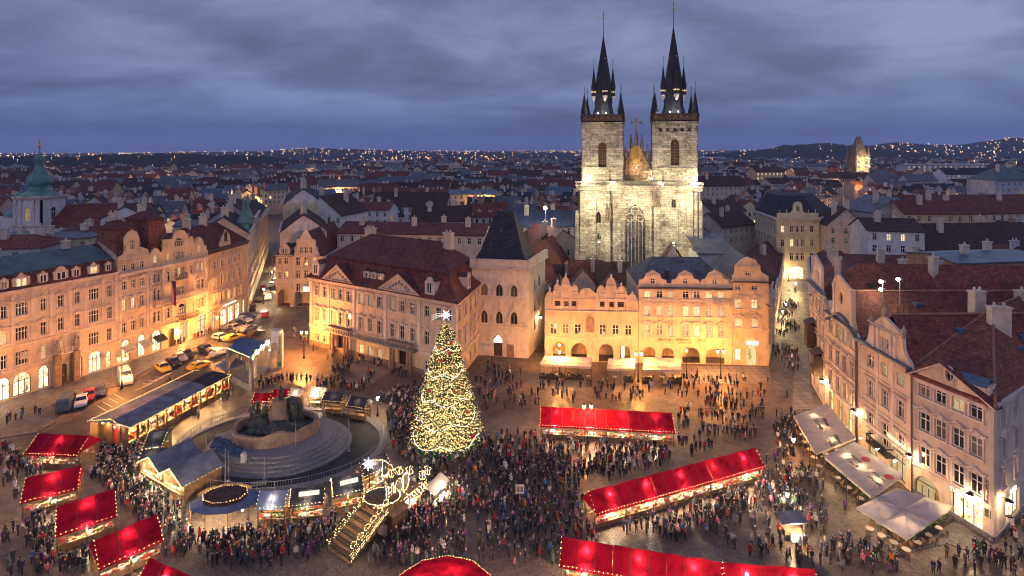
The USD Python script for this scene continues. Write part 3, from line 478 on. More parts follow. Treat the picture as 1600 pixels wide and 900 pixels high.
# buildings that go back along the left side of the side street
SD = Vc(-.36, .933, 0); Q = LD + Vc(.15, .4, 0)
for k, (ln, h, mt, rf, lab) in enumerate(((17, 22, 'pl_sand', 'slate', 'tall sand house with spired corner, first on the street left side'), (22, 24, 'pl_grey', 'tile_dark', 'grey house in the middle of the street left side'), (26, 20, 'pl_cream', 'tile_brown', 'cream house farther up the street left side'), (30, 19, 'pl_sand', 'slate', 'farthest sand house on the street left side'))):
    T = Thing('street_house', lab, 'house', Q + SD * ln / 2, group='houses up the narrow street'); F = Facade(T, Q, Q + SD * (ln - .3), h, mat=mt); f = F.f
    n = int(ln / 2.8)
    for i in range(n):
        u = (i + .5) * f.L / n
        for j in range(5): F.win(u, 5.2 + j * 3.3, 1.1, 2.0, 'lit_soft' if rnd.random() < .25 else None, None, 'flat' if j < 2 and k < 2 else None)
        F.shop(u, 1.7, 3.6, lit='shop' if rnd.random() < .75 else 'lit', arch=None)
    F.build(); F.band(h - .6, h + .1, .6); F.band(4.2, 4.6, .3, name='string_course'); body(T, f, 0, f.L, -12, -.46, h, mt); roof_gable(T, f, 0, f.L, -12, 0, h, h + 4.5, rf, ends=mt)
    for u in (3, f.L - 3): q = f.w([(u, -6, 0)])[0]; chimney(T, q[0], q[1], h + 2.5, h + 6.5, 1, 1.8, 1.2)
    if k == 0:
        for u in (3.5, f.L - 1.5):
            q = f.w([(u, -1.5, 0)])[0]; b = MB(); b.lathe((q[0], q[1], h), [(1.5, -.5), (1.5, 2.2), (1.8, 2.3), (1.1, 4.0), (.5, 5.5), (.12, 9), (0, 9.1)], 8); T.part('spire', b, m['copper'])
    Q = Q + SD * ln

# pink gabled pair behind the big palace
T = Thing('gabled_house', 'pink house pair with a curved gable and open arcade by the street', 'house', (-60, 153, 0)); MY = 153.0
F = Facade(T, (XD(431, MY), MY), (XD(458, MY), MY), ZD(399, MY), mat='pl_rose'); f = F.f
F.grid([437, 447], [(403, 413), (425, 435)], 1.1, ('flat', 'tri'), ref=437); F.hole(arc(f.u(434), f.u(453), .05, ZD(452, MY))); F.build(); F.band(ZD(400, MY), ZD(398, MY), .5); F.band(ZD(447, MY), ZD(445, MY), .3, name='string_course')
b = MB(); b.fbox(f, .5, f.L, -4.2, -4, 0, 6); T.part('arcade_back', b, m['pl_sand']); body(T, f, 0, f.L, -14, -.46, ZD(399, MY), 'pl_rose'); roof_hip(T, f, 0, f.L, -14, 0, ZD(399, MY), ZD(386, MY), 'tile_dark', 2, f.L - 1.5, -7)
dormer(T, f, f.u(444), -.3, ZD(398, MY), 3.0, 2.0, 3, 'pl_rose', 'tile_dark', None, 'round')
G0 = Fr((XD(458.2, MY), MY), (XD(506, MY), MY)); out = [G0.uz(*p) for p in ((506, 402), (499, 400), (497, 394), (493, 390), (493, 376), (487, 373), (478, 357), (468, 373), (463, 376), (463, 390), (460, 395), (458.2, 400))]
F = Facade(T, (XD(458.2, MY), MY), (XD(506, MY), MY), outline=[(0, 0), (G0.L, 0)] + out, mat='pl_pink'); f = F.f
F.grid([465.5, 478, 490], [(402, 415), (422, 435), (443, 456)], 1.15, ('flat', 'flat', None), {(0, 2)}, ref=478, bars=(1, 1)); F.grid([470.5, 478, 485], [(386, 396)], .9, ref=478)
for px in (466, 479): F.hole(arc(f.u(px) - 1.2, f.u(px) + 1.2, .05, 4.4))
F.build('front_wall'); F.band(ZD(402, MY), ZD(400, MY), .45); F.band(ZD(375.5, MY), ZD(374, MY), .3, f.u(463), f.u(493)); b = MB(); b.fbox(f, .5, f.L - .5, -4.2, -4, 0, 6); T.part('arcade_back', b, m['pl_sand'])
b = MB(); b.fbox(f, f.u(475), f.u(486), .1, .5, 4.5, 5.5); T.part('lit_sign', b, m['sign_glow']); body(T, f, 0, f.L, -18, -.46, ZD(402, MY), 'pl_white'); roof_gable(T, f, f.u(459), f.u(498), -24, -.5, ZD(402, MY), ZD(362, MY), 'tile_brown', along='d', over=0, ends='pl_white')
for px in (461, 495): b = MB(); finial(b, f, f.u(px), -.2, ZD(393, MY), .35, 1.6); T.part('finial', b, m['pl_trim'])

# cream block curving up the right side of the street
Q = Vc(-68.2, 160, 0); SD2 = Vc(-.36, .933, 0)
for k, (ln, h, mt, lab) in enumerate(((26, 20, 'pl_cream', 'lower cream block on the street right side behind the gabled pink house'), (40, 26, 'pl_yellow', 'long cream block with lit facade up the street right side'), (40, 23, 'pl_sand', 'farthest sand block on the street right side'))):
    T = Thing('street_house', lab, 'house', Q + SD2 * ln / 2, group='houses up the narrow street'); F = Facade(T, Q + SD2 * (ln - .3), Q, h, mat=mt); f = F.f; n = int(ln / 3.0)
    for i in range(n):
        for j in range(6 if k else 4): F.win((i + .5) * f.L / n, 5.2 + j * 3.2, 1.2, 2.0, 'lit_soft' if rnd.random() < .18 else None, None, 'flat' if j < 2 else None)
        F.shop((i + .5) * f.L / n, 2.0, 3.6, lit='lit', arch=None)
    F.build(); F.band(h - .6, h + .1, .6); F.band(4.2, 4.6, .3, name='string_course'); body(T, f, 0, f.L, -13, -.46, h, mt); roof_gable(T, f, 0, f.L, -13, 0, h, h + 5, 'slate' if k else 'tile_dark', ends='pl_white')
    for u in (4, f.L / 2, f.L - 4): q = f.w([(u, -6.5, 0)])[0]; chimney(T, q[0], q[1], h + 3, h + 6.8, 1, 1.8, 1.2)
    Q = Q + SD2 * ln

# ---------------------------------------------------------------- the rococo palace with two pediments
K0, K1, K2 = G(484, 538), G(713, 600), Vc(-7.7, 115.2, 0); EV = 15.3
T = Thing('rococo_palace', 'rococo palace with two pediments, long balcony and big brown roof', 'palace', base_of(K0, K1)); KT = T
F = Facade(T, K0, K1, EV, mat='pl_peach'); f = F.f; KF = f
rows = [(464, 480.5), (501.5, 522)]; z = lambda y: f.z(593, y)
allc = [495.4, 507.5, 520.8, 532.5, 544.9, 564, 578.5, 593, 613, 628, 644.5, 666.7, 685, 701]
F.grid(allc, rows, 1.25, ('flat', 'wave'), {(0, 2), (0, 5), (0, 6), (0, 8)}, ref=593, bars=(1, 1), litmat='lit_soft')
F.grid([564, 578.5, 593], [(546, 560)], 1.3, (None,), {(0, 0), (0, 1), (0, 2)}, ref=593); F.grid([495.4, 507.5], [(546, 558)], 1.2, (None,), ref=593); F.grid([666.7, 685, 702], [(546, 560)], 1.2, ref=593)
for px in (534, 630): F.hole(arc(f.u(px) - 1.35, f.u(px) + 1.35, .03, 4.7))
F.build(); F.band(EV - .7, EV + .15, .6); F.band(z(534) - .3, z(534) + .3, .3, name='string_course'); F.band(.0, 1.1, .14, name='plinth', mat='sandstone')
F.pilasters([f.u(p) for p in (486.5, 513, 553, 602, 655, 709)], z(533), EV - .8, .8, .16)
for px in (534, 630):
    u = f.u(px); b = MB(); b.ext(f, [arc(u - 1.3, u + 1.3, .03, 4.6)], -.9, -.8); T.part('gate', b, m['wood_dark'])
    for k in (-2.6, -1.9, 1.9, 2.6): b = MB(); q = f.w([(u + k, .9, 0)])[0]; b.lathe((q[0], q[1], 0), [(.42, 0), (.42, .8), (.3, .9), (.27, 4.9), (.4, 5.1), (.4, 5.5), (0, 5.5)], 8); T.part('column', b, m['sandstone'], smooth=40)
    b = MB(); b.fbox(f, u - 3.1, u + 3.1, .1, 1.5, 5.5, 5.85); T.part('entablature', b, m['sandstone'])
balustrade(T, f, f.u(513), f.u(655), .0, 1.6, z(533) + .25, 'granite', .95)
for a, c, bb in ((504.5, 529, 555), (592, 624.7, 660)):
    u0, u1, uc = f.u(a), f.u(bb), (f.u(a) + f.u(bb)) / 2; b = MB(); b.ext(f, [[(u0, EV + .15), (u1, EV + .15), (uc, EV + 3.7)]], -.5, .25); p = T.part('pediment', b, m['pl_trim'])
    b = MB(); b.ext(f, [[(u0 - .1, EV + .16), (u1 + .1, EV + .16), (uc, EV + 3.95)], [(u0 + 1.0, EV + .5), (u1 - 1.0, EV + .5), (uc, EV + 3.2)]], .26, .6); T.part('pediment_frame', b, m['pl_peach'], p)
    b = MB()
    for k in range(7): b.ball(f.w([(uc + (k - 3) * .8, .3, EV + .9 + (1.3 - abs(k - 3) * .42))])[0], .34, 1, (1, .6, 1))
    T.part('relief', b, m['statue'], p)
    b = MB(); r = f.w([(u0 - .2, .62, EV + .18), (uc, .62, EV + 4.05), (uc, -5.5, EV + 4.05), (u0 - .2, -.5, EV + .18)]); b.poly3(r, .12); r = f.w([(uc, .62, EV + 4.05), (u1 + .2, .62, EV + .18), (u1 + .2, -.5, EV + .18), (uc, -5.5, EV + 4.05)]); b.poly3(r, .12); T.part('pediment_roof', b, m['tile_brown'], p)
K2 = K1 + (K2 - K1) / np.linalg.norm(K2 - K1) * 18; FS = Facade(T, K1, K2, EV, mat='pl_peach'); g = FS.f
for i in range(5):
    u = (i + .5) * g.L / 5
    for (a, c), su in zip(rows, ('flat', 'wave')): FS.win(u, z(c), 1.2, z(a) - z(c), None, None, su)
    FS.win(u, z(560), 1.2, z(546) - z(560))
FS.build('side_wall'); FS.band(EV - .7, EV + .15, .6); FS.band(z(534) - .3, z(534) + .3, .3, name='string_course')
DK = 21.0; body(T, f, 0, f.L - 7.5, -DK, -.46, EV, 'pl_sand'); KP = [K0, K1, K1 + (K2 - K1) / np.linalg.norm(K2 - K1) * 20, f.w([(0, -DK, 0)])[0]]
b = MB(); o = .75; e, kk, s2 = inset(KP, -o, EV + .16), inset(KP, 1.1, EV + 1.6), inset(KP, 2.8, EV + 4.6)
for A, B in ((e, kk), (kk, s2)):
    for i in range(4): j = (i + 1) % 4; b.poly3([A[i], A[j], B[j], B[i]], .12)
T.part('lower_roof', b, m['tile_red']); b = MB(); o = .35; s3 = inset(KP, 2.8 - o, EV + 4.62); r = f.w([(8.5, -10.4, 24.4), (f.L - 12, -10.4, 24.4)])
b.poly3([s3[0], s3[1], r[1], r[0]], .2); b.poly3([s3[1], s3[2], r[1]], .2); b.poly3([s3[2], s3[3], r[0], r[1]], .2); b.poly3([s3[3], s3[0], r[0]], .2); T.part('upper_roof', b, m['tile_brown'])
for px in (500, 672, ): dormer(T, f, f.u(px) if px > 600 else 2.2, .2, EV + .7, 2.3, 2.6, 2.6, 'pl_trim', 'tile_brown', None, 'round', .5, name='stone_dormer')
dormer(T, g, g.L * .45, .1, EV + .7, 2.0, 2.6, 2.6, 'pl_trim', 'tile_brown', None, 'round', .5, name='stone_dormer')
for px in (566, 577, 589): dormer(T, f, f.u(px), -1.1, EV + 1.4, 1.7, 1.5, 2.0, 'pl_yellow', 'tile_brown', None, 'flat', .5, name='box_dormer')
for u, d, zz in ((9, -7.5, 21.9), (17, -7.2, 21.6), (26, -7.2, 21.6)):
    b = MB(); b.fbox(f, u - .35, u + .35, d - 1.4, d + .25, zz - .6, zz + .55); T.part('roof_hatch', b, m['slate'])
q = f.w([(f.L - 9.3, -9.8, 0)])[0]; chimney(T, q[0], q[1], 23, 26.4, 1.3, 2.0, -.5); q = f.w([(6.3, -12.5, 0)])[0]; chimney(T, q[0], q[1], 22, 25.2, 1.2, 2.6, -.5)

# ---------------------------------------------------------------- the medieval tower house
B0, B1, B2 = G(737, 554), G(825, 560), Vc(7.8, 127.8, 0); ZT = 19.0
T = Thing('stone_tower_house', 'medieval stone tower house with gothic windows and steep slate roof', 'house', base_of(B0, B1))
F = Facade(T, B0, B1, ZT, mat='bell_stone'); f = F.f; z = lambda y: f.z(780, y)
F.grid([756.7, 780, 803], [(444, 463), (486, 506)], 1.5, ref=780, arch='goth', frame='statue', bars=(1, 0)); F.door(f.u(778), 1.9, 4.5, lit=None)
for px in (745.5, 767.5, 791.5, 815):
    for a, c in ((446, 461), (489, 503)): F.hole(gothic(f.u(px) - .45, f.u(px) + .45, z(c), z(a)))
F.build(); 
for px in (745.5, 767.5, 791.5, 815):
    for a, c in ((446, 461), (489, 503)): b = MB(); b.fbox(f, f.u(px) - .5, f.u(px) + .5, -.43, -.34, z(c) - .1, z(a) + .1); T.part('blind_niche', b, m['bell_stone'])
for px in (756.7, 780, 803):
    for a in (444, 486): b = MB(); u, zz = f.u(px), z(a); b.ext(f, [[(u - 1.0, zz - .9), (u, zz + 1.5), (u + 1.0, zz - .9), (u + .8, zz - .9), (u, zz + 1.0), (u - .8, zz - .9)]], .003, .18); finial(b, f, u, .1, zz + 1.3, .14, .9); T.part('gablet', b, m['bell_stone'])
F.band(z(467) - .15, z(467) + .15, .25, name='string_course', mat='bell_stone'); F.band(z(509) - .15, z(509) + .15, .25, name='string_course', mat='bell_stone')
b = MB(); u = f.u(778); b.ext(f, [gothic(u - .95, u + .95, 2.9, 4.5)], -.27, -.2); T.part('lit_tympanum', b, m['sign_glow'])
b = MB(); b.fbox(f, f.u(749), f.u(766), .02, .08, z(548), z(535)); T.part('white_banner', b, m['pl_white']); b = MB(); b.fbox(f, f.u(792), f.u(803), .02, .08, z(557), z(537)); T.part('brown_banner', b, m['sandstone'])
text_on(T, f, 'VÝSTAVA', f.u(757.5), z(541), .38, 'frame_dark', .085, .02)
FS = Facade(T, B1, B2, ZT, mat='bell_stone'); g = FS.f
for u in (5.0, 8.6):
    for zz in (4.5, 8.6, 13.2): FS.win(u, zz, 1.2, 2.6, None, 'goth', None, frame='statue', bars=(0, 0))
FS.build('side_wall'); body(T, f, 0, f.L - .5, -13, -.46, ZT, 'bell_stone')
b = MB(); 
for A, L_ in ((f, f.L), (g, g.L)): b.fbox(A, -.35, L_ + .35, -.2, .5, ZT + .15, ZT + 1.75)
T.part('parapet', b, m['pl_sand']); b = MB()
for A, L_ in ((f, f.L), (g, g.L)): b.fbox(A, -.4, L_ + .4, 0.002, .62, ZT - .15, ZT + .15)
T.part('cornice', b, m['pl_trim'])
b = MB(); e = f.w([(.2, -.3, ZT + .9), (f.L - .2, -.3, ZT + .9), (f.L - .2, -12.7, ZT + .9), (.2, -12.7, ZT + .9)]); kk = f.w([(1.5, -1.8, ZT + 3.2), (f.L - 1.5, -1.8, ZT + 3.2), (f.L - 1.5, -11.2, ZT + 3.2), (1.5, -11.2, ZT + 3.2)]); r = f.w([(4.2, -5.6, 30.4), (f.L - 4.2, -5.6, 30.4), (f.L - 4.2, -7.2, 30.4), (4.2, -7.2, 30.4)])
for A, B in ((e, kk), (kk, r)):
    for i in range(4): j = (i + 1) % 4; b.poly3([A[i], A[j], B[j], B[i]], .12)
b.poly3(r, .1); T.part('steep_roof', b, m['slate'])
for u, d, zz in ((5.6, -3.8, 26.2), (3.9, -2.6, 23.2), (8.1, -2.6, 23.2)):
    b = MB(); b.fbox(f, u - .4, u + .4, d - 1.2, d + .5, zz - .1, zz + .55); T.part('roof_hatch', b, m['slate_blue'])
# its long wing towards the church
W0, W1 = Vc(8.3, 128.3, 0), Vc(16.5, 148, 0)
T = Thing('red_roof_wing', 'long low wing with red tiled roof between tower house and church', 'house', base_of(W0, W1)); F = Facade(T, W0, W1, 13.2, mat='pl_sand'); f = F.f
for i in range(6): F.win(1.8 + i * 3.3, 7.0, 1.0, 2.3); F.win(1.8 + i * 3.3, 2.5, 1.0, 2.3)
F.build(); body(T, f, 0, f.L, -11.5, -.46, 13.2, 'pl_sand'); roof_gable(T, f, 0, f.L, -11.5, 0, 13.2, 20.5, 'tile_brown', ends='pl_sand')

# ---------------------------------------------------------------- arcaded houses in front of the church
S0, S1 = G(851, 563.5), G(997.5, 567)
T = Thing('arcaded_gable_house', 'peach arcaded house with rows of rounded Venetian gables', 'house', base_of(S0, S1)); fr0 = Fr(S0, S1)
def lobe(a, c, top, sh): return [(c, sh)] + [((a + c) / 2 + (c - a) / 2 * math.cos(t), sh - (sh - top) * math.sin(t)) for t in np.linspace(.25, math.pi - .25, 6)] + [(a, sh)]
o = []
for a, c, top, sh in ((980, 995.5, 459, 470), (963, 980, 447, 459), (947, 963, 433.5, 447), (932, 947, 446, 459)): o += lobe(a, c, top, sh)
o += [(928, 456), (922, 451), (915, 450.5), (908, 453), (905, 459)]
for a, c, top, sh in ((891, 904, 445, 457), (877, 890.5, 433, 446), (865, 876.5, 443, 455), (852.5, 864.5, 455, 466)): o += lobe(a, c, top, sh)
F = Facade(T, S0, S1, outline=[(0, 0), (fr0.L, 0), (fr0.L, fr0.z(997, 485))] + [fr0.uz(*p) for p in o] + [(0, fr0.z(851, 483))], mat='pl_peach'); f = F.f; z = lambda y: f.z(922, y)
F.grid([865, 884, 903, 942, 962, 981.7], [(507, 523)], 1.35, (None,), ref=922); F.grid([884.7, 896.7, 941, 955.5], [(471, 479)], .95, (None,), ref=922, frame='wood_dark'); F.grid([872, 970], [(471, 479)], 1.3, (None,), ref=922, frame='wood_dark', bars=(2, 1))
for px, w, yt in ((873.7, 2.6, 535), (905, 3.2, 536), (947, 3.0, 537), (976.7, 2.2, 539)): F.hole(arc(f.u(px) - w / 2, f.u(px) + w / 2, .03, z(yt)))
F.build(); F.band(z(486.5) - .1, z(486.5) + .2, .35, name='cornice', mat='pl_trim'); F.band(z(528) - .1, z(528) + .1, .1, name='string_course')
for px, y0, y1 in ((852.5, 483, 467), (864.8, 483, 456), (876.8, 483, 447), (890.8, 483, 447), (904.5, 483, 459), (932, 484, 459), (947, 484, 448), (963, 484, 448), (980, 484, 460), (995.5, 484, 470)):
    b = MB(); u = f.u(px); b.fbox(f, u - .16, u + .16, .003, .14, z(484.5), z(y1 - .5)); T.part('pilaster', b, m['pl_trim'])
for a, c, y in ((852, 865, 466.5), (865, 877, 455), (877, 891, 446), (891, 904.5, 457), (932, 947, 458.5), (947, 963, 447), (963, 980, 459), (980, 996, 470), (852, 996, 467)):
    b = MB(); b.fbox(f, f.u(a), f.u(c), .004, .18, z(y) - .1, z(y) + .1); T.part('gable_ledge', b, m['pl_trim'])
for px, y in ((859, 455), (871, 443), (884, 433), (955, 433.5), (971, 447), (988, 459)): b = MB(); finial(b, f, f.u(px), -.2, z(y) - .1, .25, 1.0); T.part('finial', b, m['pl_white'], smooth=50)
b = MB(); u = f.u(922); b.ext(f, [arc(u - 1.15, u + 1.15, z(520), z(491)), arc(u - .9, u + .9, z(519), z(493))], .003, .2); b.fbox(f, u - .12, u + .12, .003, .16, z(528), z(520)); p = T.part('niche_frame', b, m['pl_sand']); b = MB(); b.ext(f, [arc(u - .9, u + .9, z(519), z(493))], .004, .05); T.part('niche_painting', b, m['sandstone'], p)
b = MB(); b.fbox(f, .3, f.L - .3, -4.3, -4.1, 0, 4.6); b.fbox(f, .3, f.L - .3, -4.1, -.46, 4.5, 4.7); T.part('arcade_inside', b, m['pl_ochre']); p = T.part('arcade_lamp', MB().ball(f.w([(f.u(874), -1.2, 2.9)])[0], .25), m['sodium'])
b = MB(); b.fbox(f, f.u(972), f.u(976), -.9, -.7, .8, 3.3); T.part('lit_poster', b, m['sign_glow'])
body(T, f, 0, f.L, -14, -.46, z(486), 'pl_white'); b = MB(); uu = [f.u(p) for p in (852, 884, 922, 955, 996)]
for a, c in ((852, 902), (934, 996)): roof_gable(T, f, f.u(a), f.u(c), -14, -.5, z(484), z(452) if a < 900 else z(450), 'tile_brown', along='d', over=0, ends='pl_peach')
b = MB(); b.box(XD(897, 121), XD(906, 121), 121, 122.2, 9, ZD(421, 121)); 
GH = Fr((XD(893, 124), 124), (XD(930, 124), 124)); c_ = MB(); c_.ext(GH, [[(0, 12), (GH.L, 12), (GH.L, ZD(446, 124)), (GH.L / 2, ZD(425, 124)), (0, ZD(446, 124))]], -.4, 0); T.part('rear_gable', c_, m['pl_peach']); roof_gable(T, GH, 0, GH.L, -7, -.4, ZD(446, 124), ZD(425.5, 124), 'tile_brown', along='d', over=.2)

S2 = G(1144, 570)
T = Thing('gallery_house', 'peach arcaded house with three small gables and gallery lettering', 'house', base_of(S1, S2)); F = Facade(T, S1 + Vc(.08, 0, 0), S2, 1, mat='pl_peach'); f = F.f; z = lambda y: f.z(1070, y)
o = []
for c in (1117, 1071, 1020): o += [(c + 22, 443), (c + 21, 438), (c + 14, 436), (c + 11, 430), (c + 11, 428), (c, 422.5), (c - 11, 428), (c - 11, 430), (c - 14, 436), (c - 21, 438), (c - 22, 443)]
o = [p for p in o if 998.5 < p[0] < 1143.5]; F.out = [(0, 0), (f.L, 0), (f.L, z(443))] + [f.uz(*p) for p in o] + [(0, z(443))]
cols = [1011.7, 1030.7, 1048, 1071.7, 1089, 1108, 1127]
F.grid(cols, [(455.5, 466), (478.5, 494.5), (508.5, 526)], 1.3, ('drop', 'seg', 'seg'), {(0, 0), (0, 2), (0, 5), (0, 6)} | {(1, k) for k in range(7)} | {(2, k) for k in range(7)}, ref=1070)
F.grid([1020, 1071, 1117], [(436, 444)], 1.0, (None,), ref=1070)
for px, w, yt in ((1015, 2.4, 543), (1043.7, 2.4, 544), (1080, 3.6, 542.5), (1117.5, 3.8, 543)): F.hole(arc(f.u(px) - w / 2, f.u(px) + w / 2, .03, z(yt)))
F.build(); F.band(z(452), z(449), .5, name='cornice', mat='frame_dark'); F.band(z(469), z(468), .2, name='string_course'); F.band(z(528) - .06, z(528) + .06, .1, name='string_course', mat='pl_sand')
for c in (1020, 1071, 1117): F.band(z(430.5), z(429.5), .2, f.u(c - 11.5), f.u(c + 11.5), 'gable_ledge')
for s, px in (('MUCHA', 1038.5), ('WARHOL', 1068.5), ('DALÍ', 1096.5)): text_on(T, f, s, f.u(px), z(533), .52, 'frame_dark', .02, .05, bold=True)
text_on(T, f, 'EXHIBITION', f.u(1070), z(536.8), .33, 'wood_dark', .02, .04)
b = MB(); b.fbox(f, .3, f.L - .3, -4.3, -4.1, 0, 4.6); b.fbox(f, .3, f.L - .3, -4.1, -.46, 4.5, 4.7); T.part('arcade_inside', b, m['pl_ochre']); b = MB(); b.fbox(f, f.u(1108), f.u(1124), -3.9, -3.8, 2.2, 3.3); T.part('lit_doorway', b, m['sign_glow'])
body(T, f, 0, f.L, -16, -.46, z(450), 'pl_sand'); roof_hip(T, f, 0, f.L, -16, -.5, z(448), z(413), 'slate_blue', 4.2, f.L - 4.2, -8, over=0)
q = f.w([(2.2, -2.5, 0)])[0]
for u in (6.3, 15.3): b = MB(); b.fbox(f, u - .3, u + .3, -3.4, -1.6, 17.3, 18.9); T.part('roof_hatch', b, m['slate'])
S3, S4 = G(1201, 572), Vc(95.5, 191, 0)
T = Thing('corner_gable_house', 'narrow peach corner house with one gable and lit doorway', 'house', base_of(S2, S3)); F = Facade(T, S2 + Vc(.08, 0, 0), S3, 1, mat='pl_ochre'); f = F.f; z = lambda y: f.z(1170, y)
o = [(1199, 431), (1195, 428), (1189, 424), (1188, 415), (1178, 406), (1168, 401), (1158, 406), (1148, 416), (1148, 425), (1146.5, 430)]; F.out = [(0, 0), (f.L, 0), (f.L, z(431))] + [f.uz(*p) for p in o] + [(0, z(431))]
F.grid([1153, 1179], [(446, 453.5), (468, 482.5), (498, 511.5)], 1.2, (None, 'seg', 'seg'), {(1, 0), (1, 1), (2, 0), (2, 1)}, ref=1170); F.grid([1168.5], [(424, 431)], 1.0, (None,), ref=1170); F.door(f.u(1174), 2.0, 4.0, lit='lit'); F.win(f.u(1153), 1.0, 1.2, 2.2, 'shop', None, None, name='poster_window')
F.build(); F.band(z(441.5), z(439.5), .45, name='cornice', mat='frame_dark'); F.band(z(515), z(514), .15, name='string_course'); F.band(z(416), z(415), .25, f.u(1147.5), f.u(1188.5), 'gable_ledge'); b = MB(); b.fbox(f, f.u(1166), f.u(1184), .06, .3, 4.3, 5.0); T.part('lit_sign', b, m['sign_glow'])
body(T, f, 0, f.L, -14, -.46, z(440), 'pl_ochre'); roof_gable(T, f, 0, f.L, -14, -.5, z(440), z(402) - .3, 'slate_blue', along='d', over=0, ends='pl_ochre')
# left side of the lane beyond it
SD = (S4 - S3) / np.linalg.norm(S4 - S3); Q = S3 + SD * .1; ln0 = np.linalg.norm(S4 - S3)
for k, (ln, h, mt, rf, lab) in enumerate(((14, 12.5, 'pl_peach', 'slate_blue', 'side of the lane nearest the square, peach with blue roof'), (22, 10.5, 'pl_cream', 'tile_dark', 'cream lane house with dark roof and stepped gable'), (ln0 - 37, 8.5, 'pl_yellow', 'tile_brown', 'yellow lane house nearest the crossing'))):
    T = Thing('lane_house', lab, 'house', Q + SD * ln / 2, group='houses along the crowded lane'); F = Facade(T, Q + SD * .02, Q + SD * (ln - .2), h, mat=mt); f = F.f; n = int(ln / 2.6)
    for i in range(n):
        u = (i + .5) * f.L / n
        for j in range(3 if h > 12 else 1): F.win(u, 5.0 + j * 3.4 - (h < 9) * .3, 1.1, 2.0, 'lit' if rnd.random() < .15 else None, None, 'flat')
        F.shop(u, 1.6, 3.4, lit='shop', arch=None)
    F.build(); F.band(h - .6, h + .1, .5); F.band(4.1, 4.5, .3, name='string_course'); body(T, f, .01, f.L, -11, -.46, h, mt); roof_gable(T, f, 0, f.L, -11, 0, h, h + 3.6, rf, ends='pl_grey')
    q = f.w([(f.L * .5, -5, 0)])[0]; chimney(T, q[0], q[1], h + 3, h + 6, 1, 1.8, .5)
    if k == 1:
        b = MB(); SG = Fr(f.w([(.5, -11.5, 0)])[0], f.w([(.5, .2, 0)])[0]); o = [(0, 0), (SG.L, 0)]
        for j in range(6): x = SG.L - j * .95; o += [(x, h + .4 + j * 1.0), (x - .95, h + .4 + j * 1.0)]
        for j in range(5, -1, -1): x = j * .95; o += [(x + .95, h + .4 + j * 1.0), (x, h + .4 + j * 1.0)]
        b.ext(SG, [o], -.4, 0); T.part('stepped_gable', b, m['pl_grey'])
    Q = Q + SD * ln

# ---------------------------------------------------------------- yellow block closing the lane
Y0, Y1, Y2, Y3 = Vc(92.5, 207, 0), Vc(89.9, 185, 0), Vc(104.5, 185, 0), Vc(120.5, 203.6, 0); H0 = 21.0
T = Thing('yellow_corner_block', 'pale yellow corner block with dark mansard closing the lane', 'block', base_of(Y1, Y2)); F = Facade(T, Y1, Y2, H0, mat='pl_yellow'); f = F.f
F.grid([1223, 1237, 1245.6, 1254, 1268.5], [(353, 363), (374, 385), (395.5, 406.5)], 1.25, ('flat', 'seg', 'flat'), {(1, 1), (0, 0)}, ref=1245)
for px, w in ((1224, 2.1), (1245, 4.6), (1268, 2.4)): F.shop(f.u(px), w, 3.7, arch=None, bars=(2, 0))
F.build(); F.band(H0 - .8, H0 + .2, .8); F.band(4.4, 4.9, .35, name='string_course'); F.band(f.z(1245, 390), f.z(1245, 389), .3, name='string_course'); F.band(f.z(1245, 367.5), f.z(1245, 366.5), .3, name='string_course'); b = MB(); b.fbox(f, f.u(1240), f.u(1250), .05, .25, 3.95, 4.35); T.part('shop_sign', b, m['sign_glow'])
for A, B, nm in ((Y0, Y1, 'left_wing'), (Y2, Y3, 'right_wing')):
    W = Facade(T, A, B, H0, mat='pl_yellow'); n = 7
    for i in range(n):
        for (a, c) in ((353, 363), (374, 385), (395.5, 406.5)): W.win((i + .5) * W.f.L / n, f.z(1245, c), 1.15, f.z(1245, a) - f.z(1245, c), None, None, 'flat')
    W.build(nm); W.band(H0 - .8, H0 + .2, .8)
b = MB(); c = f.L / 2; b.ext(f, [[(.3, H0 + .2), (f.L - .3, H0 + .2), (f.L - .3, H0 + 1.7), (c + 2.6, H0 + 1.7), (c + 1.6, H0 + 2.6), (c + 1.5, H0 + 4.4)] + [(c + 1.5 * math.cos(t), H0 + 4.4 + 1.2 * math.sin(t)) for t in np.linspace(.3, math.pi - .3, 5)] + [(c - 1.5, H0 + 4.4), (c - 1.6, H0 + 2.6), (c - 2.6, H0 + 1.7), (.3, H0 + 1.7)]], -.4, 0); g = T.part('attic', b, m['pl_yellow'])
b = MB(); b.fbox(f, c - .45, c + .45, .003, .05, H0 + 2.4, H0 + 4); T.part('pane', b, m['glass'], g)
for u in (1.2, 3.6, f.L - 3.6, f.L - 1.2): b = MB(); finial(b, f, u, -.2, H0 + 1.6, .22, 1.5); T.part('finial', b, m['pl_yellow'], g)
b = MB(); A = [Y1, Y2, Y3, Y3 + Vc(-15, 16, 0), Y0 + Vc(6, 14, 0), Y0]; cen = sum(A) / 6; lo = [p + Vc(0, 0, H0 + .2) for p in A]; hi = [cen + (p - cen) * .55 + Vc(0, 0, H0 + 7) for p in A]
for i in range(6): j = (i + 1) % 6; b.poly3([lo[i], lo[j], hi[j], hi[i]], .15)
b.poly3(hi, .15); T.part('mansard_roof', b, m['slate'])
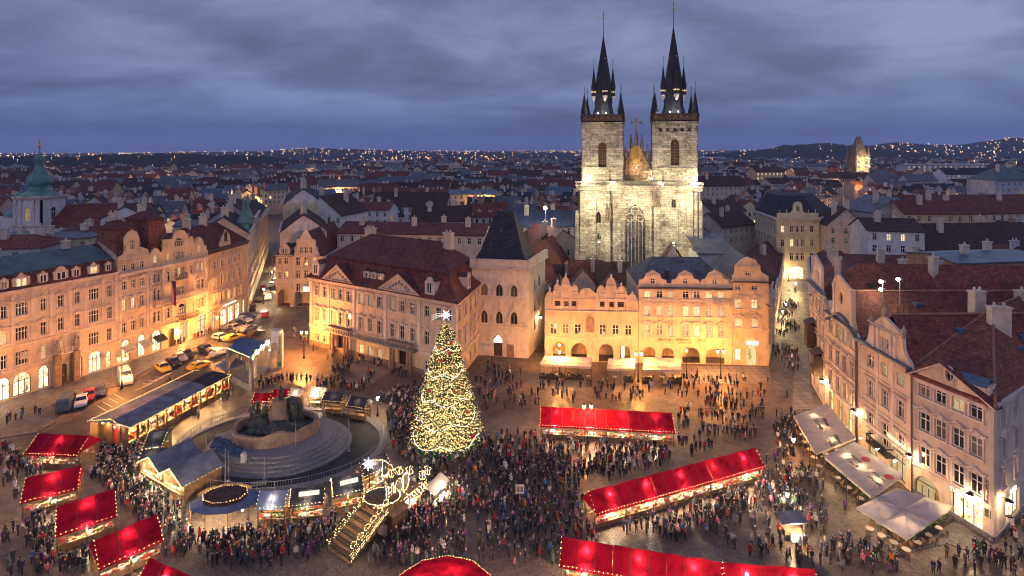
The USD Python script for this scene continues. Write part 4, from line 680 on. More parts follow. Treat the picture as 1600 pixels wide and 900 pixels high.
# ---------------------------------------------------------------- ground, road, pavements, far land
b = MB(); b.poly3([Vc(-16000, -300, 0), Vc(16000, -300, 0), Vc(16000, 18000, 0), Vc(-16000, 18000, 0)])
single('ground', b, m['cobbles'], kind='structure')
def sheet(name, pts, z, mat): b = MB(); v = np.array([[p[0], p[1], z] for p in pts]); mm = manifold3d.CrossSection([v[:, :2]], manifold3d.FillRule.NonZero).extrude(.003).to_mesh(); b.add(np.asarray(mm.vert_properties)[:, :3] + Vc(0, 0, z - .003), np.asarray(mm.tri_verts)); return single(name, b, m[mat], kind='structure')
def slab(name, pts, z, mat): b = MB(); b.prism([(p[0], p[1]) for p in pts], -.02, z); return single(name, b, m[mat], kind='structure')
rd = [G(-60, 745), G(30, 706), G(120, 690), G(175, 645), G(260, 600), G(340, 560), G(420, 512), G(436, 478), (-86, 190, 0), (-142, 340, 0), (-155, 335, 0), (-96, 190, 0), (-84, 150, 0), G(372, 510), G(320, 540), G(255, 570), G(190, 606), G(150, 634), G(88, 668), G(0, 690), G(-60, 700)]
sheet('road', rd, .006, 'asphalt')
pv = [G(-80, 690), G(0, 686), G(60, 676), G(86, 660), G(92, 645), G(80, 634), G(110, 622), G(186, 603), G(252, 567), G(317, 538), G(370, 508), LD + Vc(3, 0, 0), LD, LC, LB, LA, LA + Vc(-20, -28, 0)]
slab('pavement', pv, .13, 'paving')
# parking bay marks on the road
b = MB()
for i in range(5):
    p, q = G(212 + i * 10, 610 - i * 5.4), G(236 + i * 10, 600 - i * 5.4); d = (q - p) / np.linalg.norm(q - p); n = Vc(-d[1], d[0], 0) * .07; b.poly3([p + n * -1 + Vc(0, 0, .011), q - n + Vc(0, 0, .011), q + n + Vc(0, 0, .011), p + n + Vc(0, 0, .011)])
    q2 = G(222 + i * 10, 596 - i * 5.4 + 4); p2 = q; d = (q2 - p2) / np.linalg.norm(q2 - p2); n = Vc(-d[1], d[0], 0) * .07; b.poly3([p2 - n + Vc(0, 0, .012), p2 + n + Vc(0, 0, .012), q2 + n + Vc(0, 0, .012), q2 - n + Vc(0, 0, .012)])
for i in range(4):
    p, q = G(152 + i * 9, 634 - i * 6), G(166 + i * 9, 642 - i * 6); d = (q - p) / np.linalg.norm(q - p); n = Vc(-d[1], d[0], 0) * .06; b.poly3([p - n + Vc(0, 0, .011), q - n + Vc(0, 0, .011), q + n + Vc(0, 0, .011), p + n + Vc(0, 0, .011)])
single('road_marking', b, m['paint_line'], kind='structure')
# paved apron before the rococo palace, terrace slabs, lane gutters
ap = [KF_ for KF_ in (G(512, 582), G(560, 560), G(612, 580), G(560, 612))]
slab('forecourt', ap, .05, 'paving')
m['slabs'] = M(stage, LK + 'slabs', {'g': ('geometry', {}), 'bk': ('brick_texture', {'color1': (.15, .13, .12), 'color2': (.24, .21, .19), 'mortar': (.06, .05, .05), 'scale': 1., 'mortar_size': .06, 'brick_width': 1.5, 'row_height': 1.5, 'offset': 0.}), 'p': ('principled_bsdf', {'roughness': .5})}, [('g.position', 'bk.vector'), ('bk.color', 'p.base_color')], surface='p.BSDF')
slab('terrace', [G(1036, 600), G(1205, 600), G(1202, 573), G(1036, 571)], .06, 'slabs')
slab('pavement', [G(1238, 640), G(1272, 640), G(1266, 600), G(1262, 545), G(1246, 545), G(1240, 590)], .10, 'slabs')
slab('pavement', [G(1425, 775), G(1553, 853), G(1600, 815), G(1680, 780), G(1760, 830), G(1600, 868), G(1540, 872), G(1480, 850), G(1395, 870), G(1350, 845)], .08, 'paving')
sheet('lane', [G(1214, 620), G(1250, 620), (105, 182, 0), (91, 182, 0), G(1206, 565)], .008, 'paving')
# hills on the skyline
m['forest'] = M(stage, LK + 'forest', {'g': ('geometry', {}), 'n': ('noise_texture', {'scale': .05, 'detail': 8., 'roughness': .7}), 'r': ('rgb_ramp', {'ramp': [(.3, (.010, .012, .012)), (.6, (.028, .032, .030)), (.8, (.05, .05, .048))]}), 'b': ('bump', {'strength': 1., 'distance': 6.}), 'p': ('principled_bsdf', {'roughness': .95, 'specular_ior_level': .1})}, [('g.position', 'n.vector'), ('n.fac', 'r.fac'), ('r.color', 'p.base_color'), ('n.fac', 'b.height'), ('b.normal', 'p.normal')], surface='p.BSDF')
HILLS = []
def hill(xs, D, depth, tops, seed, rough=5.0, step=None):
    """A hillside: crest height read at survey columns; slopes down towards the city and away."""
    n = 260; pxs = np.linspace(xs[0], xs[-1], n); zt = np.interp(pxs, xs, [CAMH + (HZ - y) * D / FPX for y in tops]); X = (pxs - 800) / FPX * D; rows = []; prof = [(-.9, -.02), (-.7, .16), (-.5, .42), (-.3, .70), (-.12, .92), (0, 1.0), (.4, .9), (1.0, .5)]
    for k, (dy, hh) in enumerate(prof): y = np.full(n, D + dy * depth); q = np.stack([X * (1 + dy * depth / D * .6), y, np.zeros(n)], 1); nz = meshkit.fbm(np.stack([q[:, 0] / 70, q[:, 1] / 70, np.full(n, seed)], 1), 4, seed) - .5; fine = meshkit.noise(np.stack([q[:, 0] / 9, q[:, 1] / 9, np.full(n, seed + .5)], 1), seed) - .5; q[:, 2] = zt * hh + (nz * rough * 2.2 + fine * rough) * (1 if 0 < k < 7 else 0) - (1 if hh < 0 else 0); rows.append(q)
    v = np.vstack(rows); f = []
    for r in range(len(prof) - 1):
        i = np.arange(n - 1) + r * n; f.append(np.stack([i, i + 1, i + n + 1, i + n], 1))
    b = MB(); b.add(v, np.vstack(f)); HILLS.append((D, depth, xs, tops)); return single('hill', b, m['forest'], kind='structure', smooth=True)
hill([-150, 0, 120, 250, 330, 420, 500, 620], 1250, 420, [246, 246, 244, 242, 243, 247, 252, 262], 3, 6)
hill([-200, 0, 200, 300, 420, 480, 540, 640, 760, 860, 960], 3600, 1300, [243, 241, 240, 238, 236, 232, 233, 236, 237, 237.5, 240], 11, 8)
hill([1120, 1190, 1230, 1290, 1345, 1400, 1470], 2100, 500, [240, 234, 228, 224.5, 226, 234, 242], 23, 9)
hill([1340, 1400, 1450, 1500, 1560, 1640, 1800], 3200, 1000, [234, 223, 226, 228, 218, 212, 212], 31, 9)
hill([700, 850, 1000, 1100, 1200, 1300], 4600, 1200, [237, 236, 235.5, 236, 235, 236], 41, 10)
# ---------------------------------------------------------------- the twin-towered gothic church
CY = 139.0; c0, c1 = XD(904, CY), XD(1094, CY); zc = lambda y: ZD(y, CY)
T = Thing('gothic_church', 'floodlit twin-towered gothic church with black needle spires', 'church', ((c0 + c1) / 2, CY, 0)); CH = T
ZG = zc(291); F = Facade(T, (XD(904, CY + 3.3), CY + 3.3), (XD(1094, CY - 3.3), CY - 3.3), ZG, mat='church', th=1.6, trim='church'); f = F.f; U = f.u
wz0, wz1 = zc(437), zc(317); F.hole(gothic(U(975.5), U(1009.5), wz0, wz1))
for px, a, c, w in ((935, 332, 351, 1.3), (936, 366, 377, 1.1), (936, 408, 424, 1.5), (1053, 310, 324, 1.2)): F.win(U(px), zc(c), w, zc(a) - zc(c), None, 'goth', None, frame='church_dark', bars=(1, 0), depth=.7)
F.build()
b = MB(); u0, u1 = U(975.5), U(1009.5); w = u1 - u0; b.ext(f, [gothic(u0, u1, wz0, wz1), gothic(u0 + .25, u1 - .25, wz0 + .2, wz1 - .3)], -.9, -.5); zs = wz1 - w * .87
for k in range(1, 6): u = u0 + w * k / 6; b.fbox(f, u - .09, u + .09, -.9, -.55, wz0, zs + (1.2 if k in (2, 4) else .4 if k != 3 else 2.2))
for rr, cx, cz in ((1.15, -1.25, .9), (1.15, 1.25, .9), (1.1, 0, 2.7), (.55, -2.0, -.6), (.55, 2.0, -.6), (.5, 0, .3), (.5, -.9, 2.3), (.5, .9, 2.3), (.6, 0, 4.1)):
    ring = [(u0 + w / 2 + cx + rr * math.cos(t), zs + cz + rr * math.sin(t)) for t in np.linspace(0, 6.283, 15)[:-1]]; ri = [(u0 + w / 2 + cx + rr * .78 * math.cos(t), zs + cz + rr * .78 * math.sin(t)) for t in np.linspace(0, 6.283, 15)[:-1]]; b.ext(f, [ring, ri], -.88, -.52)
    if rr > 1:
        for t in np.linspace(0, 3.14, 4)[:-1]: b.fbox(f, u0 + w / 2 + cx - rr * abs(math.cos(t)) - .05, u0 + w / 2 + cx + rr * abs(math.cos(t)) + .05, -.85, -.6, zs + cz - .06, zs + cz + .06)
p = T.part('great_window', b, m['church']); b = MB(); po = np.array([(q[0], -.86, q[1]) for q in gothic(u0, u1, wz0, wz1)]); n = len(po); b.add(f.w(po), [(0, k, k + 1) for k in range(1, n - 1)])
m['leaded'] = M(stage, LK + 'leaded', {'g': ('geometry', {}), 'bk': ('brick_texture', {'color1': (.06, .065, .07), 'color2': (.15, .155, .16), 'mortar': (.02, .02, .02), 'scale': 2.4, 'mortar_size': .04, 'brick_width': .9, 'row_height': .9, 'offset': 0.0}), 'mp': ('mapping', {'rotation': (1.5708, 0, 0)}), 'n': ('noise_texture', {'scale': .9, 'detail': 3.}), 'r': ('rgb_ramp', {'ramp': [(.3, (.12, .12, .12)), (.7, (.45, .45, .45))]}), 'p': ('principled_bsdf', {'specular_ior_level': .9})}, [('g.position', 'mp.vector'), ('mp.vector', 'bk.vector'), ('bk.color', 'p.base_color'), ('g.position', 'n.vector'), ('n.fac', 'r.fac'), ('r.color', 'p.roughness')], surface='p.BSDF')
T.part('glazing', b, m['leaded'], p)
for a, c, d, y in ((899.5, 906, 2.2, 330), (906.5, 915, 1.5, 297), (946, 954, 1.5, 297), (957, 971, .5, 297), (1014, 1020, .5, 297), (1021, 1031, 1.6, 320), (1072, 1083, 1.4, 297), (1083.5, 1090, 1.0, 297), (1091, 1097, 2.0, 312)):
    b = MB(); z = zc(y); b.fbox(f, U(a), U(c), .003, d, 0, z * .62); b.fbox(f, U(a) + .06, U(c) - .06, .003, d * .7, z * .62, z - 1.2); b.hexa(f.w([(U(a) + .06, d * .7, z - 1.2), (U(c) - .06, d * .7, z - 1.2), (U(c) - .06, .003, z - 1.2), (U(a) + .06, .003, z - 1.2)]), f.w([(U(a) + .06, .1, z), (U(c) - .06, .1, z), (U(c) - .06, .003, z), (U(a) + .06, .003, z)])); T.part('buttress', b, m['church'])
for px in (948.5, 953, 1023, 1028.5):
    b = MB(); q = f.w([(U(px), 1.3, 0)])[0]; z = zc(345) if px < 1000 else zc(322); b.lathe((q[0], q[1], z), [(.42, 0), (.42, 2.2), (.55, 2.3), (.2, 4.0), (.28, 4.1), (0, 4.6)], 6); T.part('pinnacle', b, m['church_dark'])
for a, c, y in ((914, 947, 328.5), (914, 957, 377.5), (1031, 1073, 327.5)): F.band(zc(y) - .12, zc(y) + .12, .22, U(a), U(c), 'string_course', 'church')
b = MB(); b.fbox(f, -.5, f.L + .5, -1.2, .5, ZG - 1.1, ZG - .1); b.fbox(f, -.8, f.L + .8, -1.2, .8, ZG - .1, ZG + .12); T.part('gallery_floor', b, m['church'])
b = MB(); n = 44; ww = (f.L + 1.6) / n; b.fbox(f, -.8, f.L + .8, .5, .75, ZG + 1.0, ZG + 1.2)
for k in range(n):
    a = -.8 + k * ww
    for s in (0, 1):
        x0, x1 = (a, a + ww) if s == 0 else (a + ww, a); b.hexa(f.w([(x0 - .06, .7, ZG + .12), (x0 + .06, .7, ZG + .12), (x0 + .06, .56, ZG + .12), (x0 - .06, .56, ZG + .12)]), f.w([(x1 - .06, .7, ZG + 1.0), (x1 + .06, .7, ZG + 1.0), (x1 + .06, .56, ZG + 1.0), (x1 - .06, .56, ZG + 1.0)]))
T.part('gallery_railing', b, m['church'])
# nave behind
b = MB(); b.fbox(f, .4, f.L - .4, -52, -1.62, 0, 27); T.part('nave_wall', b, m['church']); roof_gable(T, f, 1.5, f.L - 1.5, -52, -11.5, 27, 40, 'tile_dark', along='d', name='nave_roof', ends='church')
# towers
def tower(pl, pr, ptop, pspire, ytip, yfin, ywin, arc_row):
    dt = pr - pl; u0, u1 = U(pl), U(pr); w = u1 - u0; dc = -w / 2 - .25; ZT = zc(190); uc = (u0 + u1) / 2; q = f.w([(uc, dc, 0)])[0]
    A = f.w([(u0, -.25, 0)])[0]; B = f.w([(u1, -.25, 0)])[0]; C = f.w([(u1, -.25 - w, 0)])[0]; D = f.w([(u0, -.25 - w, 0)])[0]
    ti = T.part('tower', MB().fbox(f, u0 + .9, u1 - .9, -w + .6, -1.1, ZG, ZT - .5), m['church_dark'])
    for P, Q in ((A, B), (B, C), (C, D), (D, A)):
        W = Fr(P, Q); b = MB(); za, zb = zc(ywin[1]), zc(ywin[0]); hs = [arc(W.L / 2 - 1.05, W.L / 2 + 1.05, za, zb)]
        if arc_row: hs += [rect(W.L / 2 + k * 1.75 - .42, W.L / 2 + k * 1.75 + .42, zc(206), zc(200)) for k in (-2, -1, 0, 1, 2)]
        b.ext(W, [rect(0, W.L, ZG - .5, ZT)] + hs, -.9, 0); T.part('tower_wall', b, m['church'], ti)
        b = MB(); b.ext(W, [arc(W.L / 2 - 1.35, W.L / 2 + 1.35, za - .2, zb + .35), arc(W.L / 2 - 1.05, W.L / 2 + 1.05, za, zb)], .003, .14); T.part('window_arch', b, m['church'], ti)
        b = MB(); b.fbox(W, W.L / 2 - 1.1, W.L / 2 + 1.1, -.75, -.65, za, zb); T.part('louvre', b, m['wood_dark'], ti); b = MB(); b.fbox(W, W.L / 2 - .07, W.L / 2 + .07, -.65, -.5, za, zb - .4)
        for kk in range(9): z = za + (zb - za) * (kk + .5) / 9; b.fbox(W, W.L / 2 - 1.0, W.L / 2 + 1.0, -.65, -.52, z - .1, z)
        T.part('slats', b, m['wood'], ti)
        for z, e in ((zc(263), .22), (zc(239) if False else ZT - .3, .5)): b = MB(); b.fbox(W, -e, W.L + e, .003, e, z - .2, z + .25); T.part('string_course', b, m['church'], ti)
        for k in (0, 1): b = MB(); x = k * (W.L - .9); b.fbox(W, x, x + .9, .004, .28, ZG, ZT - .6); T.part('corner_strip', b, m['church'], ti)
    # wooden gallery and corner turrets
    g = MB(); Wf = Fr(A, B); zt = ZT + .25
    for P, Q in ((A, B), (B, C), (C, D), (D, A)):
        W = Fr(P, Q); g.fbox(W, -.5, W.L + .5, .1, .5, zt, zt + 1.55); g.fbox(W, -.6, W.L + .6, .05, .6, zt + 1.5, zt + 1.7)
    gal = T.part('tower_gallery', g, m['wood_dark'])
    b = MB()
    for P, Q in ((A, B), (B, C), (C, D), (D, A)):
        W = Fr(P, Q)
        for k in range(7): u = W.L * (k + .5) / 7; b.ext(W, [[(u - .55, zt + .3), (u, zt + 1.3), (u + .55, zt + .3), (u + .4, zt + .3), (u, zt + 1.0), (u - .4, zt + .3)]], .503, .58)
    T.part('trefoil_frieze', b, m['church_dark'], gal)
    for P in (A, B, C, D):
        b = MB(); x = P[0] + (q[0] - P[0]) * .07; y = P[1] + (q[1] - P[1]) * .07; b.lathe((x, y, zt), [(.72, -.3), (.78, 0), (.78, 2.3), (.92, 2.4), (.62, 3.9), (.09, 7.2), (.05, 7.4), (.045, 9.4), (0, 9.5)], 8); tu = T.part('corner_turret', b, m['slate'])
        b = MB(); b.ball((x, y, zt + 9.5), .2); T.part('gilt_ball', b, m['gold'], tu); b = MB()
        for t in np.arange(8) * math.pi / 4 + math.pi / 8: c, s = math.cos(t), math.sin(t); b.tube([(x + c * .68, y + s * .68, zt + 1.5), (x + c * .8, y + s * .8, zt + 1.5)], .25, 6); 
        T.part('lit_opening', b, m['lit_soft'], tu)
    # spire
    ztip, zfin = ZD(ytip, -q[1] * 0 + CY + w / 2), ZD(yfin, CY + w / 2); b = MB(); rot = math.pi / 8; z1 = ZD(122, CY + w / 2)
    b.lathe((q[0], q[1], 0), [(w * .44, zt + .2), (w * .30, zt + 1.6), (w * .235, zt + 4.0), (w * .205, z1 - 1), (w * .195, z1), (w * .185, z1 + .5), (.12, ztip), (.09, ztip + .1), (.06, zfin), (0, zfin + .1)], 8, rot); sp = T.part('spire', b, m['slate'])
    b = MB(); b.ball((q[0], q[1], ztip + (zfin - ztip) * .72), .34, 1); b.box(q[0] - .5, q[0] + .5, q[1] - .05, q[1] + .05, zfin - .9, zfin - .75); T.part('gilt_ball', b, m['gold'], sp)
    for t in (0, 1, 2, 3):
        a = -math.pi / 2 + t * math.pi / 2; x, y = q[0] + math.cos(a) * w * .255, q[1] + math.sin(a) * w * .255; z0 = ZD(148, CY); b = MB()
        b.lathe((x, y, 0), [(0, z0 - 1.6), (.3, z0 - .9), (.66, z0), (.66, z0 + 2.3), (.8, z0 + 2.4), (.52, z0 + 4.0), (.08, z0 + 7.8), (.045, z0 + 7.9), (.04, z0 + 10.0), (0, z0 + 10.1)], 8, rot); tu = T.part('spire_turret', b, m['slate'])
        b = MB(); b.lathe((x, y, 0), [(0, z0 - 1.55), (.32, z0 - .92), (.69, z0 - .02), (.69, z0 + .3)], 8, rot); T.part('white_corbel', b, m['pl_white'], tu); b = MB(); b.ball((x, y, z0 + 10.1), .2); T.part('gilt_ball', b, m['gold'], tu)
        b = MB()
        for k in range(8): aa = k * math.pi / 4; c, s = math.cos(aa), math.sin(aa); b.tube([(x + c * .58, y + s * .58, z0 + 1.4), (x + c * .69, y + s * .69, z0 + 1.4)], .22, 6)
        T.part('lit_opening', b, m['lit'], tu)
tower(910.5, 972, 185, 940, 55, 14, (222, 262), False); tower(1021, 1089, 183, 1053, 46, 5, (218, 258), True)
# gable between the towers
b = MB(); gz = zc(283); a0, a1, ac = U(962), U(1029), U(994.5); gp = zc(221); b.ext(f, [[(a0, gz), (a1, gz), (ac, gp)]], -4.5, -3.0); g = T.part('gable', b, m['church_dark'])
b = MB(); hgt = gp - gz; hw = (a1 - a0) / 2
for k in range(9):                                           # blind tracery lancets
    u = ac + (k - 4) * hw * .2; zz = gz + .4; zt = gz + hgt * (1 - abs(u - ac) / hw) - .5
    if zt - zz > 1.0:
        for d in (-.32, .32): b.fbox(f, u + d - .06, u + d + .06, -2.997, -2.75, zz, zt - .3)
        nz = int((zt - zz) / 2.2)
        for j in range(max(1, nz)): z = zz + (j + 1) * (zt - zz) / max(1, nz); b.ext(f, [[(u - .45, z - .8), (u, z + .1), (u + .45, z - .8), (u + .3, z - .8), (u, z - .25), (u - .3, z - .8)]], -2.996, -2.8)
for z in (gz + 2.4, gz + hgt * .5): k = hw * (1 - (z - gz) / hgt); b.fbox(f, ac - k, ac + k, -2.998, -2.7, z - .12, z + .12)
T.part('tracery', b, m['church_dark'], g)
for k in range(-3, 4):
    if k == 0: continue
    u = ac + k * hw * .26; z = gz + hgt * (1 - abs(k) * .26) - .6; q = f.w([(u, -3.6, 0)])[0]; b = MB(); b.lathe((q[0], q[1], z), [(.38, 0), (.38, 2.0), (.5, 2.1), (.16, 4.6), (.22, 4.8), (0, 5.3)], 6); T.part('pinnacle', b, m['church_dark'], g)
for px, y in ((953, 283), (1036, 283), (966, 262), (1025, 262)): q = f.w([(U(px), -.8 if y > 270 else -2, 0)])[0]; b = MB(); z = zc(y) - (0 if y > 270 else 3); b.lathe((q[0], q[1], z), [(.7, 0), (.7, 2.6), (.3, 3.0), (.3, 5.0), (.4, 5.1), (.12, 7.6), (0, 7.9)], 6); T.part('pinnacle', b, m['church_dark'])
b = MB(); q = f.w([(ac, -3.7, 0)])[0]; z = zc(196); b.lathe((q[0], q[1], 0), [(.5, gp - 1.5), (.5, gp + 1), (.2, z), (0, z + .2)], 8); b.box(q[0] - .16, q[0] + .16, q[1] - .16, q[1] + .16, z, zc(183)); b.box(q[0] - 1.35, q[0] + 1.35, q[1] - .15, q[1] + .15, zc(190) - .18, zc(190) + .18)
for s in (-1, 1): b.box(q[0] + s * 1.25 - .12, q[0] + s * 1.25 + .12, q[1] - .14, q[1] + .14, zc(190) - .45, zc(190) + .45)
T.part('stone_cross', b, m['church_dark'])
b = MB(); q = f.w([(ac, -2.85, zc(240))])[0]; an = np.linspace(0, 2 * math.pi, 25)[:-1]; pts = [(ac + (1.75 if k % 2 else 2.15) * .8 * math.cos(t), zc(240) + (1.75 if k % 2 else 2.15) * 1.15 * math.sin(t)) for k, t in enumerate(an)]; b.ext(f, [pts], -2.74, -2.5); p = T.part('gilt_halo', b, m['gold'])
b = MB(); q = f.w([(ac, -2.4, 0)])[0]; b.lathe((q[0], q[1], zc(249)), [(0, 0), (.55, 0), (.45, 1.2), (.36, 2.0), (.15, 2.25), (0, 2.3)], 8); b.ball((q[0], q[1], zc(249) + 2.5), .27); T.part('gilt_figure', b, m['gold'], p)
# flood lamps of the church
def floodlamp(T, c, power, col=(1, .84, .52), r=.18, mast=.9):
    b = MB(); b.tube([c - Vc(0, 0, mast), c], .05); b.box(c[0] - .25, c[0] + .25, c[1] - .2, c[1] - .05 + .0, c[2] - .3, c[2] - .24); p = T.part('flood_lamp', b, m['iron']); lit_sphere(T.path, 'lamp_light', c, r, power, col, T.o); b = MB(); b.ball(c, r * .98, 1); T.part('lens', b, m['lampwhite'], p)
LC_ = []
for px, dd, y, pw in ((917, 1.6, 283, 900), (1086, 1.5, 284, 1050), (958, 1.2, 286, 260), (1032, 1.2, 286, 260)): LC_.append((f.w([(U(px), dd, zc(y))])[0], pw))
for px, dd, y, pw in ((1003, 4.0, 322, 1000), (985, 4.0, 318, 350), (930, 4.0, 318, 800), (1062, 4.0, 316, 1100), (938, 5.0, 375, 900), (1050, 5.5, 372, 800)): LC_.append((f.w([(U(px), dd, zc(y))])[0], pw))
for k, (c, pw) in enumerate(LC_): floodlamp(T, c, pw * .85)
for uu, zz in ((U(934), zc(176)), (U(947), zc(176)), (U(1047), zc(175)), (U(1060), zc(175))): floodlamp(T, f.w([(uu, -.4, zz)])[0], 650, (1, .93, .8), .15)
floodlamp(T, f.w([(ac, -1.3, zc(262))])[0], 700, (1, .6, .25), .15)

for px in (972, 1017): floodlamp(T, f.w([(U(px), -.9, zc(279))])[0], 1300, (1, .78, .48), .15)
for px, pw in ((936, 4300), (1056, 4700)): floodlamp(T, f.w([(U(px), 9.5, 33)])[0], pw, mast=21)
# low chapel and houses at the church's foot
T = Thing('church_foot_house', 'low stone house with pale gable at the church foot, right', 'house', (XD(1050, 130), 130, 0)); H = Fr((XD(1028, 130), 130), (XD(1090, 129), 129)); b = MB(); b.ext(H, [[(0, 0), (H.L, 0), (H.L, 15), (H.L - 4.5, 15.2), (4, ZD(382, 130)), (0, 15)]], -.4, 0); T.part('gable_wall', b, m['pl_sand']); body(T, H, 0, H.L, -5, -.42, 15, 'pl_sand'); roof_gable(T, H, 0, 8, -5, -.42, 15, ZD(384, 130), 'tile_dark', along='d', over=0)
b = MB(); b.poly3(H.w([(8, -.3, 15), (H.L, -.3, 15), (H.L, -5, 17.5), (8, -5, 17.5)]), .2); T.part('lean_to_roof', b, m['slate'])
T = Thing('metal_roof_house', 'flat topped house with grey seamed metal roof below the church', 'house', (XD(1120, 129), 129, 0)); H = Fr((XD(1091, 128), 128), (XD(1147, 128), 128)); body(T, H, 0, H.L, -9, 0, ZD(396, 128), 'pl_grey', front=True); b = MB(); b.poly3(H.w([(-.3, .3, ZD(396, 128)), (H.L + .3, .3, ZD(396, 128)), (H.L + .3, -9, ZD(378, 128) + .8), (-.3, -9, ZD(378, 128) + .8)]), .2); T.part('roof', b, m['metal_grey'])
q = H.w([(H.L - .6, 1.5, 0)])[0]; chimney(T, q[0], q[1], 12, ZD(393, 126), .9, .8, 0)
for k, (px, w, d, y, h, rf, lab) in enumerate(((878, 7, 134, 428, 11.5, 'tile_dark', 'small dark roofed house squeezed left of the church foot'), (917, 8, 132, 421, 12.0, 'tile_brown', 'small brown roofed house directly below the church wall'), (960, 8, 131, 424, 12.5, 'tile_dark', 'small dark roofed house below the great church window'))):
    T = Thing('small_house', lab, 'house', (XD(px, d), d, 0)); H = Fr((XD(px, d) - w / 2, d), (XD(px, d) + w / 2, d)); body(T, H, 0, w, -5, 0, h, 'pl_sand', front=True); roof_gable(T, H, 0, w, -5, 0, h, ZD(y - 12, d), rf, ends='pl_sand'); q = H.w([(w * .7, -1.5, 0)])[0]; chimney(T, q[0], q[1], h, ZD(y - 14, d), .8, 1.0)
# ---------------------------------------------------------------- right row
m['tile_cap'] = plain('tile_cap', (.24, .12, .08), .8, 0, .3, 2.)
def ROOFTRIM(T, f, q0, q1, dd, ze):            # ridge tiles, lead valley, white verge wall at the back
    T.part('ridge_cap', MB().tube([q0 + Vc(0, 0, .1), q1 + Vc(0, 0, .1)], .17, 6), m['tile_cap'])
    b = MB(); b.tube([f.w([(f.L - .05, -.6, ze + .12)])[0], f.w([(f.L - .05, dd, ze + .12)])[0]], .32, 6); T.part('valley_flashing', b, m['metal_blue'])
    e = f.w([(f.L, dd, ze), (f.L, dd - .5, ze)]); b = MB(); b.hexa([e[0] - Vc(0, 0, .6), e[1] - Vc(0, 0, .6), q1 + f.N * -.5 - Vc(0, 0, .6), q1 - Vc(0, 0, .6)], [e[0] + Vc(0, 0, .5), e[1] + Vc(0, 0, .5), q1 + f.N * -.5 + Vc(0, 0, .5), q1 + Vc(0, 0, .5)]); T.part('verge_wall', b, m['pl_white'])
    for t, k in ((.3, .35), (.62, .5)): c = q0 + (q1 - q0) * t; d_ = f.w([(f.L, 0, 0)])[0] - f.w([(f.L * .5, 0, 0)])[0]; c = c + d_ * k * .9 - Vc(0, 0, (q0[2] - ze) * k * .9 - .15); b = MB(); b.box(c[0] - .5, c[0] + .5, c[1] - .4, c[1] + .4, c[2] - .4, c[2] + .3); T.part('skylight', b, m['metal_blue'])
R0, R1, R2, R3, R4, R5 = G(1553, 848), G(1425, 770), G(1340, 695), G(1291, 640), G(1268, 600), None
RS = R0 + Vc(8.4, 5.4, 0) * 2.2
T = Thing('hotel', 'pink corner hotel with triangular front gable and shop at its foot', 'hotel', base_of(R0, R1), group='houses along the right side of the square'); EH = 15.5
fr0 = Fr(R1, R0); o = [(fr0.L, EH)] + [fr0.uz(1473.5, 565)] + [(0, EH)]
F = Facade(T, R1, R0, outline=[(0, 0), (fr0.L, 0)] + o, mat='pl_rose'); f = F.f; z = lambda y: f.z(1469.5, y)
cols = [1444.7, 1469.5, 1497, 1525]
F.grid(cols, [(608, 631), (657, 686), (712, 742)], 1.35, ('none', 'wave', 'wave'), {(0, 2)}, ref=1469.5, bars=(1, 1), litmat='lit_soft')
ov = [(f.u(1483.6) + .5 * math.cos(t), f.z(1483.6, 585) + .85 * math.sin(t)) for t in np.linspace(0, 6.283, 13)[:-1]]; F.hole(ov)
F.shop(f.u(1448), 3.2, f.z(1448, 755) - f.z(1448, 786) + .3, zb=.2, lit='lit_soft', bars=(3, 1)); F.win(f.u(1510), .12, 3.4, 3.2, 'shop', None, None, frame='frame_dark', bars=(2, 0), depth=.35, name='shop_window')
F.build(); b = MB(); b.ext(f, [[(p[0] + (p[0] - f.u(1483.6)) * .35, p[1] + (p[1] - f.z(1483.6, 585)) * .25) for p in ov], ov], .003, .12); T.part('oval_frame', b, m['pl_trim']); b = MB(); b.fbox(f, f.u(1483.6) - .6, f.u(1483.6) + .6, -.3, -.25, ov[9][1] - .1, ov[3][1] + .1); T.part('oval_pane', b, m['glass'])
b = MB(); b.fbox(f, f.u(1483.6) - .03, f.u(1483.6) + .03, -.24, -.15, ov[9][1], ov[3][1]); b.fbox(f, f.u(1483.6) - .5, f.u(1483.6) + .5, -.24, -.16, f.z(1483.6, 585) - .03, f.z(1483.6, 585) + .03); T.part('oval_bars', b, m['frame_white'])
F.band(EH - .9, EH - .35, .45, .6, f.L - .6, 'pediment_base', 'pl_trim'); F.band(z(748), z(745.5), .25, name='string_course'); F.band(.0, .7, .15, name='plinth', mat='granite')
b = MB(); pk = f.uz(1473.5, 565); 
for P, Q in (((-.5, EH - .25), (pk[0], pk[1])), ((pk[0], pk[1]), (f.L + .5, EH - .25))): b.hexa(f.w([(P[0], .55, P[1] - .28), (Q[0], .55, Q[1] - .28), (Q[0], 0.003, Q[1] - .28), (P[0], 0.003, P[1] - .28)]), f.w([(P[0], .55, P[1]), (Q[0], .55, Q[1]), (Q[0], 0.003, Q[1]), (P[0], 0.003, P[1])]))
T.part('raking_cornice', b, m['pl_trim'])
text_on(T, f, 'THOLDMI', f.u(1504), f.z(1507, 777), .42, 'sign_glow', .1, .06, name='sign_letters'); text_on(T, f, 'ATE', f.u(1519), f.z(1519, 785), .36, 'sign_glow', .1, .06, name='sign_letters'); b = MB(); b.ball(f.w([(f.u(1512.5), .15, f.z(1512.5, 780) + .15)])[0], .34, 1, (1, .5, 1)); T.part('sign_disc', b, m['sign_glow'])
for k, ch in enumerate('HOTEL'): text_on(T, f, ch, f.u(1543.5), f.z(1543.5, 755 + k * 8.2), .44, 'frame_dark', .02, .05, bold=True)
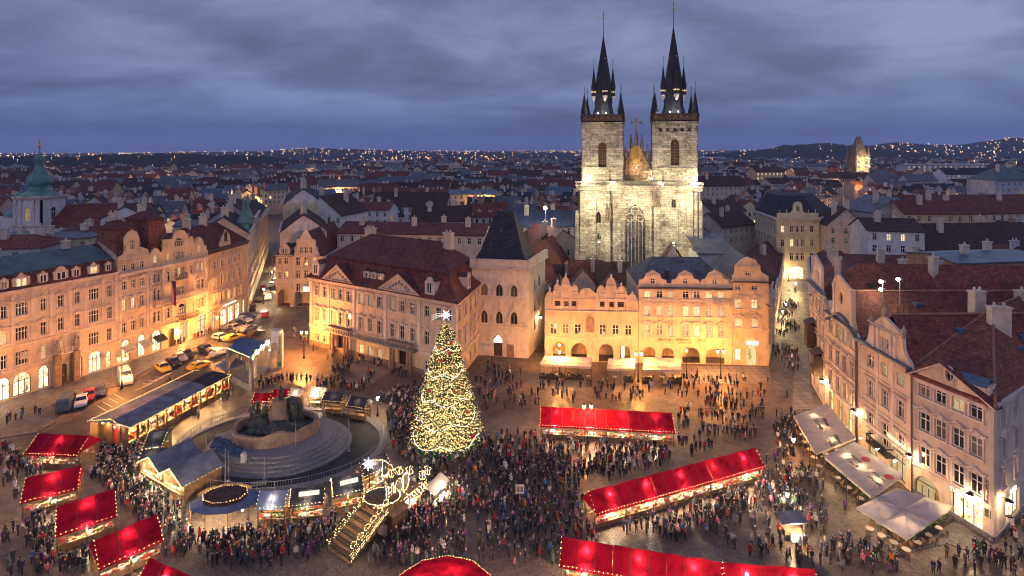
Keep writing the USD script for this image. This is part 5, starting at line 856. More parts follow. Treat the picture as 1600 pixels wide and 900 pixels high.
b = MB(); b.fbox(f, f.u(1539), f.u(1549), .003, .1, f.z(1544, 808), f.z(1544, 796)); T.part('plaque', b, m['bronze'])
FS = Facade(T, R0, RS, EH, mat='pl_sand'); g = FS.f
for i, u in enumerate((3.0, 7.2, 11.5, 16)):
    for j, (zb, hh) in enumerate(((5.2, 2.3), (8.6, 2.4), (12.2, 2.0))): FS.win(u, zb, 1.2, hh, None, None, 'wave' if j < 2 else None)
FS.win(6.0, .5, 5.0, 3.0, 'shop', None, None, frame='frame_dark', bars=(3, 0), depth=.3, name='shop_window'); FS.build('side_wall'); FS.band(.0, .7, .15, name='plinth', mat='granite'); FS.band(EH - .4, EH + .1, .5)
text_on(T, g, 'STORE', 6.0, 3.75, .45, 'sign_glow', .08, .06, name='sign_letters')
pkR, pkR2 = Vc(66.7, 75.5, 22.2), Vc(84, 86, 22.2); cb = R1 + Vc(20, 8.5, EH); ce = RS + Vc(0, 0, EH); a0, a1 = f.w([(-.4, .5, EH - .1)])[0], f.w([(f.L + .45, .5, EH - .1)])[0]
b = MB(); b.poly3([a0, a1, pkR], .2); b.poly3([a1, g.w([(g.L, .5, EH - .1)])[0], pkR2, pkR], .2); b.poly3([a0, pkR, pkR2, cb + Vc(8, 8, 0), cb], .2); T.part('main_roof', b, m['tile_orange'])
for P, Q in ((a0, pkR), (a1, pkR), (pkR, pkR2)): T.part('ridge_cap', MB().tube([P + Vc(0, 0, .08), Q + Vc(0, 0, .08)], .17, 6), m['tile_cap'])
T.part('gutter', MB().tube([a1, g.w([(g.L, .5, EH - .1)])[0]], .16, 6), m['metal_blue'])
b = MB(); apx = f.w([(pk[0], .6, pk[1] + .05)])[0]; bk = a0 * 0 + f.w([(pk[0], -8.3, pk[1] + .05)])[0]; b.poly3([f.w([(-.55, .6, EH - .2)])[0], apx, bk, f.w([(-.55, -.5, EH - .2)])[0]], .15); b.poly3([apx, f.w([(f.L + .55, .6, EH - .2)])[0], f.w([(f.L + .55, -.5, EH - .2)])[0], bk], .15); T.part('gable_roof', b, m['tile_brown'])
dormer(T, g, 1.9, -.6, EH + .1, 2.2, 1.3, 3.0, 'pl_trim', 'metal_blue', None, 'flat', .4)
b = MB(); q = (a1 + pkR2) / 2 + Vc(-.5, -.4, .2); b.box(q[0] - .6, q[0] + .6, q[1] - .5, q[1] + .5, q[2] - .6, q[2] + .35); T.part('skylight', b, m['metal_blue']); chimney(T, 72.0, 74.5, 19, 24.6, 1.5, 2.2, .5, 'pl_rose')
b = MB()
for k in (0, 1): P, Q = (f.w([(.12, .2, 0)])[0], f.w([(.12, .2, EH - .5)])[0]) if k == 0 else (f.w([(f.L - .02, .22, 0)])[0], f.w([(f.L - .02, .22, EH - .5)])[0]); 
b.tube([f.w([(.12, .2, 0)])[0], f.w([(.12, .2, EH - .5)])[0]], .09, 6); T.part('drainpipe', b, m['frame_dark'])
FOOT.append([tuple(p[:2]) for p in (R0, RS, RS + Vc(10, 22, 0), R1 + Vc(18, 8, 0), R1)])

T = Thing('cream_gable_house', 'cream house with ornate gable, small balcony and long red roof', 'house', base_of(R1, R2), group='houses along the right side of the square'); E2 = 15.6
fr0 = Fr(R2, R1); F = Facade(T, R2, R1, outline=[(0, 0), (fr0.L, 0), (fr0.L, E2)] + [fr0.uz(*p) for p in ((1421, 566), (1415, 557), (1411, 545), (1410, 527), (1408, 522), (1380, 493), (1362, 505), (1358, 508), (1357, 522), (1354, 530), (1346, 540))] + [(0, E2)], mat='pl_cream'); f = F.f; z = lambda y: f.z(1382.7, y)
F.grid([1360, 1382.7, 1407], [(568, 588), (610, 636)], 1.45, (None, 'flat'), {(0, 1), (0, 2)}, ref=1382.7, bars=(1, 1), litmat='lit_soft'); F.grid([1360, 1407], [(661, 688)], 1.45, ('flat',), ref=1382.7); F.grid([1382.7], [(661, 698)], 1.5, ('flat',), ref=1382.7); F.grid([1378.5, 1385.5], [(529, 545)], .85, (None,), ref=1382.7)
F.shop(f.u(1365), 2.6, 3.6, lit='lit', arch=None); F.shop(f.u(1402), 3.2, 3.6, lit='lit', arch=None, bars=(2, 1)); F.build()
F.band(z(556), z(551), .7, name='cornice', mat='metal_blue'); F.band(z(598.5), z(597), .15, name='string_course'); F.band(z(648.5), z(647), .15, name='string_course'); F.band(f.z(1382.7, 514), f.z(1382.7, 512), .3, f.u(1357.5), f.u(1409.5), 'gable_ledge'); F.band(4.35, 4.8, .4, name='string_course')
F.pilasters([f.u(p) for p in (1365.5, 1372, 1392, 1399)], z(551), z(516), .4); F.pilasters([f.u(p) for p in (1342, 1371, 1395, 1421)], z(700), z(558), .5, .08)
balustrade(T, f, f.u(1366), f.u(1399), 0, 1.25, z(701), 'frame_dark', 1.0, .25, iron=True)
for px, y in ((1380, 493), (1360, 507), (1410, 526)): b = MB(); finial(b, f, f.u(px), -.2, f.z(px, y) - .15, .4, 1.7); T.part('finial', b, m['statue'], smooth=50)
text_on(T, f, 'RESTAURANT', f.u(1402), 4.95, .4, 'bulb_warm', .12, .05, name='sign_letters')
b = MB(); b.tube([f.w([(.1, .2, 0)])[0], f.w([(.1, .2, E2)])[0]], .12, 6); T.part('drainpipe', b, m['frame_dark'])
body(T, f, 0, f.L, -26, -.46, E2 - .3, 'pl_white'); q0, q1 = f.w([(f.L * .52, -1.2, 21.2)])[0], f.w([(f.L * .52, -27, 21.6)])[0]
b = MB(); b.poly3([f.w([(f.L - .1, -.3, E2)])[0], f.w([(f.L - .1, -27, E2)])[0], q1, q0], .2); b.poly3([f.w([(.1, -27, E2)])[0], f.w([(.1, -.3, E2)])[0], q0, q1], .2); T.part('roof', b, m['tile_red']); ROOFTRIM(T, f, q0, q1, -27, E2); b = MB(); b.poly3([f.w([(f.L - .1, -27, E2 - .1)])[0], f.w([(.1, -27, E2 - .1)])[0], q1]); T.part('rear_gable', b, m['pl_white'])
q = f.w([(f.L * .74, -13.5, 0)])[0]; chimney(T, q[0], q[1], 16.5, 23.0, 1.0, 2.4, -.1); q = f.w([(f.L * .66, -21, 0)])[0]; b = MB(); b.box(q[0] - .6, q[0] + .6, q[1] - .6, q[1] + .6, 18.5, 20.9); T.part('roof_vent', b, m['pl_white'])
b = MB(); q = f.w([(f.L * .86, -14.5, 0)])[0]; b.box(q[0] - .9, q[0] + .9, q[1] - .6, q[1] + .6, 16, 18.4); T.part('roof_light', b, m['metal_blue'])
b = MB()
for k in range(6): P = f.w([(f.L * .5, -2 - k * .9, 21.3)])[0]; b.tube([P, P + Vc(0, 0, 1.0)], .03)
b.tube([f.w([(f.L * .5, -2, 22.3)])[0], f.w([(f.L * .5, -6.5, 22.3)])[0]], .03); T.part('roof_railing', b, m['iron'])

T = Thing('volute_gable_house', 'peach house with tall curved gable and floodlights on its roof', 'house', base_of(R2, R3), group='houses along the right side of the square'); E3 = 15.9
fr0 = Fr(R3, R2); F = Facade(T, R3 + Vc(0, 0, 0), R2, outline=[(0, 0), (fr0.L, 0)] + [fr0.uz(*p) for p in ((1339.8, 527), (1335, 517), (1332.5, 500), (1332, 453), (1327, 452), (1318, 441), (1308, 428), (1301.5, 437), (1301, 478), (1297, 490), (1291.3, 492))], mat='pl_peach'); f = F.f; z = lambda y: f.z(1319, y)
cols = [1298, 1309, 1319.5, 1331.5]; F.grid(cols, [(514, 536), (555, 581), (597, 622)], 1.25, ('flat', 'wave', 'wave'), {(0, 1), (0, 2), (0, 3)}, ref=1319.5, litmat='lit_soft'); ov = [(f.u(1314) + .6 * math.cos(t), f.z(1314, 466) + 1.0 * math.sin(t)) for t in np.linspace(0, 6.283, 13)[:-1]]; F.hole(ov)
for px in (1299, 1312, 1328): F.shop(f.u(px), 2.0, 3.6, lit='lit', arch=None)
F.build(); b = MB(); b.fbox(f, f.u(1314) - .7, f.u(1314) + .7, -.3, -.25, ov[9][1], ov[3][1]); T.part('oval_pane', b, m['glass']); F.band(z(507), z(503), .5, name='cornice', mat='metal_blue'); F.band(z(547), z(545), .3, name='string_course'); F.band(z(590), z(588), .3, name='string_course'); F.band(4.3, 4.7, .3, name='string_course'); F.pilasters([f.u(1303), f.u(1330)], z(503), f.z(1316, 448), .6)
b = MB(); o_ = [fr0.uz(*p) for p in ((1295, 497), (1303, 492), (1312, 488), (1322, 496), (1331, 510), (1340, 524))]; b.ext(f, [o_ + [(p[0], p[1] - .3) for p in o_[::-1]]], .003, .6); T.part('curved_pediment', b, m['metal_blue']); b = MB(); b.tube([f.w([(f.L - .1, .2, 0)])[0], f.w([(f.L - .1, .2, E3)])[0]], .12, 6); T.part('drainpipe', b, m['frame_dark'])
body(T, f, 0, f.L, -30, -.46, E3, 'pl_white'); q0, q1 = f.w([(f.L * .45, -1.2, 21.4)])[0], f.w([(f.L * .45, -32, 22.6)])[0]
b = MB(); b.poly3([f.w([(f.L, -.3, E3)])[0], f.w([(f.L, -32, E3)])[0], q1, q0], .2); b.poly3([f.w([(0, -32, E3)])[0], f.w([(0, -.3, E3)])[0], q0, q1], .2); T.part('roof', b, m['tile_brown']); ROOFTRIM(T, f, q0, q1, -32, E3); b = MB(); b.poly3([f.w([(f.L - .1, -31.9, E3 - .1)])[0], f.w([(.1, -31.9, E3 - .1)])[0], q1]); T.part('rear_gable', b, m['pl_white'])
FLOODS = []
for u, d, h in ((.62, -5.5, 23.6), (.62, -5.45, 22.4), (.6, -8.0, 24.0)):
    q = f.w([(f.L * u, d, h)])[0]; b = MB(); b.tube([q - Vc(0, 0, h - 18.5), q], .07); b.box(q[0] - .4, q[0] + .3, q[1] - .3, q[1] + .3, h - .1, h + .1); p = T.part('flood_mast', b, m['steel']); b = MB(); b.ball(q + Vc(-.35, -.1, 0), .3); T.part('lens', b, m['lampwhite'], p); FLOODS.append(q + Vc(-.7, -.3, 0)); lit_sphere(T.path, 'lamp_light', q + Vc(-.75, -.3, .1), .25, 160, (1, .8, .5), T.o)
for u, d, l in ((.7, -24, 1.5), (.85, -17, 2.0), (.8, -30, 1.5)): q = f.w([(f.L * u, d, 0)])[0]; chimney(T, q[0], q[1], 16, 22.5 + l * .3, 1.1, l, .2)

# the next houses, into the lane
LD2 = Vc(.476, .88, 0); Q = R4.copy()
T = Thing('bay_window_house', 'tall peach house with wooden bay windows at the lane corner', 'house', base_of(R3, R4), group='houses along the right side of the square'); F = Facade(T, R4, R3 + Vc(0, .1, 0), outline=[(0, 0), (Fr(R4, R3).L, 0), (Fr(R4, R3).L, 17.5), (7.2, 19.5), (7.0, 23.5), (2.2, 24.8), (1.6, 21.5), (0, 20.5)], mat='pl_rose'); f = F.f
for i in range(4):
    for j in range(4): F.win(1.4 + i * 2.6, 4.9 + j * 3.5, 1.2, 2.2, None, None, 'flat' if j else None)
    F.shop(1.4 + i * 2.6, 1.8, 3.5, lit='shop', arch=None)
for i in range(2): F.win(3.6 + i * 1.8, 20.3, 1.0, 2.0)
F.build(); F.band(19.2, 19.7, .8, 0, f.L, 'cornice', 'metal_blue'); F.band(4.1, 4.5, .3, name='string_course')
for u, zb, hh in ((2.6, 8.0, 4.2), (7.6, 4.8, 3.6)):
    b = MB(); b.fbox(f, u - 1.3, u + 1.3, .05, 1.5, zb, zb + hh); p = T.part('bay_window', b, m['wood_dark']); b = MB(); b.poly3(f.w([(u - 1.5, 1.75, zb + hh), (u + 1.5, 1.75, zb + hh), (u + 1.5, 0.02, zb + hh + .8), (u - 1.5, .02, zb + hh + .8)]), .1); T.part('bay_roof', b, m['frame_dark'], p); b = MB()
    for k in (-1, 0, 1): b.fbox(f, u + k * .8 - .3, u + k * .8 + .3, 1.503, 1.52, zb + 1.1, zb + hh - .5)
    T.part('pane', b, m['glass'], p)
body(T, f, 0, f.L, -34, -.46, 18.5, 'pl_white'); q0, q1 = f.w([(f.L * .5, -6, 24.2)])[0], f.w([(f.L * .5, -36, 25.4)])[0]; b = MB(); b.poly3([f.w([(f.L, -1.5, 18)])[0], f.w([(f.L, -36, 18)])[0], q1, q0], .2); b.poly3([f.w([(0, -36, 18)])[0], f.w([(0, -1.5, 18)])[0], q0, q1], .2); b.poly3([f.w([(0, -1.5, 18)])[0], f.w([(f.L, -1.5, 18)])[0], q0], .1); T.part('roof', b, m['tile_red'])
for u, d in ((.75, -8), (.7, -16), (.7, -27)):
    q = f.w([(f.L * u, d, 0)])[0]; b = MB(); b.box(q[0] - 1.2, q[0] + 1.2, q[1] - .3, q[1] + 1.0, 20.4, 21.3); T.part('roof_hatch', b, m['tile_dark'])
q = f.w([(f.L * .6, -17, 0)])[0]; chimney(T, q[0], q[1], 21, 26, .9, 1.2, .3)
for k, (ln, h, mt, rf, lab) in enumerate(((20, 17, 'pl_peach', 'tile_brown', 'peach lane house with small towers on its front, right side'), (24, 14, 'pl_rose', 'tile_dark', 'rose lane house half way to the crossing, right side'), (28, 11.5, 'pl_sand', 'tile_brown', 'sand lane house nearest the crossing, right side'))):
    P1_ = Q + LD2 * ln; T = Thing('lane_house', lab, 'house', Q + LD2 * ln / 2, group='houses along the crowded lane'); F = Facade(T, P1_, Q + LD2 * .3, h, mat=mt); f = F.f; n = int(ln / 2.8)
    for i in range(n):
        for j in range(int((h - 4.5) / 3.2)): F.win((i + .5) * f.L / n, 4.7 + j * 3.2, 1.15, 2.0, 'lit_soft' if rnd.random() < .15 else None, None, 'flat' if k == 0 else None)
        F.shop((i + .5) * f.L / n, 1.9, 3.4, lit='shop', arch=None)
    F.build(); F.band(h - .5, h + .1, .6); F.band(4.1, 4.5, .3, name='string_course'); body(T, f, 0, f.L, -12, -.46, h, mt); roof_gable(T, f, 0, f.L, -12, 0, h, h + 4.0, rf, ends='pl_white')
    for u in (4, f.L - 5): q = f.w([(u, -4.5, 0)])[0]; chimney(T, q[0], q[1], h + 2, h + 6, 1, 1.6, .9)
    if k == 0: b = MB(); b.ext(f, [[(8, h + .1), (12, h + .1), (12, h + 3), (11.6, h + 4), (10, h + 5.6), (8.4, h + 4), (8, h + 3)]], -.5, 0); T.part('front_gable', b, m['pl_rose']); finial(b, f, 10, -.2, h + 5.5, .4, 1.6)
    Q = P1_
# ---------------------------------------------------------------- light strings and lamps
def bulbs(T, pts, mat='bulb_warm', r=.06, gap=.28, name='light_string', parent=None, sag=0.0):
    b = MB(); pts = [np.asarray(p, float) for p in pts]; iv, if_ = ICO[0]
    for P, Q in zip(pts[:-1], pts[1:]):
        n = max(1, int(np.linalg.norm(Q - P) / gap))
        for k in range(n): t = k / n; c = P + (Q - P) * t - Vc(0, 0, sag * 4 * t * (1 - t)); b.add(iv * r * rnd.uniform(.5, .95) + c + np.array([rnd.uniform(-.03, .03) for _ in range(3)]), if_)
    return T.part(name, b, m[mat], parent, kind='stuff')
LAMPN = [0]
def street_lamp(px, py_lamp, py_base, power, lab, kind='sodium', two=False, col=(1, .385, .08)):
    power *= 3.3
    g = G(px, py_base); h = ZD(py_lamp, g[1]); T = Thing('street_lamp', lab, 'street lamp', g, group='street lamps'); b = MB()
    b.lathe((g[0], g[1], 0), [(.26, 0), (.26, .35), (.16, .5), (.11, 1.4), (.07, 1.6), (.055, h - .9), (0, h - .9)], 8); T.part('post', b, m['iron'], smooth=40)
    for s in ((-.55, .55) if two else (0,)):
        c = g + Vc(s, 0, h)
        if two: b = MB(); b.tube([g + Vc(0, 0, h - 1.0), g + Vc(s * .8, 0, h - .75), c - Vc(0, 0, .3)], .035); T.part('arm', b, m['iron'])
        b = MB(); b.lathe((c[0], c[1], c[2]), [(.0, .36), (.05, .5), (.28, .3), (.3, .26), (.0, .27)], 6); b.lathe((c[0], c[1], c[2]), [(0, -.42), (.13, -.4), (.15, -.3), (0, -.31)], 6); lan = T.part('lantern', b, m['iron']); b = MB(); b.lathe((c[0], c[1], c[2]), [(0, -.3), (.15, -.29), (.27, .25), (0, .26)], 6); T.part('glass', b, m[kind], lan); 
        for k in range(1): lit_sphere(T.path, 'lamp_light', c + Vc(0, -.05, .0), .36, power / (2 if two else 1), col, T.o)
    return T
street_lamp(475, 519, 560, 950, 'street lamp glowing orange left of the rococo palace corner', two=True)
street_lamp(343, 496, 534, 820, 'street lamp at the pavement below the ornate palace right end', two=True)
street_lamp(190.5, 561, 608, 620, 'street lamp behind the white van', two=True)
street_lamp(282, 517, 538, 380, 'street lamp before the lit portal of the ornate palace')
street_lamp(997.5, 553, 597, 560, 'street lamp between the two terrace awnings', two=True)
street_lamp(1126, 549, 592, 640, 'street lamp on the slabs before the gallery house', two=True)
street_lamp(1073 + 0, 547, 592, 0.01 + 180, 'street lamp beside the striped terrace awning of the gallery house')
street_lamp(874, 550, 588, 480, 'street lamp rising out of the leftmost terrace awning')
street_lamp(918, 635, 690, 420, 'street lamp behind the red roofed row near the middle', two=True)
street_lamp(590, 622, 650, 70, 'white lamp beside the brown roofed wooden hut', 'lampwhite', col=(1, .72, .38))
street_lamp(1230, 772, 800, 60, 'short lamp by the food cart', 'lampwhite', col=(1, .8, .5))
street_lamp(-40, 560, 668, 330, 'street lamp at the pavement edge, far left', two=True); street_lamp(1240, 687, 712, 40, 'small lamp at the corner of the farthest canopy', 'lampwhite')
for x, y, pw in ((19, 38, 3600), (-44, 40, 900)):
    g = Vc(x, y, 0); T = Thing('street_lamp', 'tall lamp in the near part of the square', 'street lamp', g, group='street lamps'); b = MB(); b.lathe(g, [(.3, 0), (.3, .5), (.12, .8), (.08, 9.4), (0, 9.5)], 8); T.part('post', b, m['iron']); b = MB(); b.ball(g + Vc(0, 0, 9.8), .38); T.part('globe', b, m['sodium']); lit_sphere(T.path, 'lamp_light', g + Vc(0, 0, 9.8), .4, pw * .75, (1, .56, .30), T.o)
for px, a, c, lab in ((1223, 487, 505, 'first lamp up the lane on its left side'), (1228, 475, 492, 'second lamp up the lane on its left side'), (1243, 443, 457, 'farthest lamp of the lane'), (1232, 425, 440, 'lamp at the foot of the yellow block'), (1196, 422, 434, 'lamp by the yellow block left wing'), (440, 447, 466, 'lamp by the arcade of the gabled house'), (412, 452, 475, 'lamp among the street traffic'), (425, 425, 440, 'lamp high up the narrow street'), (432, 408, 420, 'farthest lamp of the narrow street')): street_lamp(px, a, c, 150 if 'yellow' in lab else 220, lab, 'lampwhite', col=(1, .66, .3))
def wall_lantern(fr, u, z, power, lab):
    c = fr.w([(u, .9, z)])[0]; T = Thing('wall_lantern', lab, 'lantern', c, group='wall lanterns'); b = MB(); b.tube([fr.w([(u, .0, z + .1)])[0], fr.w([(u, .5, z + .35)])[0], c + Vc(0, 0, .45)], .04); T.part('bracket', b, m['iron'])
    b = MB(); b.lathe(c, [(0, .5), (.42, .22), (.42, .16), (0, .17)], 6); T.part('lantern_cap', b, m['iron']); b = MB(); b.lathe(c, [(0, -.3), (.14, -.28), (.26, .16), (0, .17)], 6); T.part('glass', b, m['lampwhite']); lit_sphere(T.path, 'lamp_light', c, .3, power * 2.2, (1, .58, .26), T.o)
hf, cf, vf = Fr(R1, R0), Fr(R2, R1), Fr(R3, R2)
wall_lantern(cf, .4, 5.2, 90, 'wall lantern at the seam between cream house and peach house'); wall_lantern(hf, .3, 5.0, 90, 'wall lantern where the hotel meets the cream house'); wall_lantern(hf, hf.u(1524), 4.3, 110, 'wall lantern right of the hotel shop window'); wall_lantern(Fr(R0, RS), 1.6, 4.4, 110, 'wall lantern on the hotel side wall'); wall_lantern(vf, .3, 5.0, 160, 'bright wall lantern above the first terrace awning'); wall_lantern(Fr(B1, B2), 6.5, 7.0, 90, 'wall lantern in the alley beside the tower house')

# ---------------------------------------------------------------- monument in its oval moat
MC = Vc(-34.4, 81.3, 0)
def oval(rx, ry, z, n=56, c=MC, rot=-.05): a = np.arange(n) * 2 * np.pi / n; x, y = rx * np.cos(a), ry * np.sin(a); return np.stack([c[0] + x * math.cos(rot) - y * math.sin(rot), c[1] + x * math.sin(rot) + y * math.cos(rot), np.full(n, z)], 1)
def ringmesh(b, loops):
    n = len(loops[0]); v = np.vstack(loops); f = []
    for r in range(len(loops) - 1):
        for i in range(n): j = (i + 1) % n; f += [(r * n + i, r * n + j, (r + 1) * n + j), (r * n + i, (r + 1) * n + j, (r + 1) * n + i)]
    b.add(v, f)
T = Thing('monument', 'dark bronze monument on a stepped granite oval inside a moat', 'monument', MC); PC = MC + Vc(-.3, -.1, 0)
b = MB(); ringmesh(b, [oval(14.6, 10.8, .012), oval(10.2, 8.0, .012)]); T.part('moat', b, m['moat'])
b = MB(); ringmesh(b, [oval(15.6, 11.8, 0), oval(15.6, 11.8, .16), oval(14.5, 10.7, .16), oval(14.5, 10.7, .0)]); T.part('kerb', b, m['granite'])
for k in range(5): b = MB(); rx, ry = 10.6 - k * .72, 8.4 - k * .68; o0, o1 = oval(rx, ry, k * .27, c=PC), oval(rx, ry, (k + 1) * .27, c=PC); ringmesh(b, [o0, o1]); i1 = oval(rx - .74, ry - .7, (k + 1) * .27, c=PC); ringmesh(b, [o1, i1]); T.part('step', b, m['granite'])
b = MB(); b.poly3(oval(7.1, 5.1, 1.352, c=PC)); T.part('platform', b, m['granite'])
RC = Vc(-35.6, 82.2, 0); b = MB(); 
def wav(o, amp, sd): n = meshkit.noise(np.stack([o[:, 0] * .5, o[:, 1] * .5, np.full(len(o), sd)], 1), 3) - .5; o = o.copy(); o[:, 2] += n * amp; return o
ringmesh(b, [oval(6.2, 4.5, 1.3, c=RC, rot=.30), wav(oval(6.0, 4.3, 3.0, c=RC, rot=.30), .8, 1), wav(oval(5.5, 3.8, 3.0, c=RC, rot=.30), .8, 1), oval(5.3, 3.6, 2.2, c=RC, rot=.30)]); T.part('curved_wall', b, m['sandstone'])
b = MB(); iv, if_ = ICO[2]
for k in range(26):
    a, r = rnd.uniform(0, 6.28), math.sqrt(rnd.random()) * .9; c = Vc(RC[0] + math.cos(a) * 5.2 * r, RC[1] + math.sin(a) * 3.4 * r, 2.2); v = iv * np.array([rnd.uniform(.8, 1.5), rnd.uniform(.7, 1.3), rnd.uniform(.5, 1.3)]); v = v * (1 + .35 * (meshkit.noise(v * 2.2 + k) - .5)[:, None] * 2); b.add(v + c, if_)
T.part('bronze_rocks', b, m['bronze'], smooth=60)
HC = G(436, 662, 2.2); b = MB(); sec = [(2.2, 2.1, 1.5), (2.9, 1.65, 1.2), (3.8, 1.3, 1.0), (5.0, 1.12, .9), (5.9, 1.05, .85)]
loops = []
for z, rx, ry in sec: a = np.arange(14) * 2 * np.pi / 14; w_ = 1 + .14 * np.cos(a * 5 + z); loops.append(np.stack([HC[0] + rx * np.cos(a) * w_, HC[1] + ry * np.sin(a) * w_, np.full(14, z)], 1))
ringmesh(b, loops); b.poly3(loops[-1]); T.part('stone_pillar', b, m['sandstone'], smooth=50)
def robed(b, c, h, lean=0.0, ph=0.0):          # a cloaked bronze figure
    s = h / 1.8; prof = [(.0, 0), (.34, 0), (.30, .35), (.24, .8), (.2, 1.0), (.26, 1.3), (.22, 1.48), (.08, 1.52), (.07, 1.58)]; n = 10; a = np.arange(n) * 2 * np.pi / n; L = []
    for r, z in prof: w_ = r * (1 + .18 * np.cos(a * 4 + ph + z * 2)); L.append(np.stack([c[0] + lean * z * s + w_ * s * np.cos(a), c[1] + w_ * s * .8 * np.sin(a), np.full(n, c[2] + z * s)], 1))
    ringmesh(b, L); b.ball(c + Vc(lean * 1.68 * s, 0, 1.68 * s), .125 * s, 1, (.9, 1, 1.15))
    for q in (-1, 1): b.tube([c + Vc(lean * 1.4 * s + q * .24 * s, 0, 1.4 * s), c + Vc(lean * 1.1 * s + q * .36 * s, -.1 * s, 1.08 * s), c + Vc(lean * s + q * .2 * s, -.3 * s, .95 * s)], [.085 * s, .07 * s, .05 * s], 6)
b = MB(); robed(b, HC + Vc(.25, 0, 3.65), 2.2); T.part('standing_figure', b, m['bronze'], smooth=60)
GC = G(458, 655, 2.2); b = MB(); loops = []
for z, rx, ry in ((2.2, 1.9, 1.3), (3.2, 1.5, 1.0), (4.5, 1.3, .9), (5.3, 1.1, .8), (5.6, .7, .5)): a = np.arange(14) * 2 * np.pi / 14; w_ = 1 + .2 * np.cos(a * 4 + z * .7); loops.append(np.stack([GC[0] + rx * np.cos(a) * w_, GC[1] + ry * np.sin(a) * w_, np.full(14, z)], 1))
ringmesh(b, loops); b.poly3(loops[-1]); T.part('bronze_mass', b, m['bronze'], smooth=50)
for dx, dy, z, h, ln in ((-.9, -1.0, 2.6, 3.0, .05), (.6, -1.1, 2.6, 2.8, -.05), (1.3, -.5, 2.5, 2.6, .0), (-6.2, -.6, 2.5, 2.4, .12), (-5.2, -1.3, 2.4, 2.2, -.15), (-4.0, -1.0, 2.6, 2.5, .1), (-3.2, -.2, 2.8, 2.3, .2), (-5.6, .6, 2.6, 2.4, -.1), (-2.4, -1.2, 2.5, 2.0, .3)):
    b = MB(); robed(b, GC + Vc(dx, dy, z - 2.2), h, ln, dx); T.part('bronze_figure', b, m['bronze'], smooth=60)
b = MB(); pl = [G(330, 700, .9), G(338, 684, .9), G(366, 678, .9), G(372, 690, .9), G(384, 706, .9), G(398, 716, .9), G(386, 726, .9), G(352, 722, .9), G(336, 712, .9)]; b.prism([(p[0], p[1]) for p in pl], .0, 1.45); T.part('planter', b, m['granite'])
b = MB(); cen = sum(pl) / len(pl)
for k in range(7):
    for j in range(5):
        t = (k + .5) / 7; P = pl[0] + (pl[5] - pl[0]) * t; n_ = Vc(-.25, .97, 0); c = P + n_ * (j - 1.6) * .75
        if all(np.cross(pl[(i + 1) % len(pl)][:2] - pl[i][:2], c[:2] - pl[i][:2]) < 0 for i in range(len(pl))) or all(np.cross(pl[(i + 1) % len(pl)][:2] - pl[i][:2], c[:2] - pl[i][:2]) > 0 for i in range(len(pl))): b.ball((c[0], c[1], 1.5), .55, 1, (1, .7, .35))
if b.n: T.part('planting', b, m['flowers'])
for px, py in ((405, 758), (335, 738), (340, 702)): b = MB(); c = G(px, py); b.fbox(Fr(c - Vc(1, .3, 0), c + Vc(1, .3, 0)), 0, 2, -.25, .25, .3, .45); b.fbox(Fr(c - Vc(1, .3, 0), c + Vc(1, .3, 0)), .1, 1.9, -.2, .2, 0.0, .3); T.part('stone_bench', b, m['granite'])
b = MB(); b.box(G(381, 725, 1.0)[0] - .3, G(381, 725, 1.0)[0] + .3, G(381, 725, 1.0)[1] - .3, G(381, 725, 1.0)[1] + .3, 1.35, 2.5); T.part('white_box', b, m['pl_white'])
# railing round the moat: posts and two rails, one panel after another
T = Thing('moat_railing', 'steel crowd railing curving around the monument moat', 'railing', MC); o = oval(15.1, 11.3, .16, 44)
for i in range(44):
    P, Q = o[i], o[(i + 1) % 44]; b = MB(); b.tube([P, P + Vc(0, 0, 1.1)], .04); d = (Q - P)
    for z in (.35, 1.08): b.tube([P + Vc(0, 0, z), Q + Vc(0, 0, z) - d * .03], .028)
    for k in range(1, 6): b.tube([P + d * k / 6 + Vc(0, 0, .35), P + d * k / 6 + Vc(0, 0, 1.08)], .014, 4)
    T.part('panel', b, m['steel'])
for px, a, c in ((462, 612, 712), (352, 688, 760), (322, 648, 740), (545, 655, 705), (413, 715, 748), (357, 705, 752)):
    g = G(px, c); T2 = Thing('thin_pole', 'thin grey pole standing in the dark moat', 'pole', g, group='thin poles in the moat'); b = MB(); h = min(5, ZD(a, g[1])); b.tube([g, g + Vc(0, 0, h)], [.09, .05], 6); T2.part('pole', b, m['steel']); b = MB(); b.lathe((g[0], g[1], 0), [(.22, 0), (.22, .12), (.12, .2), (0, .2)], 8); T2.part('foot', b, m['steel'])

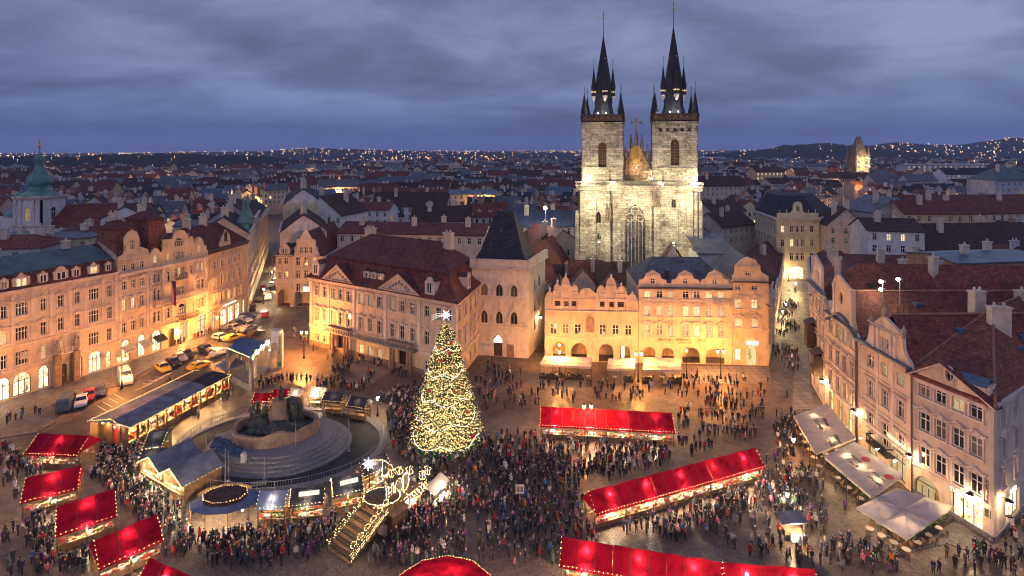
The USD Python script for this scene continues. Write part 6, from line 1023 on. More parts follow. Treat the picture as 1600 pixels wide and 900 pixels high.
# ---------------------------------------------------------------- market stalls
def stall(name, lab, group, r0, r1, e0, e1, mat='canvas_red', zr=4.1, ze=2.45, nsec=1, lights=1, wall='wood', power=70, counter=True, under=True, goods=True, end_open=False, string='bulb_warm'):
    R_0, R_1, E_0, E_1 = G(*r0, zr), G(*r1, zr), G(*e0, ze), G(*e1, ze)
    mid = (E_0 + E_1) / 2; U_ = (R_1 - R_0)[:2]; U_ = U_ / np.linalg.norm(U_); N_ = np.array([U_[1], -U_[0]]); half = float(np.clip((((mid - (R_0 + R_1) / 2))[:2] @ N_), 1.3, 3.2)); L = np.linalg.norm((R_1 - R_0)[:2])
    fr = Fr(R_0, R_1); T = Thing(name, lab, 'market stall', ((R_0 + R_1) / 2 * Vc(1, 1, 0)), group=group)
    sl = (zr - ze) / half
    for k in range(nsec):
        a, c = L * k / nsec + (.04 if k else 0), L * (k + 1) / nsec; b = MB(); n = 7; g = .10
        for s in (1, -1):
            rows = []
            for j in range(6):
                t = j / 5; d = s * half * t; sag = -.10 * math.sin(math.pi * t); rows.append([(a + (c - a) * i / n, d, zr - (zr - ze) * t + sag + (.05 * math.sin(i * 1.7 + j))* (0 < i < n)) for i in range(n + 1)])
            v = fr.w(np.array(rows).reshape(-1, 3)); f = []
            for j in range(5):
                for i in range(n): q = (j * (n + 1) + i, j * (n + 1) + i + 1, (j + 1) * (n + 1) + i + 1, (j + 1) * (n + 1) + i); q = q if s < 0 else q[::-1]; f += [(q[0], q[1], q[2]), (q[0], q[2], q[3])]
            b.add(v, f); e = fr.w([(a, s * half, ze), (c, s * half, ze), (c, s * (half + .02), ze - .28), (a, s * (half + .02), ze - .28)]); b.add(e, [(0, 1, 2), (0, 2, 3)])
        T.part('roof', b, m[mat], smooth=40)
        for u in (a, c): 
            if (k == 0 and u == a) or (k == nsec - 1 and u == c): b = MB(); b.add(fr.w([(u, half, ze), (u, -half, ze), (u, 0, zr - .03)]), [(0, 1, 2)]); T.part('gable_cloth', b, m[mat])
        b = MB(); b.fbox(fr, a + .05, a + .12, -half, half, ze - .06, ze); nr = max(2, int((c - a) / 1.6))
        for q in range(1, nr): u = a + (c - a) * q / nr; b.hexa(fr.w([(u - .03, half, ze - .02), (u + .03, half, ze - .02), (u + .03, 0, zr - .06), (u - .03, 0, zr - .06)]), fr.w([(u - .03, half, ze + .015), (u + .03, half, ze + .015), (u + .03, 0, zr - .02), (u - .03, 0, zr - .02)]))
        T.part('rafters', b, m['wood_dark'])
    for i in range(nsec * 2 + 1):
        for s in (1, -1): u = .12 + (L - .24) * i / (nsec * 2); b = MB(); b.fbox(fr, u - .07, u + .07, s * (half - .45) - .07, s * (half - .45) + .07, 0, ze + .2); T.part('post', b, m[wall])
    b = MB(); b.fbox(fr, .2, L - .2, -half + .5, -half + .56, 0, ze); T.part('back_board', b, m[wall])
    if counter:
        b = MB(); b.fbox(fr, .2, L - .2, half - .95, half - .9, 0.05, .95); b.fbox(fr, .15, L - .15, half - 1.05, half - .35, .95, 1.02); T.part('counter', b, m['wood_pale'])
        b = MB(); b.fbox(fr, .25, L - .25, -half + .6, -half + .95, 1.5, 1.55); b.fbox(fr, .25, L - .25, -half + .6, -half + .95, 1.0, 1.05); T.part('shelf', b, m['wood_pale'])
    if goods:
        for mt, cnt in (('goods_red', 4), ('goods_white', 5), ('goods_brown', 5), ('goods_green', 2)):
            b = MB()
            for q in range(int(cnt * L / 2)): u = rnd.uniform(.4, L - .4); d = half - .7 + rnd.uniform(-.25, .25); h = rnd.uniform(.1, .4); w_ = rnd.uniform(.08, .25); b.fbox(fr, u - w_, u + w_, d - .1, d + .1, 1.021, 1.02 + h)
            for q in range(int(cnt * L / 2)): u = rnd.uniform(.4, L - .4); h = rnd.uniform(.15, .4); z = rnd.choice((1.051, 1.551)); w_ = rnd.uniform(.08, .2); b.fbox(fr, u - w_, u + w_, -half + .65, -half + .9, z, z + h)
            if b.n: T.part('goods', b, m[mt], kind='stuff')
    for k in range(lights):
        u = L * (k + .5) / lights; c = fr.w([(u, .35, zr - .75)])[0]; b = MB(); b.ball(c, .13, 1); T.part('lamp', b, m['lampwhite']); lit_sphere(T.path, 'lamp_light', c, .2, power * 8, (1, .62, .36), T.o)
        if under: c = fr.w([(u, half - .35, ze - .35)])[0]; b = MB(); b.fbox(fr, u - .5, u + .5, half - .45, half - .38, ze - .2, ze - .12); T.part('tube_lamp', b, m['lampwhite']); lit_sphere(T.path, 'lamp_light', c, .16, power * 11, (1, .78, .48), T.o)
    e = [fr.w([(0, half, ze)])[0], fr.w([(L, half, ze)])[0]]; bulbs(T, [fr.w([(0, 0, zr)])[0], e[0], e[1], fr.w([(L, 0, zr)])[0]], string, gap=.42); T.half = half; T.fr = fr; T.L = L; T.rect = [fr.w([(a, d, 0)])[0] for a, d in ((-.1, half + .1), (L + .1, half + .1), (L + .1, -half - .1), (-.1, -half - .1))]; OBST.append([(p[0], p[1]) for p in T.rect]); return T
OBST = []
for n_, c in dict(goods_red=(.5, .06, .05), goods_white=(.7, .66, .6), goods_brown=(.30, .16, .08), goods_green=(.08, .20, .07)).items(): m[n_] = plain(n_, c, .6, 0, .4, 6.)
GR = 'red roofed market stalls'
stall('market_stall', 'red roofed stall at the road, topmost of the left row', GR, (60, 677), (140, 680), (55, 709), (139, 712), lights=1, nsec=1)
stall('market_stall', 'red roofed stall, second down in the left row', GR, (40, 747), (126.7, 727), (48, 781), (138, 758), lights=1)
stall('market_stall', 'red roofed stall with steam, third down in the left row', GR, (88, 792), (180, 763), (101.7, 827), (195, 805), lights=1)
stall('market_stall', 'red roofed stall, fourth down in the left row', GR, (146.7, 845), (245, 803), (170, 881), (263, 839), lights=1)
stall('market_stall', 'red roofed stall cut by the bottom edge on the left', GR, (233, 871), (300, 900), (203, 903), (268, 934), lights=1)
stall('market_stall', 'long red roofed row with orange lamp behind, before the terraces', GR, (845, 635), (1050, 645), (838, 663), (1049, 676), nsec=3, lights=4)
stall('market_stall', 'longest red roofed row, slanting up to the right', GR, (920, 767.7), (1180, 699), (928, 804), (1197, 728), nsec=3, lights=5)
stall('market_stall', 'bright red roofed row cut by the bottom edge on the right', GR, (878, 839), (1127, 878), (858, 884), (1127, 922), nsec=3, lights=3, power=100)
stall('market_stall', 'short red roof at the bottom right end of the row', GR, (1129, 879), (1273, 889), (1128, 922), (1278, 932), nsec=1, lights=2, power=100)
# round red kiosk at the bottom
c = G(690, 906, 4.6); T = Thing('round_kiosk', 'round red canvas kiosk at the bottom edge of the square', 'kiosk', (c[0], c[1], 0)); n = 12; a = np.arange(n) * 2 * np.pi / n; R_ = 5.0
for i in range(n): j = (i + 1) % n; b = MB(); p, q = c + Vc(R_ * math.cos(a[i]), R_ * math.sin(a[i]), -1.5), c + Vc(R_ * math.cos(a[i] + 2 * np.pi / n), R_ * math.sin(a[i] + 2 * np.pi / n), -1.5); b.poly3([c, p, q]); b.add([p, q, q - Vc(0, 0, .35), p - Vc(0, 0, .35)], [(0, 1, 2), (0, 2, 3)]); T.part('roof_panel', b, m['canvas_red'])
for i in range(n): b = MB(); p = c + Vc((R_ - .2) * math.cos(a[i]), (R_ - .2) * math.sin(a[i]), 0); b.tube([Vc(p[0], p[1], 0), Vc(p[0], p[1], 3.1)], .07); T.part('post', b, m['wood'])
bulbs(T, [c + Vc(R_ * math.cos(t), R_ * math.sin(t), -1.48) for t in np.linspace(0, 6.283, 13)]); OBST.append([(c[0] + 5.2 * math.cos(t), c[1] + 5.2 * math.sin(t)) for t in a])
for t in (1.2, 2.6): q = c + Vc(2 * math.cos(t), 2 * math.sin(t), -1.5); b = MB(); b.ball(q, .13); T.part('lamp', b, m['lampwhite']); lit_sphere(T.path, 'lamp_light', q, .2, 900, (1, .58, .36), T.o)
# dark roofed huts along the moat
GD = 'dark roofed huts along the moat'
stall('market_hut', 'dark hut with two white stripes on its arched roof', GD, (232, 676), (262, 672), (226, 700), (268, 697), 'canvas_dark', 3.6, 2.6, power=30, goods=True)
stall('market_hut', 'low dark hut between striped hut and gabled hut', GD, (222, 704), (256, 700), (218, 716), (254, 713), 'canvas_dark', 3.0, 2.4, power=25)
def gable_hut(lab, group, c0, c1, dep, zr=3.8, ze=2.4, mat='felt', power=90, wall='wood', fl=True):
    """gable end faces the front: ridge runs back"""
    P, Q = G(*c0, 0), G(*c1, 0); fr = Fr(P, Q); L = fr.L; T = Thing('market_hut', lab, 'market hut', (P + Q) / 2, group=group); b = MB(); um = L / 2
    for s in (0, 1): x = -.3 if s == 0 else L + .3; e = fr.w([(x, .5, ze - .1), (um, .5, zr), (um, -dep, zr), (x, -dep, ze - .1)]); b.poly3(e if s else e[::-1], .08)
    T.part('roof', b, m[mat]); b = MB(); b.fbox(fr, 0, .1, -dep + .1, 0, 0, ze); b.fbox(fr, L - .1, L, -dep + .1, 0, 0, ze); b.fbox(fr, .1, L - .1, -dep + .1, -dep + .2, 0, ze); T.part('wall', b, m[wall]); b = MB(); b.ext(fr, [[(.0, ze), (L, ze), (um, zr - .1)]], -.08, 0); T.part('gable', b, m[wall])
    b = MB(); b.fbox(fr, .1, L - .1, -.12, -.06, 0, 1.0); b.fbox(fr, 0, L, -.4, .3, 1.0, 1.06); T.part('counter', b, m['wood_pale']); b = MB()
    for q in range(int(L * 4)): u = rnd.uniform(.2, L - .2); h = rnd.uniform(.1, .35); b.fbox(fr, u - .1, u + .1, -.2, .1, 1.061, 1.06 + h)
    T.part('goods', b, m['goods_brown'], kind='stuff'); bulbs(T, [fr.w([(-.3, .52, ze - .1)])[0], fr.w([(um, .52, zr)])[0], fr.w([(L + .3, .52, ze - .1)])[0]], 'bulb_warm', .075, .16); bulbs(T, [fr.w([(L + .3, .5, ze - .1)])[0], fr.w([(L + .3, -dep, ze - .1)])[0]], gap=.5)
    c = fr.w([(um, -.5, ze - .2)])[0]; b = MB(); b.ball(c, .14); T.part('lamp', b, m['lampwhite']); lit_sphere(T.path, 'lamp_light', c, .16, power * 12, (1, .74, .44), T.o); c = fr.w([(um, .9, ze - .1)])[0]
    if fl: b = MB(); b.ball(c, .1); T.part('lamp', b, m['lampwhite']); lit_sphere(T.path, 'lamp_light', c, .16, power * 12, (1, .72, .40), T.o)
    OBST.append([tuple(fr.w([(x, d, 0)])[0][:2]) for x, d in ((-.2, .5), (L + .2, .5), (L + .2, -dep - .1), (-.2, -dep - .1))]); T.fr = fr; return T
gable_hut('gabled hut with fairy lights along its eaves, left of a pair', GD, (222, 748), (254, 766), 5.0); gable_hut('gabled hut with fairy lights and red flowers, right of a pair', GD, (255, 767), (288, 786), 5.0)
c = G(352, 782, 3.3); T = Thing('market_hut', 'dark flat hut with raised maroon roof outlined in lights', 'market hut', (c[0], c[1], 0), group=GD)
def octo(px, py, z, rx, ry, rot=.1): return [G(px, py, z) + Vc(rx * math.cos(t) * math.cos(rot) - ry * math.sin(t) * math.sin(rot), rx * math.cos(t) * math.sin(rot) + ry * math.sin(t) * math.cos(rot), 0) for t in np.arange(10) * .6283]
A = octo(352, 782, 2.7, 4.0, 2.5); B = octo(352, 778, 3.3, 2.5, 1.7); b = MB()
for i in range(10): j = (i + 1) % 10; b.poly3([A[i], A[j], B[j], B[i]], .06)
T.part('lower_roof', b, m['felt_blue']); b = MB(); C_ = [p + Vc(0, 0, .5) for p in B]; ringmesh(b, [np.array(B), np.array(C_)]); b.poly3(C_); T.part('raised_roof', b, m['tile_dark']); bulbs(T, C_ + [C_[0]], gap=.3)
for i in range(10): b = MB(); p = A[i] * Vc(.995, .995, 1) + (G(352, 782, 0) * .005) * Vc(1, 1, 0); b.tube([Vc(p[0], p[1], 0), p], .07); T.part('post', b, m['wood'])
b = MB(); W_ = octo(352, 782, 0, 3.3, 2.0); ringmesh(b, [np.array(W_), np.array([p + Vc(0, 0, 1.0) for p in W_])]); T.part('counter', b, m['wood_pale']); q = G(352, 790, 2.2)
for dx in (-2.2, .3, 2.4): b = MB(); b.ball(q + Vc(dx, -.8, 0), .13); T.part('lamp', b, m['lampwhite']); lit_sphere(T.path, 'lamp_light', q + Vc(dx, -.8, 0), .16, 900, (1, .74, .42), T.o)
OBST.append([(p[0], p[1]) for p in A])
stall('market_stall', 'stall with pale blue canvas roof in front of the moat', GD, (406, 768), (450, 766), (405, 788), (453, 787), 'canvas_blue', 3.7, 2.6, power=14)
def sign_hut(lab, r0, r1, e0, e1, mat): 
    T = stall('market_hut', lab, GD, r0, r1, e0, e1, mat, 3.9, 2.7, power=45, wall='wood_pale'); fr, L, h = T.fr, T.L, T.half; b = MB(); a = fr.w([(L * .25, h * .52, 3.38), (L * .85, h * .52, 3.38), (L * .85, h * .40, 3.75), (L * .25, h * .40, 3.75)]); b.poly3(a, .1); T.part('lit_sign', b, m['sign_dim'])
    bulbs(T, [fr.w([(0, h, 2.7)])[0], fr.w([(-.05, 0, 3.9)])[0], fr.w([(0, -h, 2.7)])[0]], 'bulb_warm', .07, .2)
m['sign_dim'] = glow('sign_dim', (1, .92, .8), 1.1)
sign_hut('dark roofed hut with a long lit sign, next to the blue stall', (455, 764), (508, 758), (458, 784), (517, 778), 'canvas_dark'); sign_hut('dark roofed hut with a bright lit sign, before the star ornaments', (518, 748), (565, 737), (523, 776), (574, 762), 'canvas_dark')
stall('market_hut', 'orange edged hut with three bright skylights by the star ornaments', GD, (561, 724), (602, 706), (592, 738), (620, 719), 'wood_roof' if 'wood_roof' in m else 'canvas_dark', 3.9, 2.8, power=80, wall='wood_pale')
stall('market_hut', 'plain brown hut behind the moat', GD, (508, 612), (538, 614), (506, 622), (536, 625), 'canvas_dark', 3.4, 2.5, power=10, under=False, goods=False, wall='wood_pale')
stall('market_hut', 'maroon roofed hut with fairy lights beside a white lamp', GD, (548, 618), (576, 622), (541, 628), (583, 632), 'canvas_dark', 3.6, 2.5, power=10, under=False, goods=False, wall='wood')
for k, (a, c, lab) in enumerate((((398, 614), (424, 614), 'pale pink stall roof behind the monument, leftmost'), ((428, 608), (452, 608), 'pink stall roof right behind the standing figure'), ((455, 607), (472, 607), 'whitish stall roof behind the monument'), ((486, 604), (506, 605), 'small white lit stall behind the monument, right'))): stall('market_stall', lab, 'small stalls behind the monument', a, c, (a[0] - 1, a[1] + 10), (c[0] + 1, c[1] + 10), 'canvas_red' if k < 2 else 'canvas_white', 3.3, 2.4, power=12 if k < 3 else 60, goods=False)
# food cart bottom right
c = G(1240, 845); T = Thing('food_cart', 'small dark topped food cart with a white lit box', 'food cart', c); fr = Fr(c - Vc(1.2, .2, 0), c + Vc(1.3, -.4, 0)); b = MB(); b.poly3([fr.w([(-.3, .3, 2.2)])[0], fr.w([(fr.L, .3, 2.5)])[0], fr.w([(fr.L, -1.6, 2.7)])[0], fr.w([(-.3, -1.6, 2.4)])[0]], .08); T.part('roof', b, m['felt']); b = MB(); b.fbox(fr, .2, 2.2, -1.2, -.2, .35, 1.1); T.part('cart_body', b, m['wood']); b = MB(); b.fbox(fr, .8, 1.9, -.15, .3, .2, 1.05); T.part('lit_box', b, m['sign_dim'])
for u in (0, 2.4): b = MB(); b.fbox(fr, u, u + .08, -.7, -.62, 0, 2.3); T.part('post', b, m['wood'])
for u in (.5, 1.9): b = MB(); p = fr.w([(u, -.2, .35)])[0]; q = fr.w([(u, -.12, .35)])[0]; b.tube([p, q], .35, 12); T.part('wheel', b, m['iron'])
lit_sphere(T.path, 'lamp_light', fr.w([(1.2, .5, 2.0)])[0], .14, 1500, (1, .72, .4), T.o)

# ---------------------------------------------------------------- market hall, stage
H0_, H1_, H2_, H3_ = G(153, 652, 3.4), G(199, 668, 3.4), G(358, 585, 3.4), G(325, 576, 3.4); hf_ = Fr(H1_, H2_); W_ = float((H0_ - H1_)[:2] @ -hf_.N[:2])
T = Thing('market_hall', 'long low timber market hall with dark roof edged in lights', 'market hall', (H0_ + H2_) / 2 * Vc(1, 1, 0)); L = hf_.L; nb = 12; m['wood_lit'] = m['wood_pale']
b = MB(); 
for k in range(4): a, c = L * k / 4 + .03, L * (k + 1) / 4; b = MB(); e = hf_.w([(a, .5, 3.3), (c, .5, 3.3), (c, -W_ / 2, 3.75), (a, -W_ / 2, 3.75)]); b.poly3(e, .1); e = hf_.w([(a, -W_ / 2, 3.75), (c, -W_ / 2, 3.75), (c, -W_ - .4, 3.3), (a, -W_ - .4, 3.3)]); b.poly3(e, .1); T.part('roof_sheet', b, m['felt'] if k < 3 else m['slate'])
for k in range(nb + 1):
    u = L * k / nb; b = MB(); b.fbox(hf_, u - .12, u + .12, -.12, .12, 0, 3.2); T.part('post', b, m['wood'])
    if k < nb:
        b = MB(); b.fbox(hf_, u + .12, u + L / nb - .12, -.06, 0, 0, .95); T.part('front_board', b, m['wood']); b = MB()
        for q in range(9): x = u + rnd.uniform(.2, L / nb - .2); h = rnd.uniform(.15, .7); z = rnd.choice((1.0, 1.0, 1.9)); b.fbox(hf_, x - .12, x + .12, -.9, -.5, z, z + h)
        T.part('goods', b, m[rnd.choice(('goods_red', 'goods_white', 'goods_brown'))], kind='stuff'); b = MB(); b.fbox(hf_, u + .12, u + L / nb - .12, -1.0, -.1, .95, 1.0); b.fbox(hf_, u + .12, u + L / nb - .12, -1.2, -.8, 1.85, 1.9); T.part('shelf', b, m['wood_pale'])
b = MB(); b.fbox(hf_, 0, L, -1.6, -1.5, 0, 3.3); b.fbox(hf_, 0, L, -W_, -W_ + .1, 0, 3.3); T.part('rear_wall', b, m['wood_pale']); ef = Fr(H0_, H1_)
for k in range(5):
    u = ef.L * k / 4; b = MB(); b.fbox(ef, u - .12, u + .12, -.12, .12, 0, 3.3); T.part('post', b, m['wood'])
    if k < 4: b = MB(); b.fbox(ef, u + .12, u + ef.L / 4 - .12, -.1, -.04, 0, 3.2); b.fbox(ef, u + .3, u + ef.L / 4 - .3, -.04, .0, .3, 1.5); b.fbox(ef, u + .3, u + ef.L / 4 - .3, -.04, .0, 1.7, 2.9); T.part('end_panel', b, m['wood'] if k != 2 else m['goods_red'])
b = MB(); b.ext(ef, [[(0, 3.2), (ef.L, 3.2), (ef.L, 3.3), (ef.L / 2, 3.9), (0, 3.3)]], -.1, .12); T.part('end_gable', b, m['wood'])
E_ = [hf_.w([(0, -W_ - .4, 3.38)])[0], ef.w([(ef.L * .3, .2, 3.6)])[0], ef.w([(ef.L * .5, .2, 4.0)])[0], ef.w([(ef.L * .7, .2, 3.6)])[0], hf_.w([(0, .52, 3.38)])[0], hf_.w([(L, .52, 3.38)])[0], hf_.w([(L, -W_ - .4, 3.38)])[0]]
bulbs(T, E_ + [E_[0]], 'bulb_warm', .075, .30)
for k in range(6): c = hf_.w([(L * (k + .5) / 6, -.5, 2.9)])[0]; b = MB(); b.ball(c, .1); T.part('lamp', b, m['lampwhite']); lit_sphere(T.path, 'lamp_light', c, .16, 1500, (1, .60, .22), T.o)
for u in (.35, .75): c = ef.w([(ef.L * u, .7, 3.4)])[0]; lit_sphere(T.path, 'lamp_light', c, .14, 600 if u < .5 else 300, (1, .58, .22), T.o); b = MB(); b.ball(c, .13); T.part('lamp', b, m['lampwhite'])
OBST.append([tuple(hf_.w([(x, d, 0)])[0][:2]) for x, d in ((-.6, .6), (L + .6, .6), (L + .6, -W_ - .6), (-.6, -W_ - .6))])
S_ = [G(356, 544, 6.2), G(392, 559, 6.2), G(420, 533, 6.2), G(375, 527, 6.2)]; T = Thing('stage', 'open stage with flat blue roof, lit stars and two banner towers', 'stage', sum(S_) / 4 * Vc(1, 1, 0)); b = MB(); b.poly3(S_, .3); T.part('roof', b, m['felt_blue'])
sf = Fr(S_[1], S_[2]); bk = Fr(S_[0], S_[1])
b = MB(); P = [p * Vc(1, 1, 0) for p in S_]; b.prism([(p[0], p[1]) for p in P], 0, 1.2); T.part('platform', b, m['felt'])
for p in P: b = MB(); b.box(p[0] - .25, p[0] + .25, p[1] - .25, p[1] + .25, 0, 6.0); T.part('truss_tower', b, m['steel'])
b = MB(); q = (P[0] + P[3]) / 2; bf = Fr(P[3], P[0]); b.fbox(bf, .3, bf.L - .3, .1, .25, 1.2, 5.9); T.part('back_cloth', b, m['felt'])
bulbs(T, [S_[0], S_[1]], 'bulb', .09, .35); 
for k in range(7):
    c = sf.w([(sf.L * (k + .5) / 7, .2, 6.35)])[0]; b = MB(); an = np.arange(10) * math.pi / 5 + .3; pts = [(sf.L * (k + .5) / 7 + (.55 if i % 2 else .24) * math.cos(t), 6.3 + (.2 if k % 2 else -.2) + (.55 if i % 2 else .24) * math.sin(t)) for i, t in enumerate(an)]; b.ext(sf, [pts], .1, .2); T.part('lit_star', b, m['bulb'])
for px, y0, y1 in ((395, 560, 600), (438, 520, 574)):
    g = G(px, y1); z1 = ZD(y0, g[1]); b = MB(); b.box(g[0] - .55, g[0] + .55, g[1] - .3, g[1] + .3, 0, z1); p = T.part('banner_tower', b, m['pl_white']); b = MB(); b.box(g[0] - .35, g[0] + .35, g[1] - .34, g[1] - .31, .6, z1 - .5)
    T.part('banner', b, m['pl_rose'], p); b = MB(); b.box(g[0] - .36, g[0] + .36, g[1] - .35, g[1] - .345, .3, 1.2); T.part('banner_foot', b, m['goods_green'], p); ft = Fr(g + Vc(-.5, -.34, 0), g + Vc(.5, -.34, 0))
    for k, ch in enumerate('VANOCE'): text_on(T, ft, ch, .5, z1 - 1.0 - k * .62, .38, 'frame_dark', .005, .02, parent=p, bold=True)
b = MB(); g = G(433, 530, 5.5); b.box(g[0] - .9, g[0] + .9, g[1] - .8, g[1] + .8, 5.0, 7.4); T.part('speaker_tent', b, m['pl_white'])
lit_sphere(T.path, 'lamp_light', sf.w([(sf.L * .8, 1.0, 5.0)])[0], .15, 160, (1, .75, .4), T.o); b = MB(); b.ball(sf.w([(sf.L * .8, .8, 5.1)])[0], .14); T.part('lamp', b, m['lampwhite'])
OBST.append([tuple(p[:2]) for p in P])
T = Thing('stage_annex', 'low purple tarpaulin roof left of the stage', 'tent', G(345, 570)); A = [G(337, 570, 2.2), G(352, 580, 2.2), G(385, 566, 2.8), G(362, 556, 2.8)]; b = MB(); b.poly3(A, .1); T.part('roof', b, m['canvas_blue'])
for p in A: b = MB(); b.tube([p * Vc(1, 1, 0), p], .05); T.part('post', b, m['steel'])
OBST.append([tuple(p[:2]) for p in A])

# ---------------------------------------------------------------- stair bridge with light ornaments
Q0, Q1 = G(529, 872), G(583, 798, 2.6) * Vc(1, 1, 0); d = (Q1 - Q0) / np.linalg.norm(Q1 - Q0); sd = Vc(d[1], -d[0], 0); WS = 2.0; LS = np.linalg.norm(Q1 - Q0) + .6; HT = 2.6
T = Thing('viewing_stair', 'wooden viewing stair with light wrapped railings and platform', 'viewing platform', Q0); sf2 = Fr(Q0, Q1); n = 14
for k in range(n): b = MB(); b.fbox(sf2, LS * k / n, LS * (k + 1) / n + .02, -WS, WS, HT * (k + 1) / n - .14, HT * (k + 1) / n); b.fbox(sf2, LS * k / n, LS * k / n + .04, -WS, WS, HT * k / n, HT * (k + 1) / n - .14); T.part('tread', b, m['wood_dark' if k % 2 else 'wood'])
b = MB(); b.fbox(sf2, LS, LS + 2.6, -2.2, 2.6, HT - .2, HT); T.part('platform', b, m['wood']); b = MB(); b.fbox(sf2, LS + .2, LS + 2.4, -2.0, 2.4, .0, HT - .2); T.part('platform_base', b, m['wood_dark'])
for s in (-1, 1):
    b = MB(); 
    for k in range(9): u = LS * k / 8; z = HT * k / 8; b.fbox(sf2, u - .05, u + .05, s * WS - .05, s * WS + .05, z, z + 1.1)
    P = [sf2.w([(0, s * WS, 1.1)])[0], sf2.w([(LS, s * WS, HT + 1.1)])[0]]; b.tube(P, .06); T.part('railing', b, m['wood_dark'])
    for off in (1.12, .75, .45): bulbs(T, [P[0] + Vc(0, 0, off - 1.1), P[1] + Vc(0, 0, off - 1.1)], 'bulb', .055, .17 if s > 0 else .24)
    if s > 0:
        for k in range(6):                         # ornament figures of light on the right railing
            c = sf2.w([(LS * (k + .5) / 6, s * WS, HT * (k + .5) / 6 + 1.4)])[0]; ring = [c + d * .4 * math.cos(t) + Vc(0, 0, .45 + .3 * math.sin(t) * (1 + .3 * math.cos(3 * t))) for t in np.linspace(0, 6.283, 15)]; bulbs(T, ring, 'bulb', .045, .12, 'light_ornament')
for a, c in (((LS, -2.2), (LS + 2.6, -2.2)), ((LS + 2.6, -2.2), (LS + 2.6, 2.6)), ((LS + 2.6, 2.6), (LS + 1.0, 2.6))): P, Q = sf2.w([(a[0], a[1], HT)])[0], sf2.w([(c[0], c[1], HT)])[0]; b = MB(); b.tube([P + Vc(0, 0, 1.1), Q + Vc(0, 0, 1.1)], .05); b.tube([P, P + Vc(0, 0, 1.1)], .06); T.part('railing', b, m['wood_dark']); bulbs(T, [P + Vc(0, 0, 1.1), Q + Vc(0, 0, 1.1)], 'bulb', .07, .2)
OBST.append([tuple(sf2.w([(x, y, 0)])[0][:2]) for x, y in ((-.2, -2.3), (LS + 2.8, -2.4), (LS + 2.8, 2.8), (-.2, 2.3))])
lit_sphere(T.path, 'lamp_light', sf2.w([(LS * .4, 0, HT * .4 + 2.8)])[0], .15, 500, (1, .68, .3), T.o)
# light letters on a pink counter roof, beside the stair
Lr = Fr(G(600, 826), G(640, 790)); T = Thing('letter_stall', 'stall with big outlined light letters and pink counter', 'market stall', (Lr.P + Lr.U * Lr.L / 2) * Vc(1, 1, 0)); b = MB(); b.fbox(Lr, -1, Lr.L + 1, -2.4, 1.0, 2.3, 2.42); T.part('roof', b, m['wood']); b = MB(); b.fbox(Lr, -1, Lr.L + 1, .0, 1.0, 0.0, 1.0); T.part('counter', b, m['pl_rose'])
for u in (-.9, Lr.L / 2, Lr.L + .9): b = MB(); b.fbox(Lr, u - .08, u + .08, -.1, .06, 0, 2.3); T.part('post', b, m['wood'])
H_ = [(0, 0), (.35, 0), (.35, .8), (.85, .8), (.85, 0), (1.2, 0), (1.2, 2), (.85, 2), (.85, 1.2), (.35, 1.2), (.35, 2), (0, 2), (0, 0)]; O_ = [(.7 + .7 * math.cos(t), 1 + 1.0 * math.sin(t)) for t in np.linspace(0, 6.283, 17)]; D_ = [(0, 0), (.6, 0), (1.1, .5), (1.1, 1.5), (.6, 2), (0, 2), (0, 0)]
for k, sh in enumerate((H_, O_, D_)):
    off = .2 + k * (Lr.L - .2) / 3; bb = [Lr.w([(off + x, .2, 2.6 + y)])[0] for x, y in sh]; b = MB(); b.ext(Lr, [[(off + x, 2.6 + y) for x, y in sh[:-1]]], .05, .15); p = T.part('letter', b, m['wood_dark']); bulbs(T, bb, 'bulb', .075, .14, 'letter_lights', p)
for u in (.2, .8): lit_sphere(T.path, 'lamp_light', Lr.w([(Lr.L * u, 1.4, 2.1)])[0], .15, 1100, (1, .66, .42), T.o)
OBST.append([tuple(Lr.w([(x, y, 0)])[0][:2]) for x, y in ((-1.1, -2.5), (Lr.L + 1.1, -2.5), (Lr.L + 1.1, 1.1), (-1.1, 1.1))])
c = G(597, 775, 3.2); T = Thing('round_kiosk', 'round kiosk with dark oval roof edged in lights above the stair', 'kiosk', c * Vc(1, 1, 0)); E = [c + Vc(2.15 * math.cos(t), 1.7 * math.sin(t), 0) for t in np.arange(16) * .3927]; b = MB()
for i in range(16): b.poly3([E[i], E[(i + 1) % 16], c + Vc(0, 0, .5)], .06)
T.part('roof', b, m['wood_dark']); bulbs(T, E + [E[0]], 'bulb', .08, .2); b = MB(); ringmesh(b, [np.array([p * Vc(1, 1, 0) for p in E]), np.array([p * Vc(1, 1, 0) + Vc(0, 0, 1.1) for p in E])]); T.part('counter', b, m['wood'])
for i in range(0, 16, 2): b = MB(); b.tube([E[i] * Vc(1, 1, 0), E[i]], .06); T.part('post', b, m['wood'])
OBST.append([tuple(p[:2]) for p in E])
